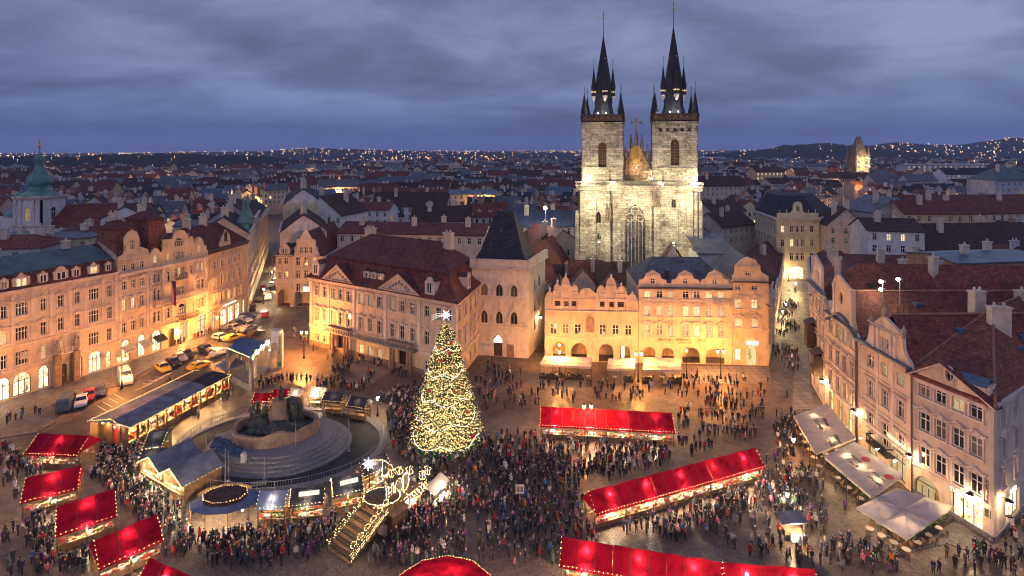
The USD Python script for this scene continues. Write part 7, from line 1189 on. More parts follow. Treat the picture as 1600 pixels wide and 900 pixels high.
# big light star arch and lit figures on the platform
def light_star(T, c, r, nsp=8, name='light_star'):
    b = MB()
    for k in range(nsp * 2): t = k * math.pi / nsp; rr = r if k % 2 == 0 else r * .7; p = c + Vc(rr * math.cos(t), -.1, rr * math.sin(t)); s = Vc(-math.sin(t), 0, math.cos(t)) * r * .10; b.add([c + s, p, c - s, c + Vc(0, -.14, 0), c + Vc(0, .14, 0)], [(0, 1, 3), (1, 2, 3), (1, 0, 4), (2, 1, 4)])
    return T.part(name, b, m['bulb_white'])
c = G(577, 780) + Vc(0, 0, 4.2); T = Thing('light_arch', 'arch of light with big star above the stair platform', 'light ornament', c * Vc(1, 1, 0)); b = MB(); arcp = [c + Vc(3.6 * (1 - math.cos(t)) / 2 - .2, -.3 * t, 1.5 * math.sin(t) - .5) for t in np.linspace(0, math.pi, 14)]; b.tube(arcp, .05); b.tube([c * Vc(1, 1, 0), c], .08); b.tube([arcp[-1] * Vc(1, 1, 0), arcp[-1]], .08); T.part('frame', b, m['iron']); bulbs(T, arcp, 'bulb', .08, .16); light_star(T, c + Vc(0, -.2, .4), .95)
bulbs(T, [arcp[7], arcp[7] - Vc(.1, 0, 1.2), arcp[7] - Vc(0, 0, 2.6)], 'bulb', .08, .18)
for k, (px, py) in enumerate(((612, 757), (624, 752), (640, 752), (660, 760), (668, 752), (590, 815), (583, 800), (690, 776))):
    g = G(px, py + 14); T = Thing('light_figure', ('upright light figure left of the arch foot', 'upright light figure in the middle of the arch', 'star shaped light figure right of the arch', 'candle shaped light figure on the garland table', 'tall light figure at the garland right end', 'small light figure beside the first letter', 'small light figure by the stair top', 'lit ornament near the bright lamp right of the letters')[k], 'light ornament', g, group='lit ornaments'); b = MB(); b.tube([g, g + Vc(0, 0, 2.2)], .05); T.part('stand', b, m['iron']); ring = [g + Vc(.4 * math.cos(t) * (1 + .35 * math.cos(4 * t + k)), -.05, 2.6 + .55 * math.sin(t)) for t in np.linspace(0, 6.283, 15)]; bulbs(T, ring, 'bulb', .05, .12, 'light_shape'); bulbs(T, [g + Vc(0, -.05, 2.2), g + Vc(0, -.05, 3.0)], 'bulb', .075, .1, 'light_shape')
g0, g1 = G(640, 792), G(668, 778); T = Thing('garland_fence', 'low fence thick with knotted light garlands', 'fence', (g0 + g1) / 2); gf = Fr(g0, g1); b = MB(); b.fbox(gf, 0, gf.L, -.1, .1, 0, 1.3); T.part('board', b, m['wood_dark'])
for j in range(6): bulbs(T, [gf.w([(gf.L * k / 8, .15, 1.2 + j * .22 + .2 * math.sin(k * 2.1 + j))])[0] for k in range(9)], 'bulb', .07, .2)
c = G(684, 785, 2.6); T = Thing('lit_canopy', 'slanted white lit canopy right of the letter stall', 'canopy', c * Vc(1, 1, 0)); fr = Fr(G(672, 800), G(696, 775)); b = MB(); b.poly3(fr.w([(0, .6, 2.2), (fr.L, .6, 2.2), (fr.L, -.7, 2.9), (0, -.7, 2.9)]), .08); T.part('canopy', b, m['canvas_white']); b = MB(); b.fbox(fr, .1, fr.L - .1, .0, .1, 2.2, 2.3); T.part('tube_lamp', b, m['lampwhite'])
for u in (.1, fr.L - .1): b = MB(); b.fbox(fr, u - .05, u + .05, -.05, .05, 0, 2.3); T.part('post', b, m['steel'])
lit_sphere(T.path, 'lamp_light', fr.w([(fr.L * .5, 1.1, 2.3)])[0], .16, 1600, (1, .74, .42), T.o); b = MB(); b.fbox(fr, .2, fr.L - .2, .1, .7, 0, .95); T.part('table', b, m['pl_white'])
# ---------------------------------------------------------------- the lit spruce
TB = G(697, 694); TH = 18.6; TR = 4.75; rt = np.random.default_rng(5)
T = Thing('christmas_tree', 'tall spruce covered in golden lights with a comet star on top', 'christmas tree', TB)
b = MB(); b.tube([TB, TB + Vc(.05, 0, TH * .5), TB + Vc(0, 0, TH)], [.34, .2, .05], 8); T.part('trunk', b, m['wood_dark'])
tips = []; V_, F_ = [], []; nv = 0
nb_ = 1150; hs = 1.0 + (TH - 1.2) * (1 - np.sqrt(1 - rt.random(nb_) * .9996))
for h in np.sort(hs):
    k = (h - .8) / (TH - .8); R = TR * (1 - k) ** .78 * rt.choice((.72, .85, .95, 1.0, 1.06, 1.16)) * rt.uniform(.93, 1.04) + .16; az = rt.uniform(0, 2 * np.pi); dr = rt.uniform(.14, .30)
    for t in np.linspace(.28, 1, max(3, int(R * 3.4))):
        p = TB + Vc(R * t * math.cos(az), R * t * math.sin(az), h - R * t * dr + .20 * R * t * t); s = .24 + .26 * (1 - t * .5)
        for q in range(3):
            a = az + rt.normal(0, .8); dz = rt.normal(-.15, .35); dv = Vc(math.cos(a), math.sin(a), dz) * s * rt.uniform(.7, 1.5); sd = Vc(-math.sin(a), math.cos(a), rt.normal(0, .5)) * s * .34
            V_ += [p - sd * .6, p + dv, p + sd * .6, p + dv * .45 - Vc(0, 0, .14)]; F_ += [(nv, nv + 1, nv + 2), (nv, nv + 3, nv + 1)]; nv += 4
        tips.append((p, t))
T.part('crown', (np.array(V_), np.array(F_)), m['needles'], kind='stuff')
b = MB(); iv, if_ = ICO[0]; cand = [p for p, t in tips if t > .42]; cnt = 0
for p in cand:
    for _ in range(4): b.add(iv * rt.uniform(.015, .033) + p + rt.normal(0, .2, 3) + Vc(0, 0, .06), if_); cnt += 1
T.part('fairy_lights', b, m['treelight'] if 'treelight' in m else glow('treelight', (1.0, .72, .30), 7.0), kind='stuff')
for k, (h, dip) in enumerate(((14.9, .5), (11.6, .7), (8.1, .9), (5.0, .9), (2.2, .8))):
    R = TR * (1 - (h - .8) / (TH - .8)) ** .76 * 1.06 + .15; ns = 5; pts = []
    for t in np.linspace(0, 2 * np.pi, 60): sg = abs(math.sin(t * ns / 2 + k)); pts.append(TB + Vc((R + .1 * sg) * math.cos(t), (R + .1 * sg) * math.sin(t), h - dip * sg))
    b = MB(); b.tube(pts, .05, 5, False); T.part('garland', b, m['garland'])
for k in range(22):
    h = rt.uniform(1.8, 15.5); az = rt.uniform(math.pi, 2 * math.pi) if k < 17 else rt.uniform(0, math.pi); R = TR * (1 - (h - .8) / (TH - .8)) ** .76 * 1.0; c = TB + Vc(R * math.cos(az), R * math.sin(az), h); b = MB(); b.ball(c, .26, 1); b.lathe(c, [(0, .36), (.07, .34), (.07, .24), (0, .24)], 6); T.part('red_ornament', b, m['ornament'] if 'ornament' in m else m.setdefault('ornament', plain('ornament', (.6, .045, .03), .25)))
c = TB + Vc(0, -.1, TH + .75); b = MB()
for k in range(12): t = k * math.pi / 6; r = 1.0 if k % 2 == 0 else .62; p = c + Vc(r * math.cos(t), 0, r * math.sin(t)); s = Vc(-math.sin(t), 0, math.cos(t)) * .09; b.add([c + s, p, c - s, c + Vc(0, -.2, 0), c + Vc(0, .2, 0)], [(0, 1, 3), (1, 2, 3), (1, 0, 4), (2, 1, 4)])
st = T.part('star', b, m['bulb_white']); b = MB()
for s in (-.3, .02, .34): b.tube([c + Vc(-.6, 0, s * .5), c + Vc(-1.3, 0, s * .8 - .05), c + Vc(-2.15, 0, s - .45)], [.03, .04, .025], 5)
T.part('comet_tail', b, m['garland'], st); b = MB(); b.tube([TB + Vc(0, 0, TH - .6), c], .06); T.part('star_rod', b, m['iron'])
fn = oval(4.6, 4.4, 0, 26, TB)
for i in range(26): P, Q = fn[i], fn[(i + 1) % 26]; b = MB(); fr = Fr(P, Q); b.fbox(fr, .02, fr.L - .02, -.03, .03, .1, 1.25); b.fbox(fr, 0, .07, -.06, .06, 0, 1.35); T.part('fence_board', b, m['fence_green'] if 'fence_green' in m else m.setdefault('fence_green', plain('fence_green', (.03, .14, .07), .6)))
OBST.append([tuple(p[:2]) for p in fn]); 
for t in (3.6, 4.5, 5.3): q = TB + Vc(4.2 * math.cos(t), 4.2 * math.sin(t), .5); b = MB(); b.ball(q, .12); T.part('lamp', b, m['lampwhite']); lit_sphere(T.path, 'lamp_light', q + Vc(0, 0, .25), .15, 160, (1, .85, .5), T.o)

# ---------------------------------------------------------------- terraces
def words(T, o, ux, uy, s, h, mat, parent, nrm=.02):   # lettering laid on a sloping cloth: o origin, ux along, uy up the letters
    t = meshkit.text_mesh(s, h, .012, True); v = np.array(t.vertices); n = np.cross(ux, uy); v = o + v[:, 0:1] * ux + v[:, 1:2] * uy + (v[:, 2:3] + nrm) * n; return T.part('lettering', (v, np.array(t.faces)), m[mat], parent)
def unit(a): return a / np.linalg.norm(a)
def terrace(lab, C, z, nx=4, brand=None, seal=False, lamps=3, power=120, cl='canvas_white'):
    power *= 3
    """C: four canopy corners: back left, back right, front right, front left (survey points)."""
    P = [G(*C[0], z + .7), G(*C[1], z + .7), G(*C[2], z - .15), G(*C[3], z - .15)]; T = Thing('terrace_canopy', lab, 'canopy', sum(P) / 4 * Vc(1, 1, 0), group='restaurant terrace canopies'); n = 8; b = MB(); rows = []
    for j in range(n + 1):
        t = j / n; a, c = P[0] + (P[3] - P[0]) * t, P[1] + (P[2] - P[1]) * t
        for i in range(n + 1): s = i / n; q = a + (c - a) * s; q[2] -= .16 * math.sin(math.pi * t) * (1 - .6 * math.cos(2 * math.pi * s * 2)) * .6; rows.append(q)
    f = []
    for j in range(n):
        for i in range(n): q = (j * (n + 1) + i, (j + 1) * (n + 1) + i, (j + 1) * (n + 1) + i + 1, j * (n + 1) + i + 1); f += [(q[0], q[1], q[2]), (q[0], q[2], q[3])]
    b.add(rows, f); rf = T.part('canopy', b, m[cl], smooth=40)
    b = MB()
    for A, B in ((P[3], P[2]), (P[0], P[3]), (P[1], P[2])): b.add([A, B, B - Vc(0, 0, .32), A - Vc(0, 0, .32)], [(0, 1, 2), (0, 2, 3)])
    T.part('valance', b, m[cl], rf); b = MB(); b.tube([P[3] + Vc(0, 0, .02), P[2] + Vc(0, 0, .02)], .05); b.tube([P[0], P[1]], .05); T.part('roller', b, m['steel'], rf)
    for t in np.linspace(0, 1, nx): q = P[3] + (P[2] - P[3]) * t; b = MB(); b.tube([q * Vc(1, 1, 0), q], .05); T.part('post', b, m['frame_dark'])
    ux, uy = unit(P[2] - P[3]), unit((P[0] - P[3]) - ((P[0] - P[3]) @ unit(P[2] - P[3])) * unit(P[2] - P[3])); W, D = np.linalg.norm(P[2] - P[3]), np.linalg.norm(P[0] - P[3])
    if brand:
        for k in range(2):
            for j, w in enumerate(brand): o = P[3] + (P[2] - P[3]) * (.10 + .46 * k + (.05 * j)) + uy * (D * (.52 - .17 * j)); words(T, o, ux, uy, w, W * .052, 'print_dark', rf, .03)
            if seal:
                o = P[3] + (P[2] - P[3]) * (.26 + .46 * k) + uy * D * .73; b = MB(); b.add([o + .045 * np.cross(ux, uy)] + [o + .045 * np.cross(ux, uy) + ux * math.cos(t) * W * .065 + uy * math.sin(t) * W * .058 for t in np.linspace(0, 6.283, 19)[:-1]], [(0, i + 1, (i + 1) % 18 + 1) for i in range(18)]); T.part('red_seal', b, m['print_red'], rf)
    fl = [q * Vc(1, 1, 0) for q in P]
    for k in range(lamps):
        t = (k + .5) / lamps; q = (P[0] + P[3]) / 2 + ((P[1] + P[2]) / 2 - (P[0] + P[3]) / 2) * t - Vc(0, 0, .55); b = MB(); b.ball(q, .12); T.part('lamp', b, m['lampwhite']); lit_sphere(T.path, 'lamp_light', q, .14, power, (1, .68, .32), T.o)
    for i in range(int(W / 1.9)):
        for j in range(max(1, int(D / 2.2))):
            q = fl[3] + (fl[2] - fl[3]) * ((i + .5) / int(W / 1.9)) + (fl[0] - fl[3]) * ((j + .5) / max(1, int(D / 2.2))); TABLES.append((q, 'under the ' + lab.split(',')[0]))
    OBST.append([tuple(p[:2]) for p in fl]); T.P = P; return T
TABLES = []
m['print_dark'] = plain('print_dark', (.05, .06, .05), .7); m['print_red'] = plain('print_red', (.50, .05, .05), .7)
TC = terrace('white canopy with two dark brand prints, farthest up the right row', [(1292, 630), (1337, 684), (1274, 708), (1240, 650)], 3.4, 5, ('Pilsner', 'Urquell'))
TD = terrace('white canopy with red seals and brand prints, middle of the right row', [(1335, 690), (1410, 742), (1362, 776), (1288, 713)], 3.4, 5, ('Pilsner', 'Urquell'), True)
for k in range(3):
    P = TD.P; q = P[0] + (P[1] - P[0]) * (.12 + .36 * k) + Vc(.1, .1, .9); b = MB(); b.ball(q, .11); b.tube([q, q + Vc(.4, 0, .1)], .03); TD.part('spot_lamp', b, m['lampwhite']); lit_sphere(TD.path, 'lamp_light', q + Vc(-.15, -.1, 0), .12, 130, (1, .78, .45), TD.o)
# big four-part umbrella
Uc = [G(1338, 793, 3.0), G(1401, 762, 3.2), G(1490, 791, 3.0), G(1417, 842, 2.9)]; T = Thing('square_umbrella', 'big beige four-part umbrella in front of the hotel', 'umbrella', sum(Uc) / 4 * Vc(1, 1, 0), group=None); cen = sum(Uc) / 4
mid = [(Uc[i] + Uc[(i + 1) % 4]) / 2 for i in range(4)]
for i in range(4):
    q = [Uc[i], mid[i], cen, mid[i - 1]]; pk = sum(q) / 4 + Vc(0, 0, .75); b = MB(); n = 4
    for j in range(4): A, B = q[j], q[(j + 1) % 4]; b.poly3([A, B, pk]); b.add([A, B, B - Vc(0, 0, .22), A - Vc(0, 0, .22)], [(0, 1, 2), (0, 2, 3)])
    p = T.part('umbrella_panel', b, m['canvas_white']); b = MB(); b.tube([pk * Vc(1, 1, 0), pk], .06); T.part('pole', b, m['steel'], p); b = MB()
    for j in range(4): b.tube([pk - Vc(0, 0, .12), q[j] - Vc(0, 0, .05)], .025)
    T.part('ribs', b, m['steel'], p)
for q in (Uc[0] + (cen - Uc[0]) * .4, Uc[2] + (cen - Uc[2]) * .3, Uc[3] + (cen - Uc[3]) * .4): b = MB(); c = q - Vc(0, 0, .4); b.ball(c, .1); T.part('lamp', b, m['lampwhite']); lit_sphere(T.path, 'lamp_light', c, .14, 300, (1, .70, .36), T.o)
for k in range(16): s, t = .15 + .7 * (k % 4) / 3, .15 + .7 * (k // 4) / 3; q = (Uc[0] + (Uc[1] - Uc[0]) * s) * (1 - t) + (Uc[3] + (Uc[2] - Uc[3]) * s) * t; TABLES.append((q * Vc(1, 1, 0), ('under the umbrella beside the hotel wall', 'under the umbrella, second row from the hotel', 'under the umbrella, third row from the hotel', 'under the umbrella along the front planter')[k // 4]))
OBST.append([tuple(p[:2]) for p in Uc])
TE = terrace('long pale awning with low planters, left of the arcade', [(851, 556), (925, 559), (924, 574), (843, 569)], 3.0, 5, None, lamps=4, power=45)
TF_ = terrace('short pale awning between the arcade arches', [(951, 560), (993, 561), (992, 576), (948, 577)], 3.0, 3, None, lamps=2, power=45)
TG = terrace('pinkish awning before the gallery house', [(1007, 558), (1063, 560), (1065, 579), (1004, 578)], 3.0, 3, None, lamps=3, power=40)
for T_, pr in ((TE, 'Staropramen'), (TG, 'Gambrinus'), (TF_, 'Kozel')):
    for k in range(3 if T_ is TE else 2): P = T_.P; ux, uy = unit(P[2] - P[3]), unit((P[0] - P[3]) - ((P[0] - P[3]) @ unit(P[2] - P[3])) * unit(P[2] - P[3])); words(T_, P[3] + (P[2] - P[3]) * (.08 + .32 * k) + uy * .8, ux, uy, pr, .3, 'print_red', T_.path + '/canopy', .06)
def planter(a, c, lab):
    P, Q = G(*a), G(*c); fr = Fr(P, Q); T = Thing('planter_box', lab, 'planter', (P + Q) / 2, group='planter boxes'); b = MB(); b.fbox(fr, 0, fr.L, -.45, 0, 0, .65); T.part('box', b, m['frame_dark']); b = MB()
    for k in range(int(fr.L * 9)): q = fr.w([(rnd.uniform(.1, fr.L - .1), rnd.uniform(-.4, -.05), .65 + rnd.uniform(0, .5))])[0]; b.ball(q, rnd.uniform(.12, .24), 0)
    T.part('foliage', b, m['hedge'], kind='stuff')
planter((843, 592), (868, 594), 'leftmost planter under the long awning'); planter((872, 593), (912, 595), 'longest planter under the long awning'); planter((976, 598), (990, 598), 'planter left of the lamp between awnings'); planter((1004, 600), (1022, 600), 'dark planter under the pinkish awning left end'); planter((1043, 600), (1066, 600), 'dark planter under the pinkish awning right end'); planter((1430, 856), (1488, 817), 'long low planter edging the umbrella terrace'); planter((1357, 790), (1428, 857), 'long low planter on the front of the umbrella terrace'); planter((1275, 715), (1352, 790), 'long planter in front of the brand canopy'); planter((1237, 655), (1270, 712), 'planter along the farthest canopy')
planter((1183, 557), (1194, 557), 'dark shrub box by the corner gable house door')
# tables and chairs under the canopies
tb = Thing('cafe_table', None, None, cls=True); b = MB(); b.lathe((0, 0, 0), [(0, .72), (.42, .72), (.42, .76), (0, .76)], 10); tb.part('tabletop', b, m['canvas_white']); b = MB(); b.lathe((0, 0, 0), [(.25, 0), (.25, .03), (.04, .05), (.04, .72), (0, .72)], 6); tb.part('leg', b, m['iron'])
ch = Thing('cafe_chair', None, None, cls=True); b = MB(); b.box(-.22, .22, -.22, .22, .42, .47); ch.part('seat', b, m['wood']); b = MB(); b.box(-.22, .22, .19, .23, .5, .95); ch.part('backrest', b, m['wood'])
for sx in (-1, 1):
    for sy in (-1, 1): b = MB(); b.box(sx * .19 - .02, sx * .19 + .02, sy * .19 - .02, sy * .19 + .02, 0, .42); ch.part('leg', b, m['frame_dark'])
for k, (q, wh) in enumerate(TABLES):
    copy_of('/class_cafe_table', 'cafe_table', 'small round pale table ' + wh, 'table', q, 0, 'tables ' + wh)
    for s in (0, 1): a = rnd.uniform(0, 360) if s == 0 else a + 180; t = math.radians(a); copy_of('/class_cafe_chair', 'cafe_chair', 'wooden cafe chair ' + wh, 'chair', q + Vc(.7 * math.cos(t), .7 * math.sin(t), 0), a - 90, 'chairs ' + wh)
# benches/bins/menu boards
for px, py, lab in ((1548, 838, 'white litter bin at the hotel corner'), (1577, 822, 'white litter bin on the hotel side street'), (1018, 604, 'white menu board in front of the dark planters')):
    g = G(px, py); T = Thing('menu_board' if 'menu' in lab else 'litter_bin', lab, 'sign' if 'menu' in lab else 'bin', g); b = MB(); b.box(g[0] - .35, g[0] + .35, g[1] - .25, g[1] + .25, .05, 1.05); T.part('body', b, m['pl_white']); b = MB(); b.box(g[0] - .3, g[0] + .3, g[1] - .2, g[1] + .2, 1.05, 1.2); T.part('lid', b, m['iron'])
g = G(812, 795); T = Thing('poster_stand', 'white poster board on a pole amid the crowd', 'sign', g); b = MB(); b.tube([g, g + Vc(0, 0, 2.6)], .04); T.part('pole', b, m['steel']); b = MB(); b.box(g[0] - .5, g[0] + .5, g[1] - .05, g[1] - .01, 1.9, 3.0); T.part('board', b, m['pl_white']); b = MB(); b.box(g[0] - .4, g[0] - .02, g[1] - .06, g[1] - .052, 2.1, 2.8); b.box(g[0] + .08, g[0] + .4, g[1] - .06, g[1] - .052, 2.1, 2.8); T.part('print', b, m['sandstone'])

# ---------------------------------------------------------------- cars
def car_class(n, col, van=False, taxi=False):
    T = Thing(n, None, None, cls=True); L, W, Hh = (5.4, 2.0, 2.45) if van else (4.4, 1.78, 1.45); m.setdefault('paint_' + n, plain('paint_' + n, col, .25, .0, .05, 1., .6)); pm = m['paint_' + n]; fr = Fr((-L / 2, 0), (L / 2, 0))
    if van: prof = [(0, .35), (0, 2.1), (.25, 2.4), (3.6, 2.42), (4.2, 1.75), (5.15, 1.25), (5.4, .9), (5.4, .35)]; gl = [(3.35, 1.45), (3.35, 2.2), (3.62, 2.2), (4.1, 1.68), (4.45, 1.45)]
    else: prof = [(0, .4), (.02, .85), (.35, .98), (.8, 1.38), (1.3, 1.46), (2.3, 1.44), (3.05, .98), (4.1, .82), (4.38, .62), (4.4, .38)]; gl = [(.85, .98), (1.05, 1.32), (1.4, 1.38), (2.22, 1.37), (2.85, 1.0)]
    hw = W / 2; b = MB(); n_ = len(prof); top = [abs(p[1]) for p in prof]; ins = lambda z: .16 * max(0, (z - (1.3 if van else .95)) / (.9 if van else .5))
    v = [(p[0] - L / 2, -hw + ins(p[1]), p[1]) for p in prof] + [(p[0] - L / 2, hw - ins(p[1]), p[1]) for p in prof]; f = []
    for i in range(n_): j = (i + 1) % n_; f += [(i, i + n_, j + n_), (i, j + n_, j)]
    import shapely.geometry as sg
    tri = trimesh.creation.triangulate_polygon(sg.Polygon(prof), engine='earcut'); tv, tf = np.array(tri[0]), np.array(tri[1])
    for s in (0, 1):
        for t in tf: idx = [int(np.argmin(np.hypot(np.array(prof)[:, 0] - tv[q][0], np.array(prof)[:, 1] - tv[q][1]))) + s * n_ for q in t]; f.append(tuple(idx if s == 0 else idx[::-1]))
    T.part('body', (np.array(v), np.array(f)), pm)
    for s in (-1, 1): b = MB(); g = [(p[0] - L / 2, s * (hw - ins(p[1]) + .012), p[1]) for p in gl]; b.poly3(g if s < 0 else g[::-1]); T.part('side_window', b, m['glass'])
    wi = ((3.68, 2.36), (4.22, 1.74)) if van else ((2.36, 1.41), (3.0, 1.02)); b = MB(); k = .012; b.add([(wi[0][0] - L / 2 + k, -hw + .22, wi[0][1] + k), (wi[1][0] - L / 2 + k, -hw + .12, wi[1][1] + k), (wi[1][0] - L / 2 + k, hw - .12, wi[1][1] + k), (wi[0][0] - L / 2 + k, hw - .22, wi[0][1] + k)], [(0, 1, 2), (0, 2, 3)]); T.part('windscreen', b, m['glass'])
    if not van: b = MB(); b.add([(.76 - L / 2 - .02, -hw + .22, 1.33), (.42 - L / 2 - .02, -hw + .12, 1.02), (.42 - L / 2 - .02, hw - .12, 1.02), (.76 - L / 2 - .02, hw - .22, 1.33)], [(0, 2, 1), (0, 3, 2)]); T.part('rear_window', b, m['glass'])
    for x in (-L / 2 + .85, L / 2 - .85):
        for s in (-1, 1):
            b = MB(); b.tube([(x, s * (hw - .2), .33), (x, s * (hw + .02), .33)], .33, 12); w = T.part('wheel', b, m['iron']); b = MB(); b.tube([(x, s * (hw + .0), .33), (x, s * (hw + .035), .33)], .2, 8); T.part('rim', b, m['steel'], w)
    for s in (-1, 1):
        b = MB(); b.box(L / 2 - .06, L / 2 + .02, s * .62 - .18, s * .62 + .18, .58, .74); T.part('headlight', b, m['pl_white']); b = MB(); b.box(-L / 2 - .02, -L / 2 + .05, s * .66 - .14, s * .66 + .14, .66, .84); T.part('tail_light', b, m['goods_red'])
    if taxi: b = MB(); b.box(-.35, -.1, -.3, .3, 1.46, 1.62); T.part('roof_sign', b, m['sign_dim'])
for n_, c, v, t in (('white_car', (.6, .6, .6), 0, 0), ('red_car', (.32, .03, .03), 0, 0), ('blue_car', (.03, .05, .14), 0, 0), ('dark_car', (.03, .03, .035), 0, 0), ('silver_car', (.36, .36, .37), 0, 0), ('yellow_taxi', (.65, .40, .04), 0, 1), ('green_van', (.10, .14, .13), 1, 0), ('white_van', (.62, .62, .6), 1, 0)): car_class(n_, c, v, t)
CG = 'cars along the left street'
cars = [('green_van', 104, 636, 118, 'grey green van parked first in the row by the pavement corner'), ('white_car', 127, 632, -55, 'white car parked next to the grey green van'), ('red_car', 139, 623, -55, 'red car parked between white and dark blue cars'), ('blue_car', 154, 616, -55, 'dark blue car at the end of the short parked row'), ('white_van', 195, 597, -48, 'white van with yellow lit roof parked by the pavement'), ('yellow_taxi', 255, 579, -40, 'yellow taxi parked by the marked bays'), ('dark_car', 271, 570, -40, 'dark car parked behind the yellow taxi'), ('silver_car', 281, 563, -40, 'brownish silver car parked third from the yellow taxi'), ('dark_car', 291, 557, -40, 'dark car parked under the portal lamp'), ('yellow_taxi', 312, 575, 62, 'orange yellow car driving beside the market hall roof'), ('dark_car', 322, 549, -35, 'black car parked across from the portal'), ('white_car', 345, 554, 60, 'white car driving past the stage'), ('white_car', 345, 531, -25, 'white car parked by the street lamp'), ('yellow_taxi', 365, 531, 60, 'yellow taxi queuing just behind the stage roof'), ('dark_car', 356, 522, -25, 'dark car parked beyond the street lamp'), ('silver_car', 367, 516, -25, 'silver car parked second beyond the street lamp'), ('dark_car', 372, 509, -25, 'dark car parked farther along the palace'), ('white_car', 381, 503, -20, 'white car parked before the corner palace shops'), ('silver_car', 389, 516, 70, 'silver car in the lane beside the parked taxis'), ('dark_car', 399, 525, 70, 'dark car at the stage rear corner'), ('blue_car', 386, 497, -20, 'blue car parked last before the narrow street'), ('red_car', 414, 494, 112, 'red car entering from the narrow street'), ('white_car', 419, 467, 112, 'white car in the narrow street traffic, nearest'), ('silver_car', 416, 460, 112, 'silver car in the narrow street traffic'), ('white_car', 424, 447, 112, 'white car far up the narrow street'), ('red_car', 411, 452, 112, 'red car at the narrow street left kerb'), ('dark_car', 404, 470, 112, 'dark car parked at the narrow street mouth'), ('dark_car', 394, 483, 112, 'dark car parked at the corner palace end'), ('silver_car', 428, 436, 112, 'silver car farthest up the narrow street')]
for cl, px, py, yaw, lab in cars:
    copy_of('/class_' + cl, 'parked_van' if 'van' in cl else 'parked_car', lab, 'van' if 'van' in cl else 'car', G(px, py) + Vc(0, 0, .012), yaw, CG); g = G(px, py); OBST.append([(g[0] + 1.7 * math.cos(t), g[1] + 1.7 * math.sin(t)) for t in np.arange(8) * .785])
# ---------------------------------------------------------------- the old town around and beyond
import shapely.geometry as sg, shapely
from shapely.prepared import prep
# church tower with copper onion domes on the left
SX, SY = XD(62, 178), 178.0; T = Thing('onion_dome_church', 'pale church tower with green copper onion dome and red nave roof', 'church', (SX, SY, 0)); zz = lambda y: ZD(y, SY); F = Facade(T, (SX - 4.6, SY - 4.6), (SX + 4.6, SY - 4.6), zz(306), mat='pl_white'); f = F.f
F.win(4.6, zz(343), 1.8, 4.2, 'lit_soft', 'arc'); F.win(4.6, zz(372), 1.4, 3, None, 'arc'); F.build(); body(T, f, 0, 8.7, -9.2, -.46, zz(306), 'pl_white'); F.band(zz(310), zz(305), .7); F.band(zz(352), zz(349), .4, name='string_course'); F.pilasters([.8, 2.6, 6.6, 8.4], zz(349), zz(310), .7, .25)
S1_ = Facade(T, (SX + 4.6, SY - 4.6), (SX + 4.6, SY + 4.6), zz(306), mat='pl_white'); S1_.win(4.6, zz(343), 1.8, 4.2, None, 'arc'); S1_.build('side_wall'); S1_.band(zz(310), zz(305), .7)
b = MB(); b.lathe((SX, SY, 0), [(5.6, zz(305)), (4.4, zz(301)), (2.7, zz(297)), (2.4, zz(291)), (3.2, zz(287)), (3.5, zz(282)), (3.0, zz(275)), (1.9, zz(269)), (1.3, zz(264)), (1.1, zz(257)), (1.5, zz(253)), (1.55, zz(249)), (1.0, zz(244)), (.4, zz(240)), (.14, zz(236)), (.1, zz(218)), (0, zz(217))], 16, .2); T.part('onion_dome', b, m['copper'], smooth=35)
b = MB(); b.ball((SX, SY, zz(228)), .5); b.box(SX - .8, SX + .8, SY - .08, SY + .08, zz(222), zz(220.5)); T.part('gilt_cross', b, m['gold']); NV = Fr((SX + 5.5, SY - 2), (SX + 30, SY + 6)); body(T, NV, 0, NV.L, -14, 0, zz(352), 'pl_white', front=True); roof_gable(T, NV, 0, NV.L, -14, 0, zz(352), zz(322), 'tile_red', ends='pl_white')
NV2 = Fr((SX - 13, SY - 1), (SX - 5, SY - 1)); body(T, NV2, 0, 8, -8, 0, zz(338), 'pl_white', front=True); b = MB(); q = NV2.w([(4, -4, 0)])[0]; b.lathe((q[0], q[1], 0), [(4.5, zz(338)), (2.2, zz(327)), (1.6, zz(325)), (1.6, zz(316)), (2.0, zz(313)), (1.6, zz(306)), (.3, zz(300)), (.1, zz(292)), (0, zz(291))], 12); T.part('small_dome', b, m['copper'], smooth=35)
# gothic gate tower far right
PY = 560.0; PX_ = XD(1347.5, PY); T = Thing('gate_tower', 'tall dark gothic gate tower with steep wedge roof, far right', 'tower', (PX_, PY, 0)); zp = lambda y: ZD(y, PY); w = 6.6; F = Facade(T, (PX_ - w, PY), (PX_ + w, PY), zp(245), mat='church_dark'); f = F.f; F.hole(gothic(w - 3, w + 3, .05, 9)); F.win(w, zp(277), 2.4, 7, 'lit_soft', 'goth', None, frame='church_dark'); F.win(w - 3.8, zp(262), 1.6, 7, None, 'goth', None, frame='church_dark'); F.win(w + 3.8, zp(262), 1.6, 7, None, 'goth', None, frame='church_dark'); F.build(); body(T, f, 0, 2 * w, -2 * w, -.46, zp(245), 'church_dark')
b = MB(); lo = f.w([(.6, -.6, zp(245)), (2 * w - .6, -.6, zp(245)), (2 * w - .6, -2 * w + .6, zp(245)), (.6, -2 * w + .6, zp(245))]); hi = f.w([(w - 2.2, -w + .5, zp(213)), (w + 2.2, -w + .5, zp(213)), (w + 2.2, -w - .5, zp(213)), (w - 2.2, -w - .5, zp(213))]); b.hexa(lo, hi); T.part('wedge_roof', b, m['church_dark'])
for x, y in ((0, 0), (2 * w, 0), (0, -2 * w), (2 * w, -2 * w)): b = MB(); q = f.w([(x, y, 0)])[0]; b.lathe((q[0], q[1], 0), [(1.3, zp(262)), (1.3, zp(243)), (1.6, zp(242)), (.2, zp(228)), (0, zp(226))], 8); T.part('corner_turret', b, m['church_dark'])
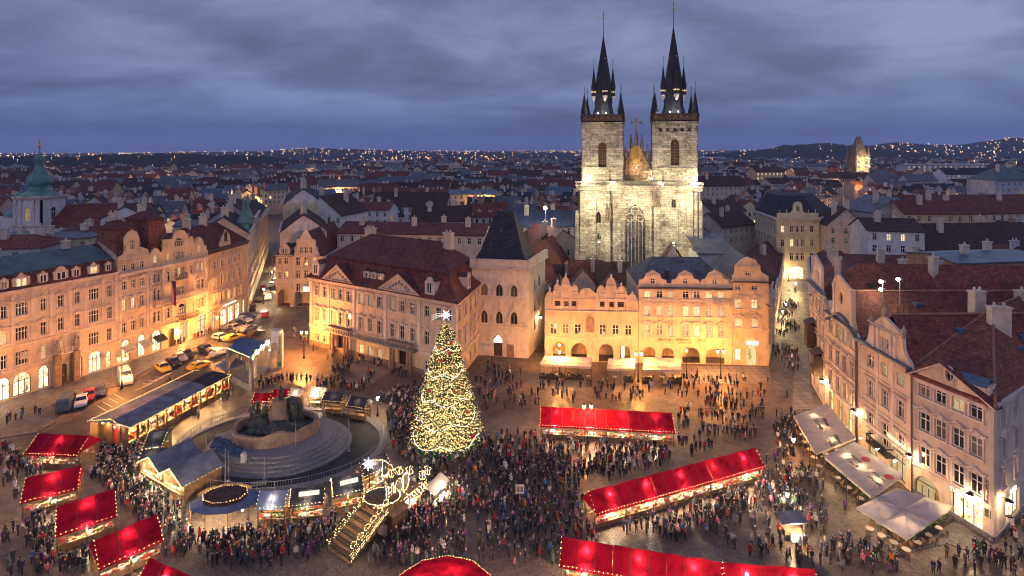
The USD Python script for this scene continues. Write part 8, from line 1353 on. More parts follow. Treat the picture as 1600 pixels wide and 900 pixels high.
for yy, pw in ((272, 1500), (252, 1200), (240, 700)): q = f.w([(w, 6, zp(yy + 6))])[0]; lit_sphere(T.path, 'lamp_light', q, .5, pw, (1, .74, .4), T.o); b = MB(); b.ball(q, .3); b.tube([q, q - Vc(0, 6, 1)], .1); T.part('flood_lamp', b, m['lampwhite'])
# hand-placed roofs that show large
def house(name_lab, px, D, w, d, eave_y, ridge_y, mat, roof, rz=0.0, rows=2, lit=(), along='u', ends=None, group='old town houses near the square', chim=2):
    c = Vc(XD(px, D), D, 0); ca, sa = math.cos(rz), math.sin(rz); fr = Fr((c[0] - ca * w / 2, c[1] - sa * w / 2), (c[0] + ca * w / 2, c[1] + sa * w / 2)); ze, zr = ZD(eave_y, D), ZD(ridge_y, D + d / 2); T = Thing('town_house', name_lab, 'house', c, group=group); F = Facade(T, fr.P, fr.P + fr.U * w, ze, mat=mat); n = max(2, int(w / 3))
    for j in range(rows):
        for i in range(n): F.win((i + .5) * w / n, ze - 2.9 - j * 3.2, 1.1, 1.9, 'lit' if (j, i) in lit else None)
    F.build(); body(T, fr, 0, w, -d, -.46, ze, mat)
    if along == 'hip': roof_hip(T, fr, 0, w, -d, 0, ze, zr, roof, d * .4, w - d * .4, -d / 2)
    else: roof_gable(T, fr, 0, w, -d, 0, ze, zr, roof, along=along, ends=ends or mat)
    for k in range(chim): q = fr.w([(w * (k + .7) / (chim + .4), -d * (.35 + .25 * (k % 2)), 0)])[0]; chimney(T, q[0], q[1], ze + 1, zr + 1.6, .9, 1.5, rz)
    return T
house('pale yellow grey block with one lit window behind the green roof', 85, 131, 15, 10, 372, 362, 'pl_yellow', 'metal_grey', .15, 2, ((0, 0),), 'hip')
house('low red hipped roof house at the far left edge', 10, 118, 13, 11, 388, 366, 'pl_grey', 'tile_red', .2, 1, (), 'hip'); house('white and blue roofed annex at the left edge', 40, 122, 8, 8, 386, 377, 'pl_white', 'metal_blue', .1, 1)
house('pale block with terrace behind the ornate palace', 150, 138, 16, 11, 362, 352, 'pl_white', 'tile_brown', .2, 1); house('white gable house on the left side street roofline', 195, 172, 13, 14, 340, 318, 'pl_white', 'tile_dark', .3, 2, (), 'd')
house('ochre tower-like house behind the curved gables', 298, 160, 9, 8, 352, 343, 'pl_yellow', 'metal_grey', .2, 2); house('big white gable house with two lit windows behind the pink pair', 500, 188, 17, 18, 335, 303, 'pl_white', 'tile_dark', -.25, 3, ((0, 1), (1, 1)), 'd')
house('long brown roofed house behind the rococo roof', 640, 165, 46, 14, 365, 347, 'pl_sand', 'tile_brown', -.12, 1, (), 'u', None, 'old town houses near the square', 5); house('white house with small dormers behind the long brown roof', 690, 200, 22, 12, 345, 322, 'pl_white', 'tile_dark', .1, 2); house('white house with red roof and terrace in the middle distance', 565, 215, 22, 12, 327, 315, 'pl_white', 'tile_red', -.1, 2, ((1, 2),))
house('large dark roofed house in the middle distance', 640, 250, 34, 16, 322, 300, 'pl_white', 'tile_dark', .05, 2); house('cream house with blue flat roof, middle distance', 735, 290, 26, 14, 303, 296, 'pl_yellow', 'metal_blue', -.15, 2); house('slate roofed house with three lit dormers left of the church', 845, 172, 21, 12, 352, 328, 'pl_sand', 'slate_blue', .0, 1)
q = Vc(XD(852, 168), 168, ZD(325, 168)); T = Thing('roof_floodlight', 'dazzling white floodlight on a mast left of the church', 'floodlight', q * Vc(1, 1, 0)); b = MB(); b.tube([q * Vc(1, 1, 0) + Vc(0, 0, 15), q], .1); T.part('mast', b, m['steel']); b = MB(); b.ball(q + Vc(0, -.2, 0), .55); T.part('lens', b, m['floodwhite'] if 'floodwhite' in m else m.setdefault('floodwhite', glow('floodwhite', (1, .96, .9), 60))); lit_sphere(T.path, 'lamp_light', q + Vc(0, -.8, 0), .4, 900, (1, .95, .85), T.o)
house('brown roofed house at the church left flank', 880, 158, 14, 16, 385, 352, 'pl_sand', 'tile_brown', .5, 1, (), 'd'); house('dark ornate roof house right of the church', 1140, 236, 20, 14, 330, 312, 'pl_rose', 'tile_dark', .45, 3); house('white turreted row house right of the church', 1128, 330, 34, 14, 290, 275, 'pl_rose', 'tile_dark', .2, 3); house('stepped roof house below the pink row', 1155, 205, 18, 14, 352, 330, 'pl_sand', 'tile_dark', .5, 2)
house('bright lit facade glowing orange right of the church', 1203, 420, 22, 14, 268, 260, 'pl_ochre', 'tile_dark', .1, 4, tuple((j, i) for j in range(4) for i in range(7)))
# right side roofs behind the front row
house('yellow brown house with balcony windows among dark roofs, right', 1477, 178, 26, 12, 333, 313, 'pl_ochre', 'tile_brown', -.05, 3, ((1, 4),)); house('dark red brick house with white framed windows and blue roof, far right', 1568, 112, 22, 12, 408, 392, 'pl_brick', 'metal_blue', .15, 2); house('broad dark red roof right of the floodlit roof', 1440, 118, 24, 18, 440, 398, 'pl_white', 'tile_brown', -.1, 1, (), 'u'); house('brown roof with white chimneys in front of the brick house', 1480, 104, 18, 14, 462, 420, 'pl_white', 'tile_brown', .35, 1, (), 'd', None, 'old town houses near the square', 3)
house('long dark roof below the yellow brown house', 1540, 150, 40, 16, 392, 348, 'pl_sand', 'tile_dark', .1, 1); house('white walled house with lit attic right of the lane', 1400, 150, 14, 12, 360, 340, 'pl_white', 'tile_dark', -.2, 2, ((0, 1), (0, 2))); house('grey gabled house right of the lane', 1405, 186, 22, 14, 330, 306, 'pl_grey', 'metal_grey', .2, 1, (), 'd'); house('grey walled house behind the hotel chimney', 1570, 92, 14, 12, 478, 455, 'pl_grey', 'tile_red', .4, 1, (), 'd'); house('long dark red roof at the right edge', 1560, 190, 60, 18, 332, 304, 'pl_sand', 'tile_brown', .08, 2, (), 'u', None, 'old town houses near the square', 4)
house('blue grey copper roofed hall at the right edge', 1590, 290, 24, 18, 282, 262, 'pl_blue', 'verdigris', .0, 2, (), 'hip'); house('white long facade with many windows, far right', 1520, 420, 42, 14, 272, 262, 'pl_white', 'slate', .02, 3, ((0, 3),)); house('wide modern block with lit window rows, far right', 1480, 620, 90, 18, 258, 256, 'pl_grey', 'metal_grey', .0, 4, tuple((j, i) for j in range(4) for i in range(0, 30, 2)), 'hip')
house('dark pink house with white chimneys right of the yellow block', 1322, 176, 11, 14, 352, 322, 'pl_rose', 'tile_dark', -.3, 2, (), 'd')
# ordinary houses: a few kinds, placed one by one
kinds = []
for k in range(14):
    r = random.Random(k); w, d, h = r.uniform(10, 17), r.uniform(10, 13), r.uniform(11, 17); rh = r.uniform(3.6, 6.0); wm = ('pl_white', 'pl_cream', 'pl_sand', 'pl_grey', 'pl_rose', 'pl_yellow', 'pl_sand')[k % 7]; rf = ('tile_brown', 'slate', 'tile_dark', 'tile_brown', 'tile_red', 'metal_blue', 'tile_dark', 'tile_brown', 'tile_dark', 'verdigris', 'tile_dark', 'tile_red', 'tile_brown', 'metal_grey')[k]
    T = Thing('town_house_%02d' % k, None, None, cls=True); fr = Fr((-w / 2, -d / 2), (w / 2, -d / 2)); b = MB(); b.fbox(fr, 0, w, -d, 0, 0, h); T.part('wall', b, m[wm])
    n = int(w / 2.6)
    for j in range(3):
        for i in range(n):
            u = (i + .5) * w / n; z = h - 2.9 - j * 3.2; b = MB(); b.fbox(fr, u - .65, u + .65, .0, .06, z - .1, z + 1.9); p = T.part('window', b, m['frame_white']); b = MB(); lt = r.random() < .15; b.fbox(fr, u - .5, u + .5, .061, .075, z, z + 1.8); T.part('pane', b, m['lit' if lt else 'glass'], p)
    SF = Fr((w / 2, -d / 2), (w / 2, d / 2)); SF2 = Fr((-w / 2, d / 2), (-w / 2, -d / 2))
    for S_ in (SF, SF2):
        for i in range(3): b = MB(); u = (i + .5) * d / 3; b.fbox(S_, u - .5, u + .5, .0, .05, h - 2.9, h - 1.1); T.part('window', b, m['glass'])
    al = 'hip' if k % 5 == 4 else 'u' if k % 3 else 'd'
    if al == 'hip': roof_hip(T, fr, 0, w, -d, 0, h, h + rh, rf, d * .45, w - d * .45, -d / 2)
    else: roof_gable(T, fr, 0, w, -d, 0, h, h + rh, rf, along=al, ends=wm)
    for q in range(r.choice((2, 3))): c = fr.w([(w * r.uniform(.15, .85), -d * r.uniform(.3, .7), 0)])[0]; chimney(T, c[0], c[1], h + 1, h + rh + r.uniform(.8, 2), .9, r.uniform(1.2, 2.2), r.choice((0, 1.57)), r.choice(('pl_grey', 'pl_sand', 'pl_brick')))
    q = fr.w([(w * .6, -d * .5, h + rh - .5)])[0]; b = MB(); b.tube([q, q + Vc(0, 0, 3)], .035, 4); b.tube([q + Vc(-.7, 0, 2.6), q + Vc(.7, 0, 2.6)], .02, 3); T.part('aerial', b, m['iron'])
    if al == 'u':
        for i in range(r.choice((2, 3, 3))): dormer(T, fr, w * (i + .5) / 3, -d * .14, h + rh * .12, 1.6, 1.4, 2.2, wm, rf, 'lit' if r.random() < .18 else None, r.choice(('gable', 'flat')), .6)
    kinds.append((T.path, w, d, h, wm, rf))
# the far kinds: walls, roof, a row of windows
far = []
for k in range(9):
    r = random.Random(50 + k); w, d, h, rh = r.uniform(12, 26), r.uniform(10, 14), r.uniform(12, 19), r.uniform(2.5, 5.5); T = Thing('distant_house_%d' % k, None, None, cls=True); fr = Fr((-w / 2, -d / 2), (w / 2, -d / 2)); b = MB(); b.fbox(fr, 0, w, -d, 0, 0, h); wm = ('pl_cream', 'pl_grey', 'pl_sand', 'pl_ochre', 'pl_sand')[k % 5]; T.part('wall', b, m[wm]); rf = ('tile_dark', 'slate', 'metal_grey', 'tile_brown', 'tile_brown', 'slate', 'verdigris', 'tile_dark', 'tile_dark')[k]; roof_gable(T, fr, 0, w, -d, 0, h, h + rh, rf, ends=wm)
    b, c_ = MB(), MB()
    for j in range(3):
        for i in range(int(w / 2.6)): u = (i + .5) * 2.6; (c_ if r.random() < .13 else b).fbox(fr, u - .5, u + .5, 0, .05, h - 2.8 - j * 3.3, h - 1.1 - j * 3.3)
    T.part('windows', b, m['glass'], kind='stuff')
    if c_.n: T.part('lit_windows', c_, m['lit'], kind='stuff')
    for q in range(2): u = w * r.uniform(.2, .8); b = MB(); b.fbox(fr, u - .6, u + .6, -d / 2 - .5, -d / 2 + .4, h + rh * .6, h + rh + 1.3); T.part('chimney', b, m['pl_grey'])
    far.append((T.path, w, d))
SQ = [LA, LB, LC, LD, Vc(-66, 153, 0), K0, K1, B1, S1, S2, S3, Vc(95, 185, 0), Vc(104, 185, 0), R4, R3, R2, R1, R0, RS, Vc(90, 0, 0), Vc(-130, 0, 0)]
def lane_poly(P, Q, w): d = unit(Q - P); n = Vc(-d[1], d[0], 0) * w; return [tuple((P + n)[:2]), tuple((Q + n)[:2]), tuple((Q - n)[:2]), tuple((P - n)[:2])]
BLK = [sg.Polygon([tuple(p[:2]) for p in SQ]).buffer(1.0)] + [sg.Polygon(p).buffer(.5) for p in FOOT] + [sg.box(14, 136, 52, 196), sg.Polygon(lane_poly(LD + Vc(4, 6, 0), Vc(-150, 350, 0), 7)), sg.Polygon(lane_poly(Vc(100, 185, 0), Vc(XD(1347, 540), 540, 0), 6)), sg.Polygon([tuple(p[:2]) for p in (R0, RS, RS + Vc(20, 30, 0), R1 + Vc(26, 14, 0), R1)]).buffer(2), sg.Polygon([tuple(p[:2]) for p in (Y0, Y1, Y2, Y3, Y3 + Vc(-15, 16, 0))]), sg.box(SX - 16, SY - 7, SX + 34, SY + 24), sg.box(PX_ - 14, PY - 30, PX_ + 14, PY + 20)]
ALL = shapely.union_all(BLK); PR = prep(ALL); placed = []
def WHERE(x, y): p = 800 + FPX * x / y; return next(w for k, w in ((40, 'left of the onion dome'), (180, 'right of the onion dome'), (400, 'behind the left palaces'), (560, 'behind the gabled pink house'), (740, 'behind the rococo palace'), (900, 'left of the church'), (1180, 'right of the church'), (1330, 'left of the gate tower'), (1480, 'right of the gate tower'), (1e9, 'at the far right')) if p < k)
COLW = dict(pl_white='white', pl_cream='cream', pl_sand='sand coloured', pl_grey='grey', pl_rose='rose', pl_yellow='pale yellow'); COLR = dict(tile_brown='brown', slate='slate', tile_dark='dark', metal_grey='grey metal', tile_red='red', metal_blue='blue metal', verdigris='greenish')
rc = random.Random(21); taken = []
y = 96.0
while y < 470:
    th0 = 1.0; x = -1.02 * y - 14
    while x < 1.02 * y + 30:
        k = rc.randrange(14); cl, w, d, h, wm, rf = kinds[k]; rz = .22 * math.sin(x * .021 + y * .013) + rc.uniform(-.05, .05) + (.32 if x > .3 * y else -.1 if x > -.2 * y else .3); jy = 4 * math.sin(x * .03 + y) + rc.uniform(-1.5, 1.5); P = Vc(x + w / 2, y + jy, 0); P[0] += 0
        foot = shapely.affinity.rotate(sg.box(P[0] - w / 2, P[1] - d / 2, P[0] + w / 2, P[1] + d / 2), rz, use_radians=True); x += w + (rc.uniform(4, 9) if rc.random() < .22 else .3)
        if PR.intersects(foot): continue
        taken.append((P, rz, k, foot))
    y += 17.5 + rc.uniform(0, 5)
taken.sort(key=lambda t: t[0][1]); extra = taken[285:]
for P, rz, k, foot in taken[:285]:
    cl, w, d, h, wm, rf = kinds[k]; wh = WHERE(P[0], P[1]); row_ = ('close by ', 'some rows back ', 'well back ', 'far back ')[min(3, int((P[1] - 90) / 50))]; wh = row_ + wh; s = rc.uniform(.92, 1.12); copy_of(cl, 'town_house', f'{COLW[wm]} town house with {COLR[rf]} roof {wh}', 'house', P, math.degrees(rz), f'{COLW[wm]} houses with {COLR[rf]} roofs {wh}', (1, 1, s))
pts, rot, idx = [], [], []
for P, rz, k, foot in extra: pts.append(P); rot.append(rz); idx.append(k % 9)
D = taken[-1][0][1] + 22
while D < 2000:
    x = -1.0 * D
    while x < 1.0 * D:
        k = rc.randrange(9); w = far[k][1]; ox = x + w / 2; yy = D + rc.uniform(-6, 6); lim = 860 if ox < -.45 * D else 1180 if ox < -.2 * D else 1700
        if D < lim and rc.random() < (.86 if D < 900 else .55): pts.append(Vc(ox, yy, 0)); rot.append(rc.uniform(-.4, .4) + (1.57 if rc.random() < .25 else 0)); idx.append(k)
        x += w + rc.uniform(1, 10) * (1 + D / 800)
    D += 20 * (1 + D / 1400)
pi = UsdGeom.PointInstancer.Define(stage, '/World/distant_town'); 
for k in range(9):
    x_ = UsdGeom.Xform.Define(stage, '/World/distant_town/kind_%d' % k); x_.GetPrim().GetReferences().AddInternalReference(far[k][0])
pi.CreatePrototypesRel().SetTargets(['/World/distant_town/kind_%d' % k for k in range(9)]); pi.CreateProtoIndicesAttr(idx); pi.CreatePositionsAttr([Gf.Vec3f(*map(float, p)) for p in pts]); pi.CreateOrientationsAttr([Gf.Quath(math.cos(a / 2), 0, 0, math.sin(a / 2)) for a in rot]); pi.CreateScalesAttr([Gf.Vec3f(1, 1, rc.uniform(.85, 1.25)) for _ in pts])
tag('/World/distant_town', 'far roofs of the town fading towards the skyline', 'houses', None, 'stuff')
# far street lights on the plain and the hills
rl = np.random.default_rng(9); iv, if_ = ICO[0]
def lights(name, lab, pos, mat, base):
    b = MB()
    for p in pos: r = base * p[1] / 1000 * rl.uniform(.5, 1.35); b.add(iv * r + p, if_); q = p.copy(); b.box(p[0] - r * .12, p[0] + r * .12, p[1] - r * .12, p[1] + r * .12, p[2] - 5, p[2])
    single(name, b, m[mat], lab, 'street lights', kind='stuff')
def on_hill(i, n, t0, t1):
    D, depth, xs, tops = HILLS[i]; out = []
    for _ in range(n): px = rl.uniform(max(-20, xs[0]), min(1620, xs[-1])); t = rl.uniform(t0, t1); zc_ = CAMH + (HZ - np.interp(px, xs, tops)) * D / FPX; y = D - depth * t; out.append(Vc((px - 800) / FPX * D * (1 - t * depth / D * .6), y, zc_ * np.interp(t, [0, .12, .3, .5, .7, .9], [1, .92, .7, .42, .16, 0]) + 6))
    return out
o_, w_ = [], []
o_ += on_hill(0, 26, .2, .8) + on_hill(1, 170, .0, .6) + on_hill(2, 26, .1, .8) + on_hill(3, 80, .0, .7) + on_hill(4, 90, 0, .6); w_ += on_hill(0, 10, .1, .7) + on_hill(1, 150, .0, .6) + on_hill(3, 60, 0, .7) + on_hill(4, 70, 0, .6)
for _ in range(300): D = rl.uniform(500, 2300); px = rl.uniform(0, 1600); (o_ if rl.random() < .6 else w_).append(Vc((px - 800) / FPX * D, D, rl.uniform(10, 24)))
for k in range(60): t = k / 59; D = 760 + 420 * t; px = 300 + 230 * t; o_.append(Vc((px - 800) / FPX * D + rl.normal(0, 4), D, 9 + rl.uniform(0, 2)))
for k in range(70): D = rl.uniform(1300, 1900); px = rl.uniform(560, 800); (o_ if rl.random() < .6 else w_).append(Vc((px - 800) / FPX * D, D, rl.uniform(12, 28)))
LQ = []
for k in range(46): D = rl.uniform(190, 900); px = rl.choice((rl.uniform(380, 900), rl.uniform(1100, 1600), rl.uniform(0, 420))); LQ.append(Vc((px - 800) / FPX * D, D, 17.0))   # street lamps that light the far streets
o_ += LQ
lights('distant_orange_lights', 'scattered orange street lights across the far town and hills', o_, 'dot_orange', .75); lights('distant_white_lights', 'scattered white lights across the far town and hills', w_, 'dot_white', .65)
for q in LQ: lit_sphere('/World/distant_orange_lights', 'lamp_light', q, .4, 700 + q[1] * 2.2, (1, .50, .16))
# ---------------------------------------------------------------- people
def limb(a, ra, b_, rb): return manifold3d.Manifold.batch_hull([manifold3d.Manifold.sphere(ra, 8).translate(tuple(a)), manifold3d.Manifold.sphere(rb, 8).translate(tuple(b_))])
def man(parts): return manifold3d.Manifold.batch_boolean(parts, manifold3d.OpType.Add)
def mesh_of(M_, smooth=1):
    x = M_.to_mesh(); t = trimesh.Trimesh(np.asarray(x.vert_properties)[:, :3], np.asarray(x.tri_verts), process=True)
    if smooth: trimesh.smoothing.filter_taubin(t, iterations=4)
    return np.array(t.vertices), np.array(t.faces)
def figure(pose, woman):
    """Joints of a standing figure facing -y; returns body, coat, trousers, shoes, hair or cap."""
    st = dict(stand=(.0, .0), walk=(.27, -.27), wide=(.06, -.04))[pose[0]]; hipz, knz = .92, .49; J = {}
    for s, k in ((-1, 0), (1, 1)):
        hx = s * .09; fx = s * (.11 if pose[0] != 'wide' else .17); fy = -st[k]; J['hip', s] = Vc(hx, 0, hipz); J['ank', s] = Vc(fx, fy, .09); J['kn', s] = Vc((hx + fx) / 2, fy * .45 - (.05 if fy <= 0 else -.0), knz)
        sx = s * (.185 if woman else .205); J['sh', s] = Vc(sx, 0, 1.40); a = pose[1 + k]
        if a == 'down': J['el', s] = Vc(sx + s * .05, .03 + st[k] * .5, 1.13); J['wr', s] = Vc(sx + s * .04, -.06 + st[k] * .9, .88)
        elif a == 'bent': J['el', s] = Vc(sx + s * .06, .05, 1.13); J['wr', s] = Vc(sx - s * .08, -.24, 1.08)
        elif a == 'up': J['el', s] = Vc(sx + s * .05, -.16, 1.24); J['wr', s] = Vc(sx - s * .10, -.27, 1.50)
        elif a == 'pocket': J['el', s] = Vc(sx + s * .10, .07, 1.13); J['wr', s] = Vc(sx + s * .0, -.06, .96)
    lean = -.03 if pose[0] == 'walk' else 0; H = Vc(0, lean - .01, 1.63); neck = limb((0, .01, 1.42), .062, (0, lean, 1.55), .055); head = limb(H + Vc(0, .015, .02), .098, H + Vc(0, -.02, -.05), .076); nose = limb(H + Vc(0, -.095, .0), .014, H + Vc(0, -.108, -.03), .016); ears = [limb(H + Vc(s * .095, .01, .01), .018, H + Vc(s * .09, .015, -.03), .014) for s in (-1, 1)]
    tors = [limb((s * .12, 0, 1.34), .115, (s * .07, .0, 1.0), .11) for s in (-1, 1)] + [limb((-.1, 0, .96), .12, (.1, 0, .96), .12)]
    arms, hands, legs, shoes = [], [], [], []
    for s in (-1, 1):
        arms += [limb(J['sh', s], .062, J['el', s], .05), limb(J['el', s], .048, J['wr', s], .036)]; d = unit(J['wr', s] - J['el', s]); side = unit(np.cross(d, Vc(s, .3, .2))); w = J['wr', s]; hands.append(limb(w, .032, w + d * .085, .034))
        for q in range(4): o = side * (q - 1.5) * .019; L_ = (.065, .078, .074, .055)[q]; hands += [limb(w + d * .085 + o, .0105, w + d * (.085 + L_ * .55) + o, .0095), limb(w + d * (.085 + L_ * .55) + o, .0095, w + d * (.085 + L_) + o * 1.1 + Vc(0, -.018, 0), .008)]
        hands.append(limb(w + d * .03 + side * .03, .012, w + d * .08 + side * .058, .010)); legs += [limb(J['hip', s], .095, J['kn', s], .062), limb(J['kn', s], .062, J['ank', s], .042)]; A_ = J['ank', s]; shoes.append(limb(A_ + Vc(0, .04, -.04), .05, A_ + Vc(0, -.14, -.055), .038))
    bodym = man([neck, head, nose] + ears + tors + arms + hands + legs); grow = lambda ms, k: man([x for x in ms])
    def fat(pairs): return man([limb(a, ra, b2, rb) for a, ra, b2, rb in pairs])
    coat = [((s * .125, 0, 1.35), .135, (s * .085, .0, 1.0), .135) for s in (-1, 1)] + [((-.1, 0, .95), .150, (.1, 0, .95), .150)] + [((0, .02, 1.42), .09, (0, .02, 1.46), .085)]
    if pose[3] == 'long': coat += [((-.10, 0, .95), .152, (-.12, 0, .66), .150), ((.10, 0, .95), .152, (.12, 0, .66), .150), ((-.12, 0, .66), .15, (.12, 0, .66), .15)]
    else: coat += [((-.10, 0, .86), .148, (.10, 0, .86), .148)]
    for s in (-1, 1): coat += [(J['sh', s], .085, J['el', s], .070), (J['el', s], .070, J['wr', s], .055)]
    tr = []
    for s in (-1, 1): tr += [(J['hip', s], .115, J['kn', s], .080), (J['kn', s], .080, J['ank', s] + Vc(0, 0, .02), .062)]
    hat = [limb(H + Vc(0, .03, .05), .112, H + Vc(0, .005, .075), .095)] + ([limb(H + Vc(0, .06, .02), .09, H + Vc(0, .07, -.13), .07)] if pose[4] == 'hair' else [limb(H + Vc(0, .0, .17), .03, H + Vc(0, 0, .19), .028)] if pose[4] == 'pom' else [])
    scarf = man([limb((-.05, -.03, 1.475), .055, (.05, -.03, 1.475), .055), limb((-.05, .05, 1.475), .055, (.05, .05, 1.475), .055)])
    return [mesh_of(bodym), mesh_of(fat(coat)), mesh_of(fat(tr)), mesh_of(man(shoes)), mesh_of(man(hat)), mesh_of(scarf)]
SK = [plain('skin_light', (.52, .33, .25), .6), plain('skin_mid', (.40, .24, .17), .6)]
CO = dict(black=(.014, .014, .017), navy=(.02, .028, .06), charcoal=(.045, .045, .05), brown=(.075, .045, .028), red=(.36, .022, .022), grey=(.15, .15, .155), cream=(.45, .40, .33), blue=(.04, .13, .32), green=(.05, .10, .05), pink=(.45, .10, .18), orange=(.48, .14, .03), purple=(.14, .04, .16), olive=(.08, .075, .04), white=(.6, .58, .55)); CM = {k: plain('cloth_' + k, v, .85, 0, .2, 6.) for k, v in CO.items()}
poses = [('stand', 'down', 'down', 'short', 'cap'), ('stand', 'pocket', 'pocket', 'long', 'hair'), ('walk', 'down', 'down', 'short', 'pom'), ('stand', 'up', 'bent', 'short', 'cap'), ('wide', 'bent', 'bent', 'short', 'hair'), ('walk', 'pocket', 'down', 'long', 'hair'), ('stand', 'bent', 'pocket', 'long', 'pom')]
geo = [figure(p, i % 2 == 1) for i, p in enumerate(poses)]
outfits = [('black', 'charcoal', 'black'), ('navy', 'black', 'grey'), ('charcoal', 'navy', 'black'), ('brown', 'black', 'cream'), ('red', 'black', 'white'), ('grey', 'charcoal', 'red'), ('black', 'navy', 'red'), ('cream', 'charcoal', 'brown'), ('blue', 'navy', 'black'), ('navy', 'charcoal', 'cream'), ('green', 'brown', 'charcoal'), ('pink', 'navy', 'pink'), ('black', 'brown', 'grey'), ('orange', 'black', 'black'), ('purple', 'black', 'grey'), ('olive', 'charcoal', 'black'), ('white', 'navy', 'white'), ('charcoal', 'black', 'navy')]
folk = []; POSE_W = ['arms down', 'hands in pockets', 'walking', 'hand raised', 'both hands forward', 'in stride', 'one hand forward']; ZC = {}
for i, (c, t, h) in enumerate(outfits):
    for g in ((i * 3) % 7, (i * 3 + 4) % 7):
        n = 'person_%02d_%d' % (i, g); T = Thing(n, None, None, cls=True); G_ = geo[g]; T.part('body', G_[0], SK[i % 2], smooth=60); T.part('coat', G_[1], CM[c], smooth=60); T.part('trousers', G_[2], CM[t], smooth=60); T.part('shoes', G_[3], CM['black'], smooth=60); T.part('cap' if poses[g][4] != 'hair' else 'hair', G_[4], CM[h] if poses[g][4] != 'hair' else CM[('black', 'brown', 'olive')[i % 3]], smooth=60); T.part('scarf', G_[5], CM[outfits[(i + 5) % 18][0]], smooth=60); folk.append((T.path, c, t, g))
# where the crowd stands: survey polygons and head counts
zones = [([(770, 565), (850, 600), (850, 630), (800, 660), (755, 640), (740, 600)], 75, 'between the tree and the tower house'), ([(850, 598), (1060, 603), (1060, 630), (860, 632)], 42, 'on the paving before the terraces'), ([(1060, 590), (1205, 592), (1200, 640), (1060, 635)], 60, 'before the gallery house steps'), ([(1060, 635), (1200, 635), (1180, 690), (1060, 720)], 80, 'right of the upper red roofed row'),
    ([(780, 680), (1045, 685), (1050, 725), (900, 770), (800, 770), (760, 700)], 230, 'before the upper red roofed row'), ([(640, 715), (770, 690), (850, 760), (915, 780), (940, 850), (850, 900), (770, 880), (600, 890), (560, 880), (640, 800)], 400, 'in the dense crowd below the tree'), ([(600, 640), (650, 640), (660, 700), (640, 730), (612, 700)], 85, 'beside the tree and the moat railing'), ([(590, 620), (660, 600), (650, 640), (600, 640)], 55, 'left of the tree top path'),
    ([(930, 810), (1190, 740), (1200, 770), (1100, 850), (900, 830)], 85, 'before the longest red roofed row'), ([(1100, 800), (1200, 720), (1215, 640), (1240, 640), (1270, 720), (1340, 790), (1350, 860), (1280, 890), (1130, 870)], 165, 'between the red row and the terraces'), ([(1280, 860), (1600, 860), (1600, 900), (1280, 900)], 45, 'along the bottom right edge'), ([(1210, 450), (1245, 450), (1252, 545), (1240, 640), (1205, 600)], 110, 'in the crowded lane'),
    ([(400, 790), (520, 785), (560, 790), (500, 870), (420, 890), (330, 890), (300, 850), (390, 805)], 150, 'before the huts along the moat'), ([(150, 690), (225, 690), (215, 745), (150, 745)], 120, 'beside the market hall end'), ([(140, 745), (225, 745), (300, 800), (390, 800), (330, 860), (265, 880), (200, 800)], 130, 'before the gabled huts'), ([(20, 700), (55, 700), (40, 900), (0, 900), (0, 700)], 38, 'along the left edge'), ([(50, 715), (140, 718), (130, 728), (40, 745)], 28, 'between the first two red stalls'), ([(40, 790), (100, 790), (140, 860), (200, 890), (60, 900), (30, 840)], 60, 'beside the left red stalls'),
    ([(360, 600), (480, 590), (590, 600), (570, 615), (470, 603), (300, 640)], 60, 'behind the monument'), ([(440, 500), (480, 545), (540, 600), (640, 590), (600, 570), (500, 545)], 55, 'before the rococo palace'), ([(220, 540), (330, 508), (330, 522), (230, 556)], 14, 'on the pavement below the palaces'), ([(10, 640), (80, 650), (60, 668), (0, 668)], 8, 'on the pavement corner'), ([(395, 470), (430, 440), (440, 400), (425, 400), (400, 450)], 30, 'in the narrow street'), ([(1545, 850), (1600, 815), (1600, 850)], 5, 'by the hotel side'), ([(575, 785), (620, 750), (700, 770), (720, 800), (640, 850), (610, 850)], 70, 'around the light ornaments'), ([(240, 600), (340, 600), (370, 625), (300, 660)], 22, 'between market hall and moat')]
OB = prep(shapely.union_all([sg.Polygon(p).buffer(.25) for p in OBST] + [sg.Polygon(oval(15.8, 12.0, 0)[:, :2])] + [sg.Polygon(p) for p in FOOT])); rp = random.Random(3); grid = {}; spots = []
for poly, cnt, wh in zones:
    P = sg.Polygon([tuple(G(*p)[:2]) for p in poly]); x0, y0, x1, y1 = P.bounds; ZC[wh] = (P.centroid.x, P.centroid.y); PP = prep(P); got = tries = 0
    cnt = int(cnt * 1.2)
    while got < cnt and tries < cnt * 40:
        tries += 1
        if got and rp.random() < .55: b_ = spots[-1]; a = rp.uniform(0, 6.28); r_ = rp.uniform(.5, 1.5); x, y = b_[0] + r_ * math.cos(a), b_[1] + r_ * math.sin(a)   # people stand in knots
        else: x, y = rp.uniform(x0, x1), rp.uniform(y0, y1)
        q = sg.Point(x, y)
        if not PP.contains(q) or OB.contains(q): continue
        c = (int(x / .55), int(y / .55))
        if any((x - u) ** 2 + (y - v) ** 2 < .42 ** 2 for i in (-1, 0, 1) for j in (-1, 0, 1) for u, v in grid.get((c[0] + i, c[1] + j), ())): continue
        grid.setdefault(c, []).append((x, y)); spots.append((x, y, wh)); got += 1
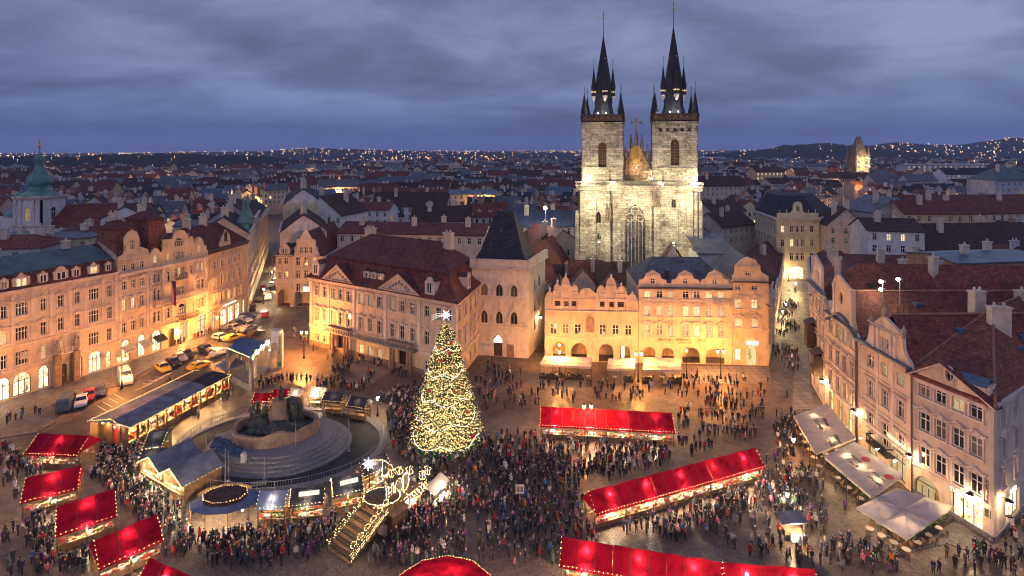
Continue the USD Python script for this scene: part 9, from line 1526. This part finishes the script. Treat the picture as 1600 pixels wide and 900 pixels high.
# people seated or standing under canopies and on the stair
spots.sort(key=lambda s: s[1] ** 2 + s[0] ** 2); weights = [3 if folk[i][1] in ('black', 'navy', 'charcoal') else 1.5 if folk[i][1] in ('brown', 'grey', 'olive', 'red', 'cream') else .8 for i in range(len(folk))]
pos, rt_, ix = [], [], []
for n, (x, y, wh) in enumerate(spots):
    i = rp.choices(range(len(folk)), weights)[0]; path, c, t, g = folk[i]; rz = rp.uniform(0, 360); s = rp.uniform(.82, .96) if rp.random() > .08 else rp.uniform(.60, .74)
    zg = .13 if 'pavement' in wh else .06 if 'gallery house' in wh else .008
    zx, zy = ZC[wh]; side = ('near ' if y < zy - 2.5 else 'far ' if y > zy + 2.5 else '') + ('left', 'middle', 'right')[0 if x < zx - 3 else 2 if x > zx + 3 else 1]
    if n < 300: copy_of(path, 'person', f'person in {c} coat, {POSE_W[g]}, {side}, {wh}', 'person', (x, y, zg), rz, f'people in {c} coats {wh}', (s * .88, s * .88, s))
    else: pos.append(Gf.Vec3f(x, y, zg)); rt_.append(rz); ix.append((i, s))
pi = UsdGeom.PointInstancer.Define(stage, '/World/crowd')
for k, fo in enumerate(folk): UsdGeom.Xform.Define(stage, '/World/crowd/kind_%d' % k).GetPrim().GetReferences().AddInternalReference(fo[0])
pi.CreatePrototypesRel().SetTargets(['/World/crowd/kind_%d' % k for k in range(len(folk))]); pi.CreateProtoIndicesAttr([i for i, s in ix]); pi.CreatePositionsAttr(pos); pi.CreateOrientationsAttr([Gf.Quath(math.cos(math.radians(a) / 2), 0, 0, math.sin(math.radians(a) / 2)) for a in rt_]); pi.CreateScalesAttr([Gf.Vec3f(s * .88, s * .88, s) for i, s in ix])
tag('/World/crowd', 'dense crowd of people spread over the whole square', 'crowd', None, 'stuff')
# ---------------------------------------------------------------- evening haze
hz = M(stage, LK + 'haze', {'v': ('principled_volume', {'color': (.62, .72, 1.0), 'density': .00007, 'anisotropy': .2})}, [], volume='v.volume')
single('haze', MB().box(-15500, 15500, -310, 17500, -1.2, 400), hz, 'thin bluish evening haze over the town', 'haze', None, 'stuff')
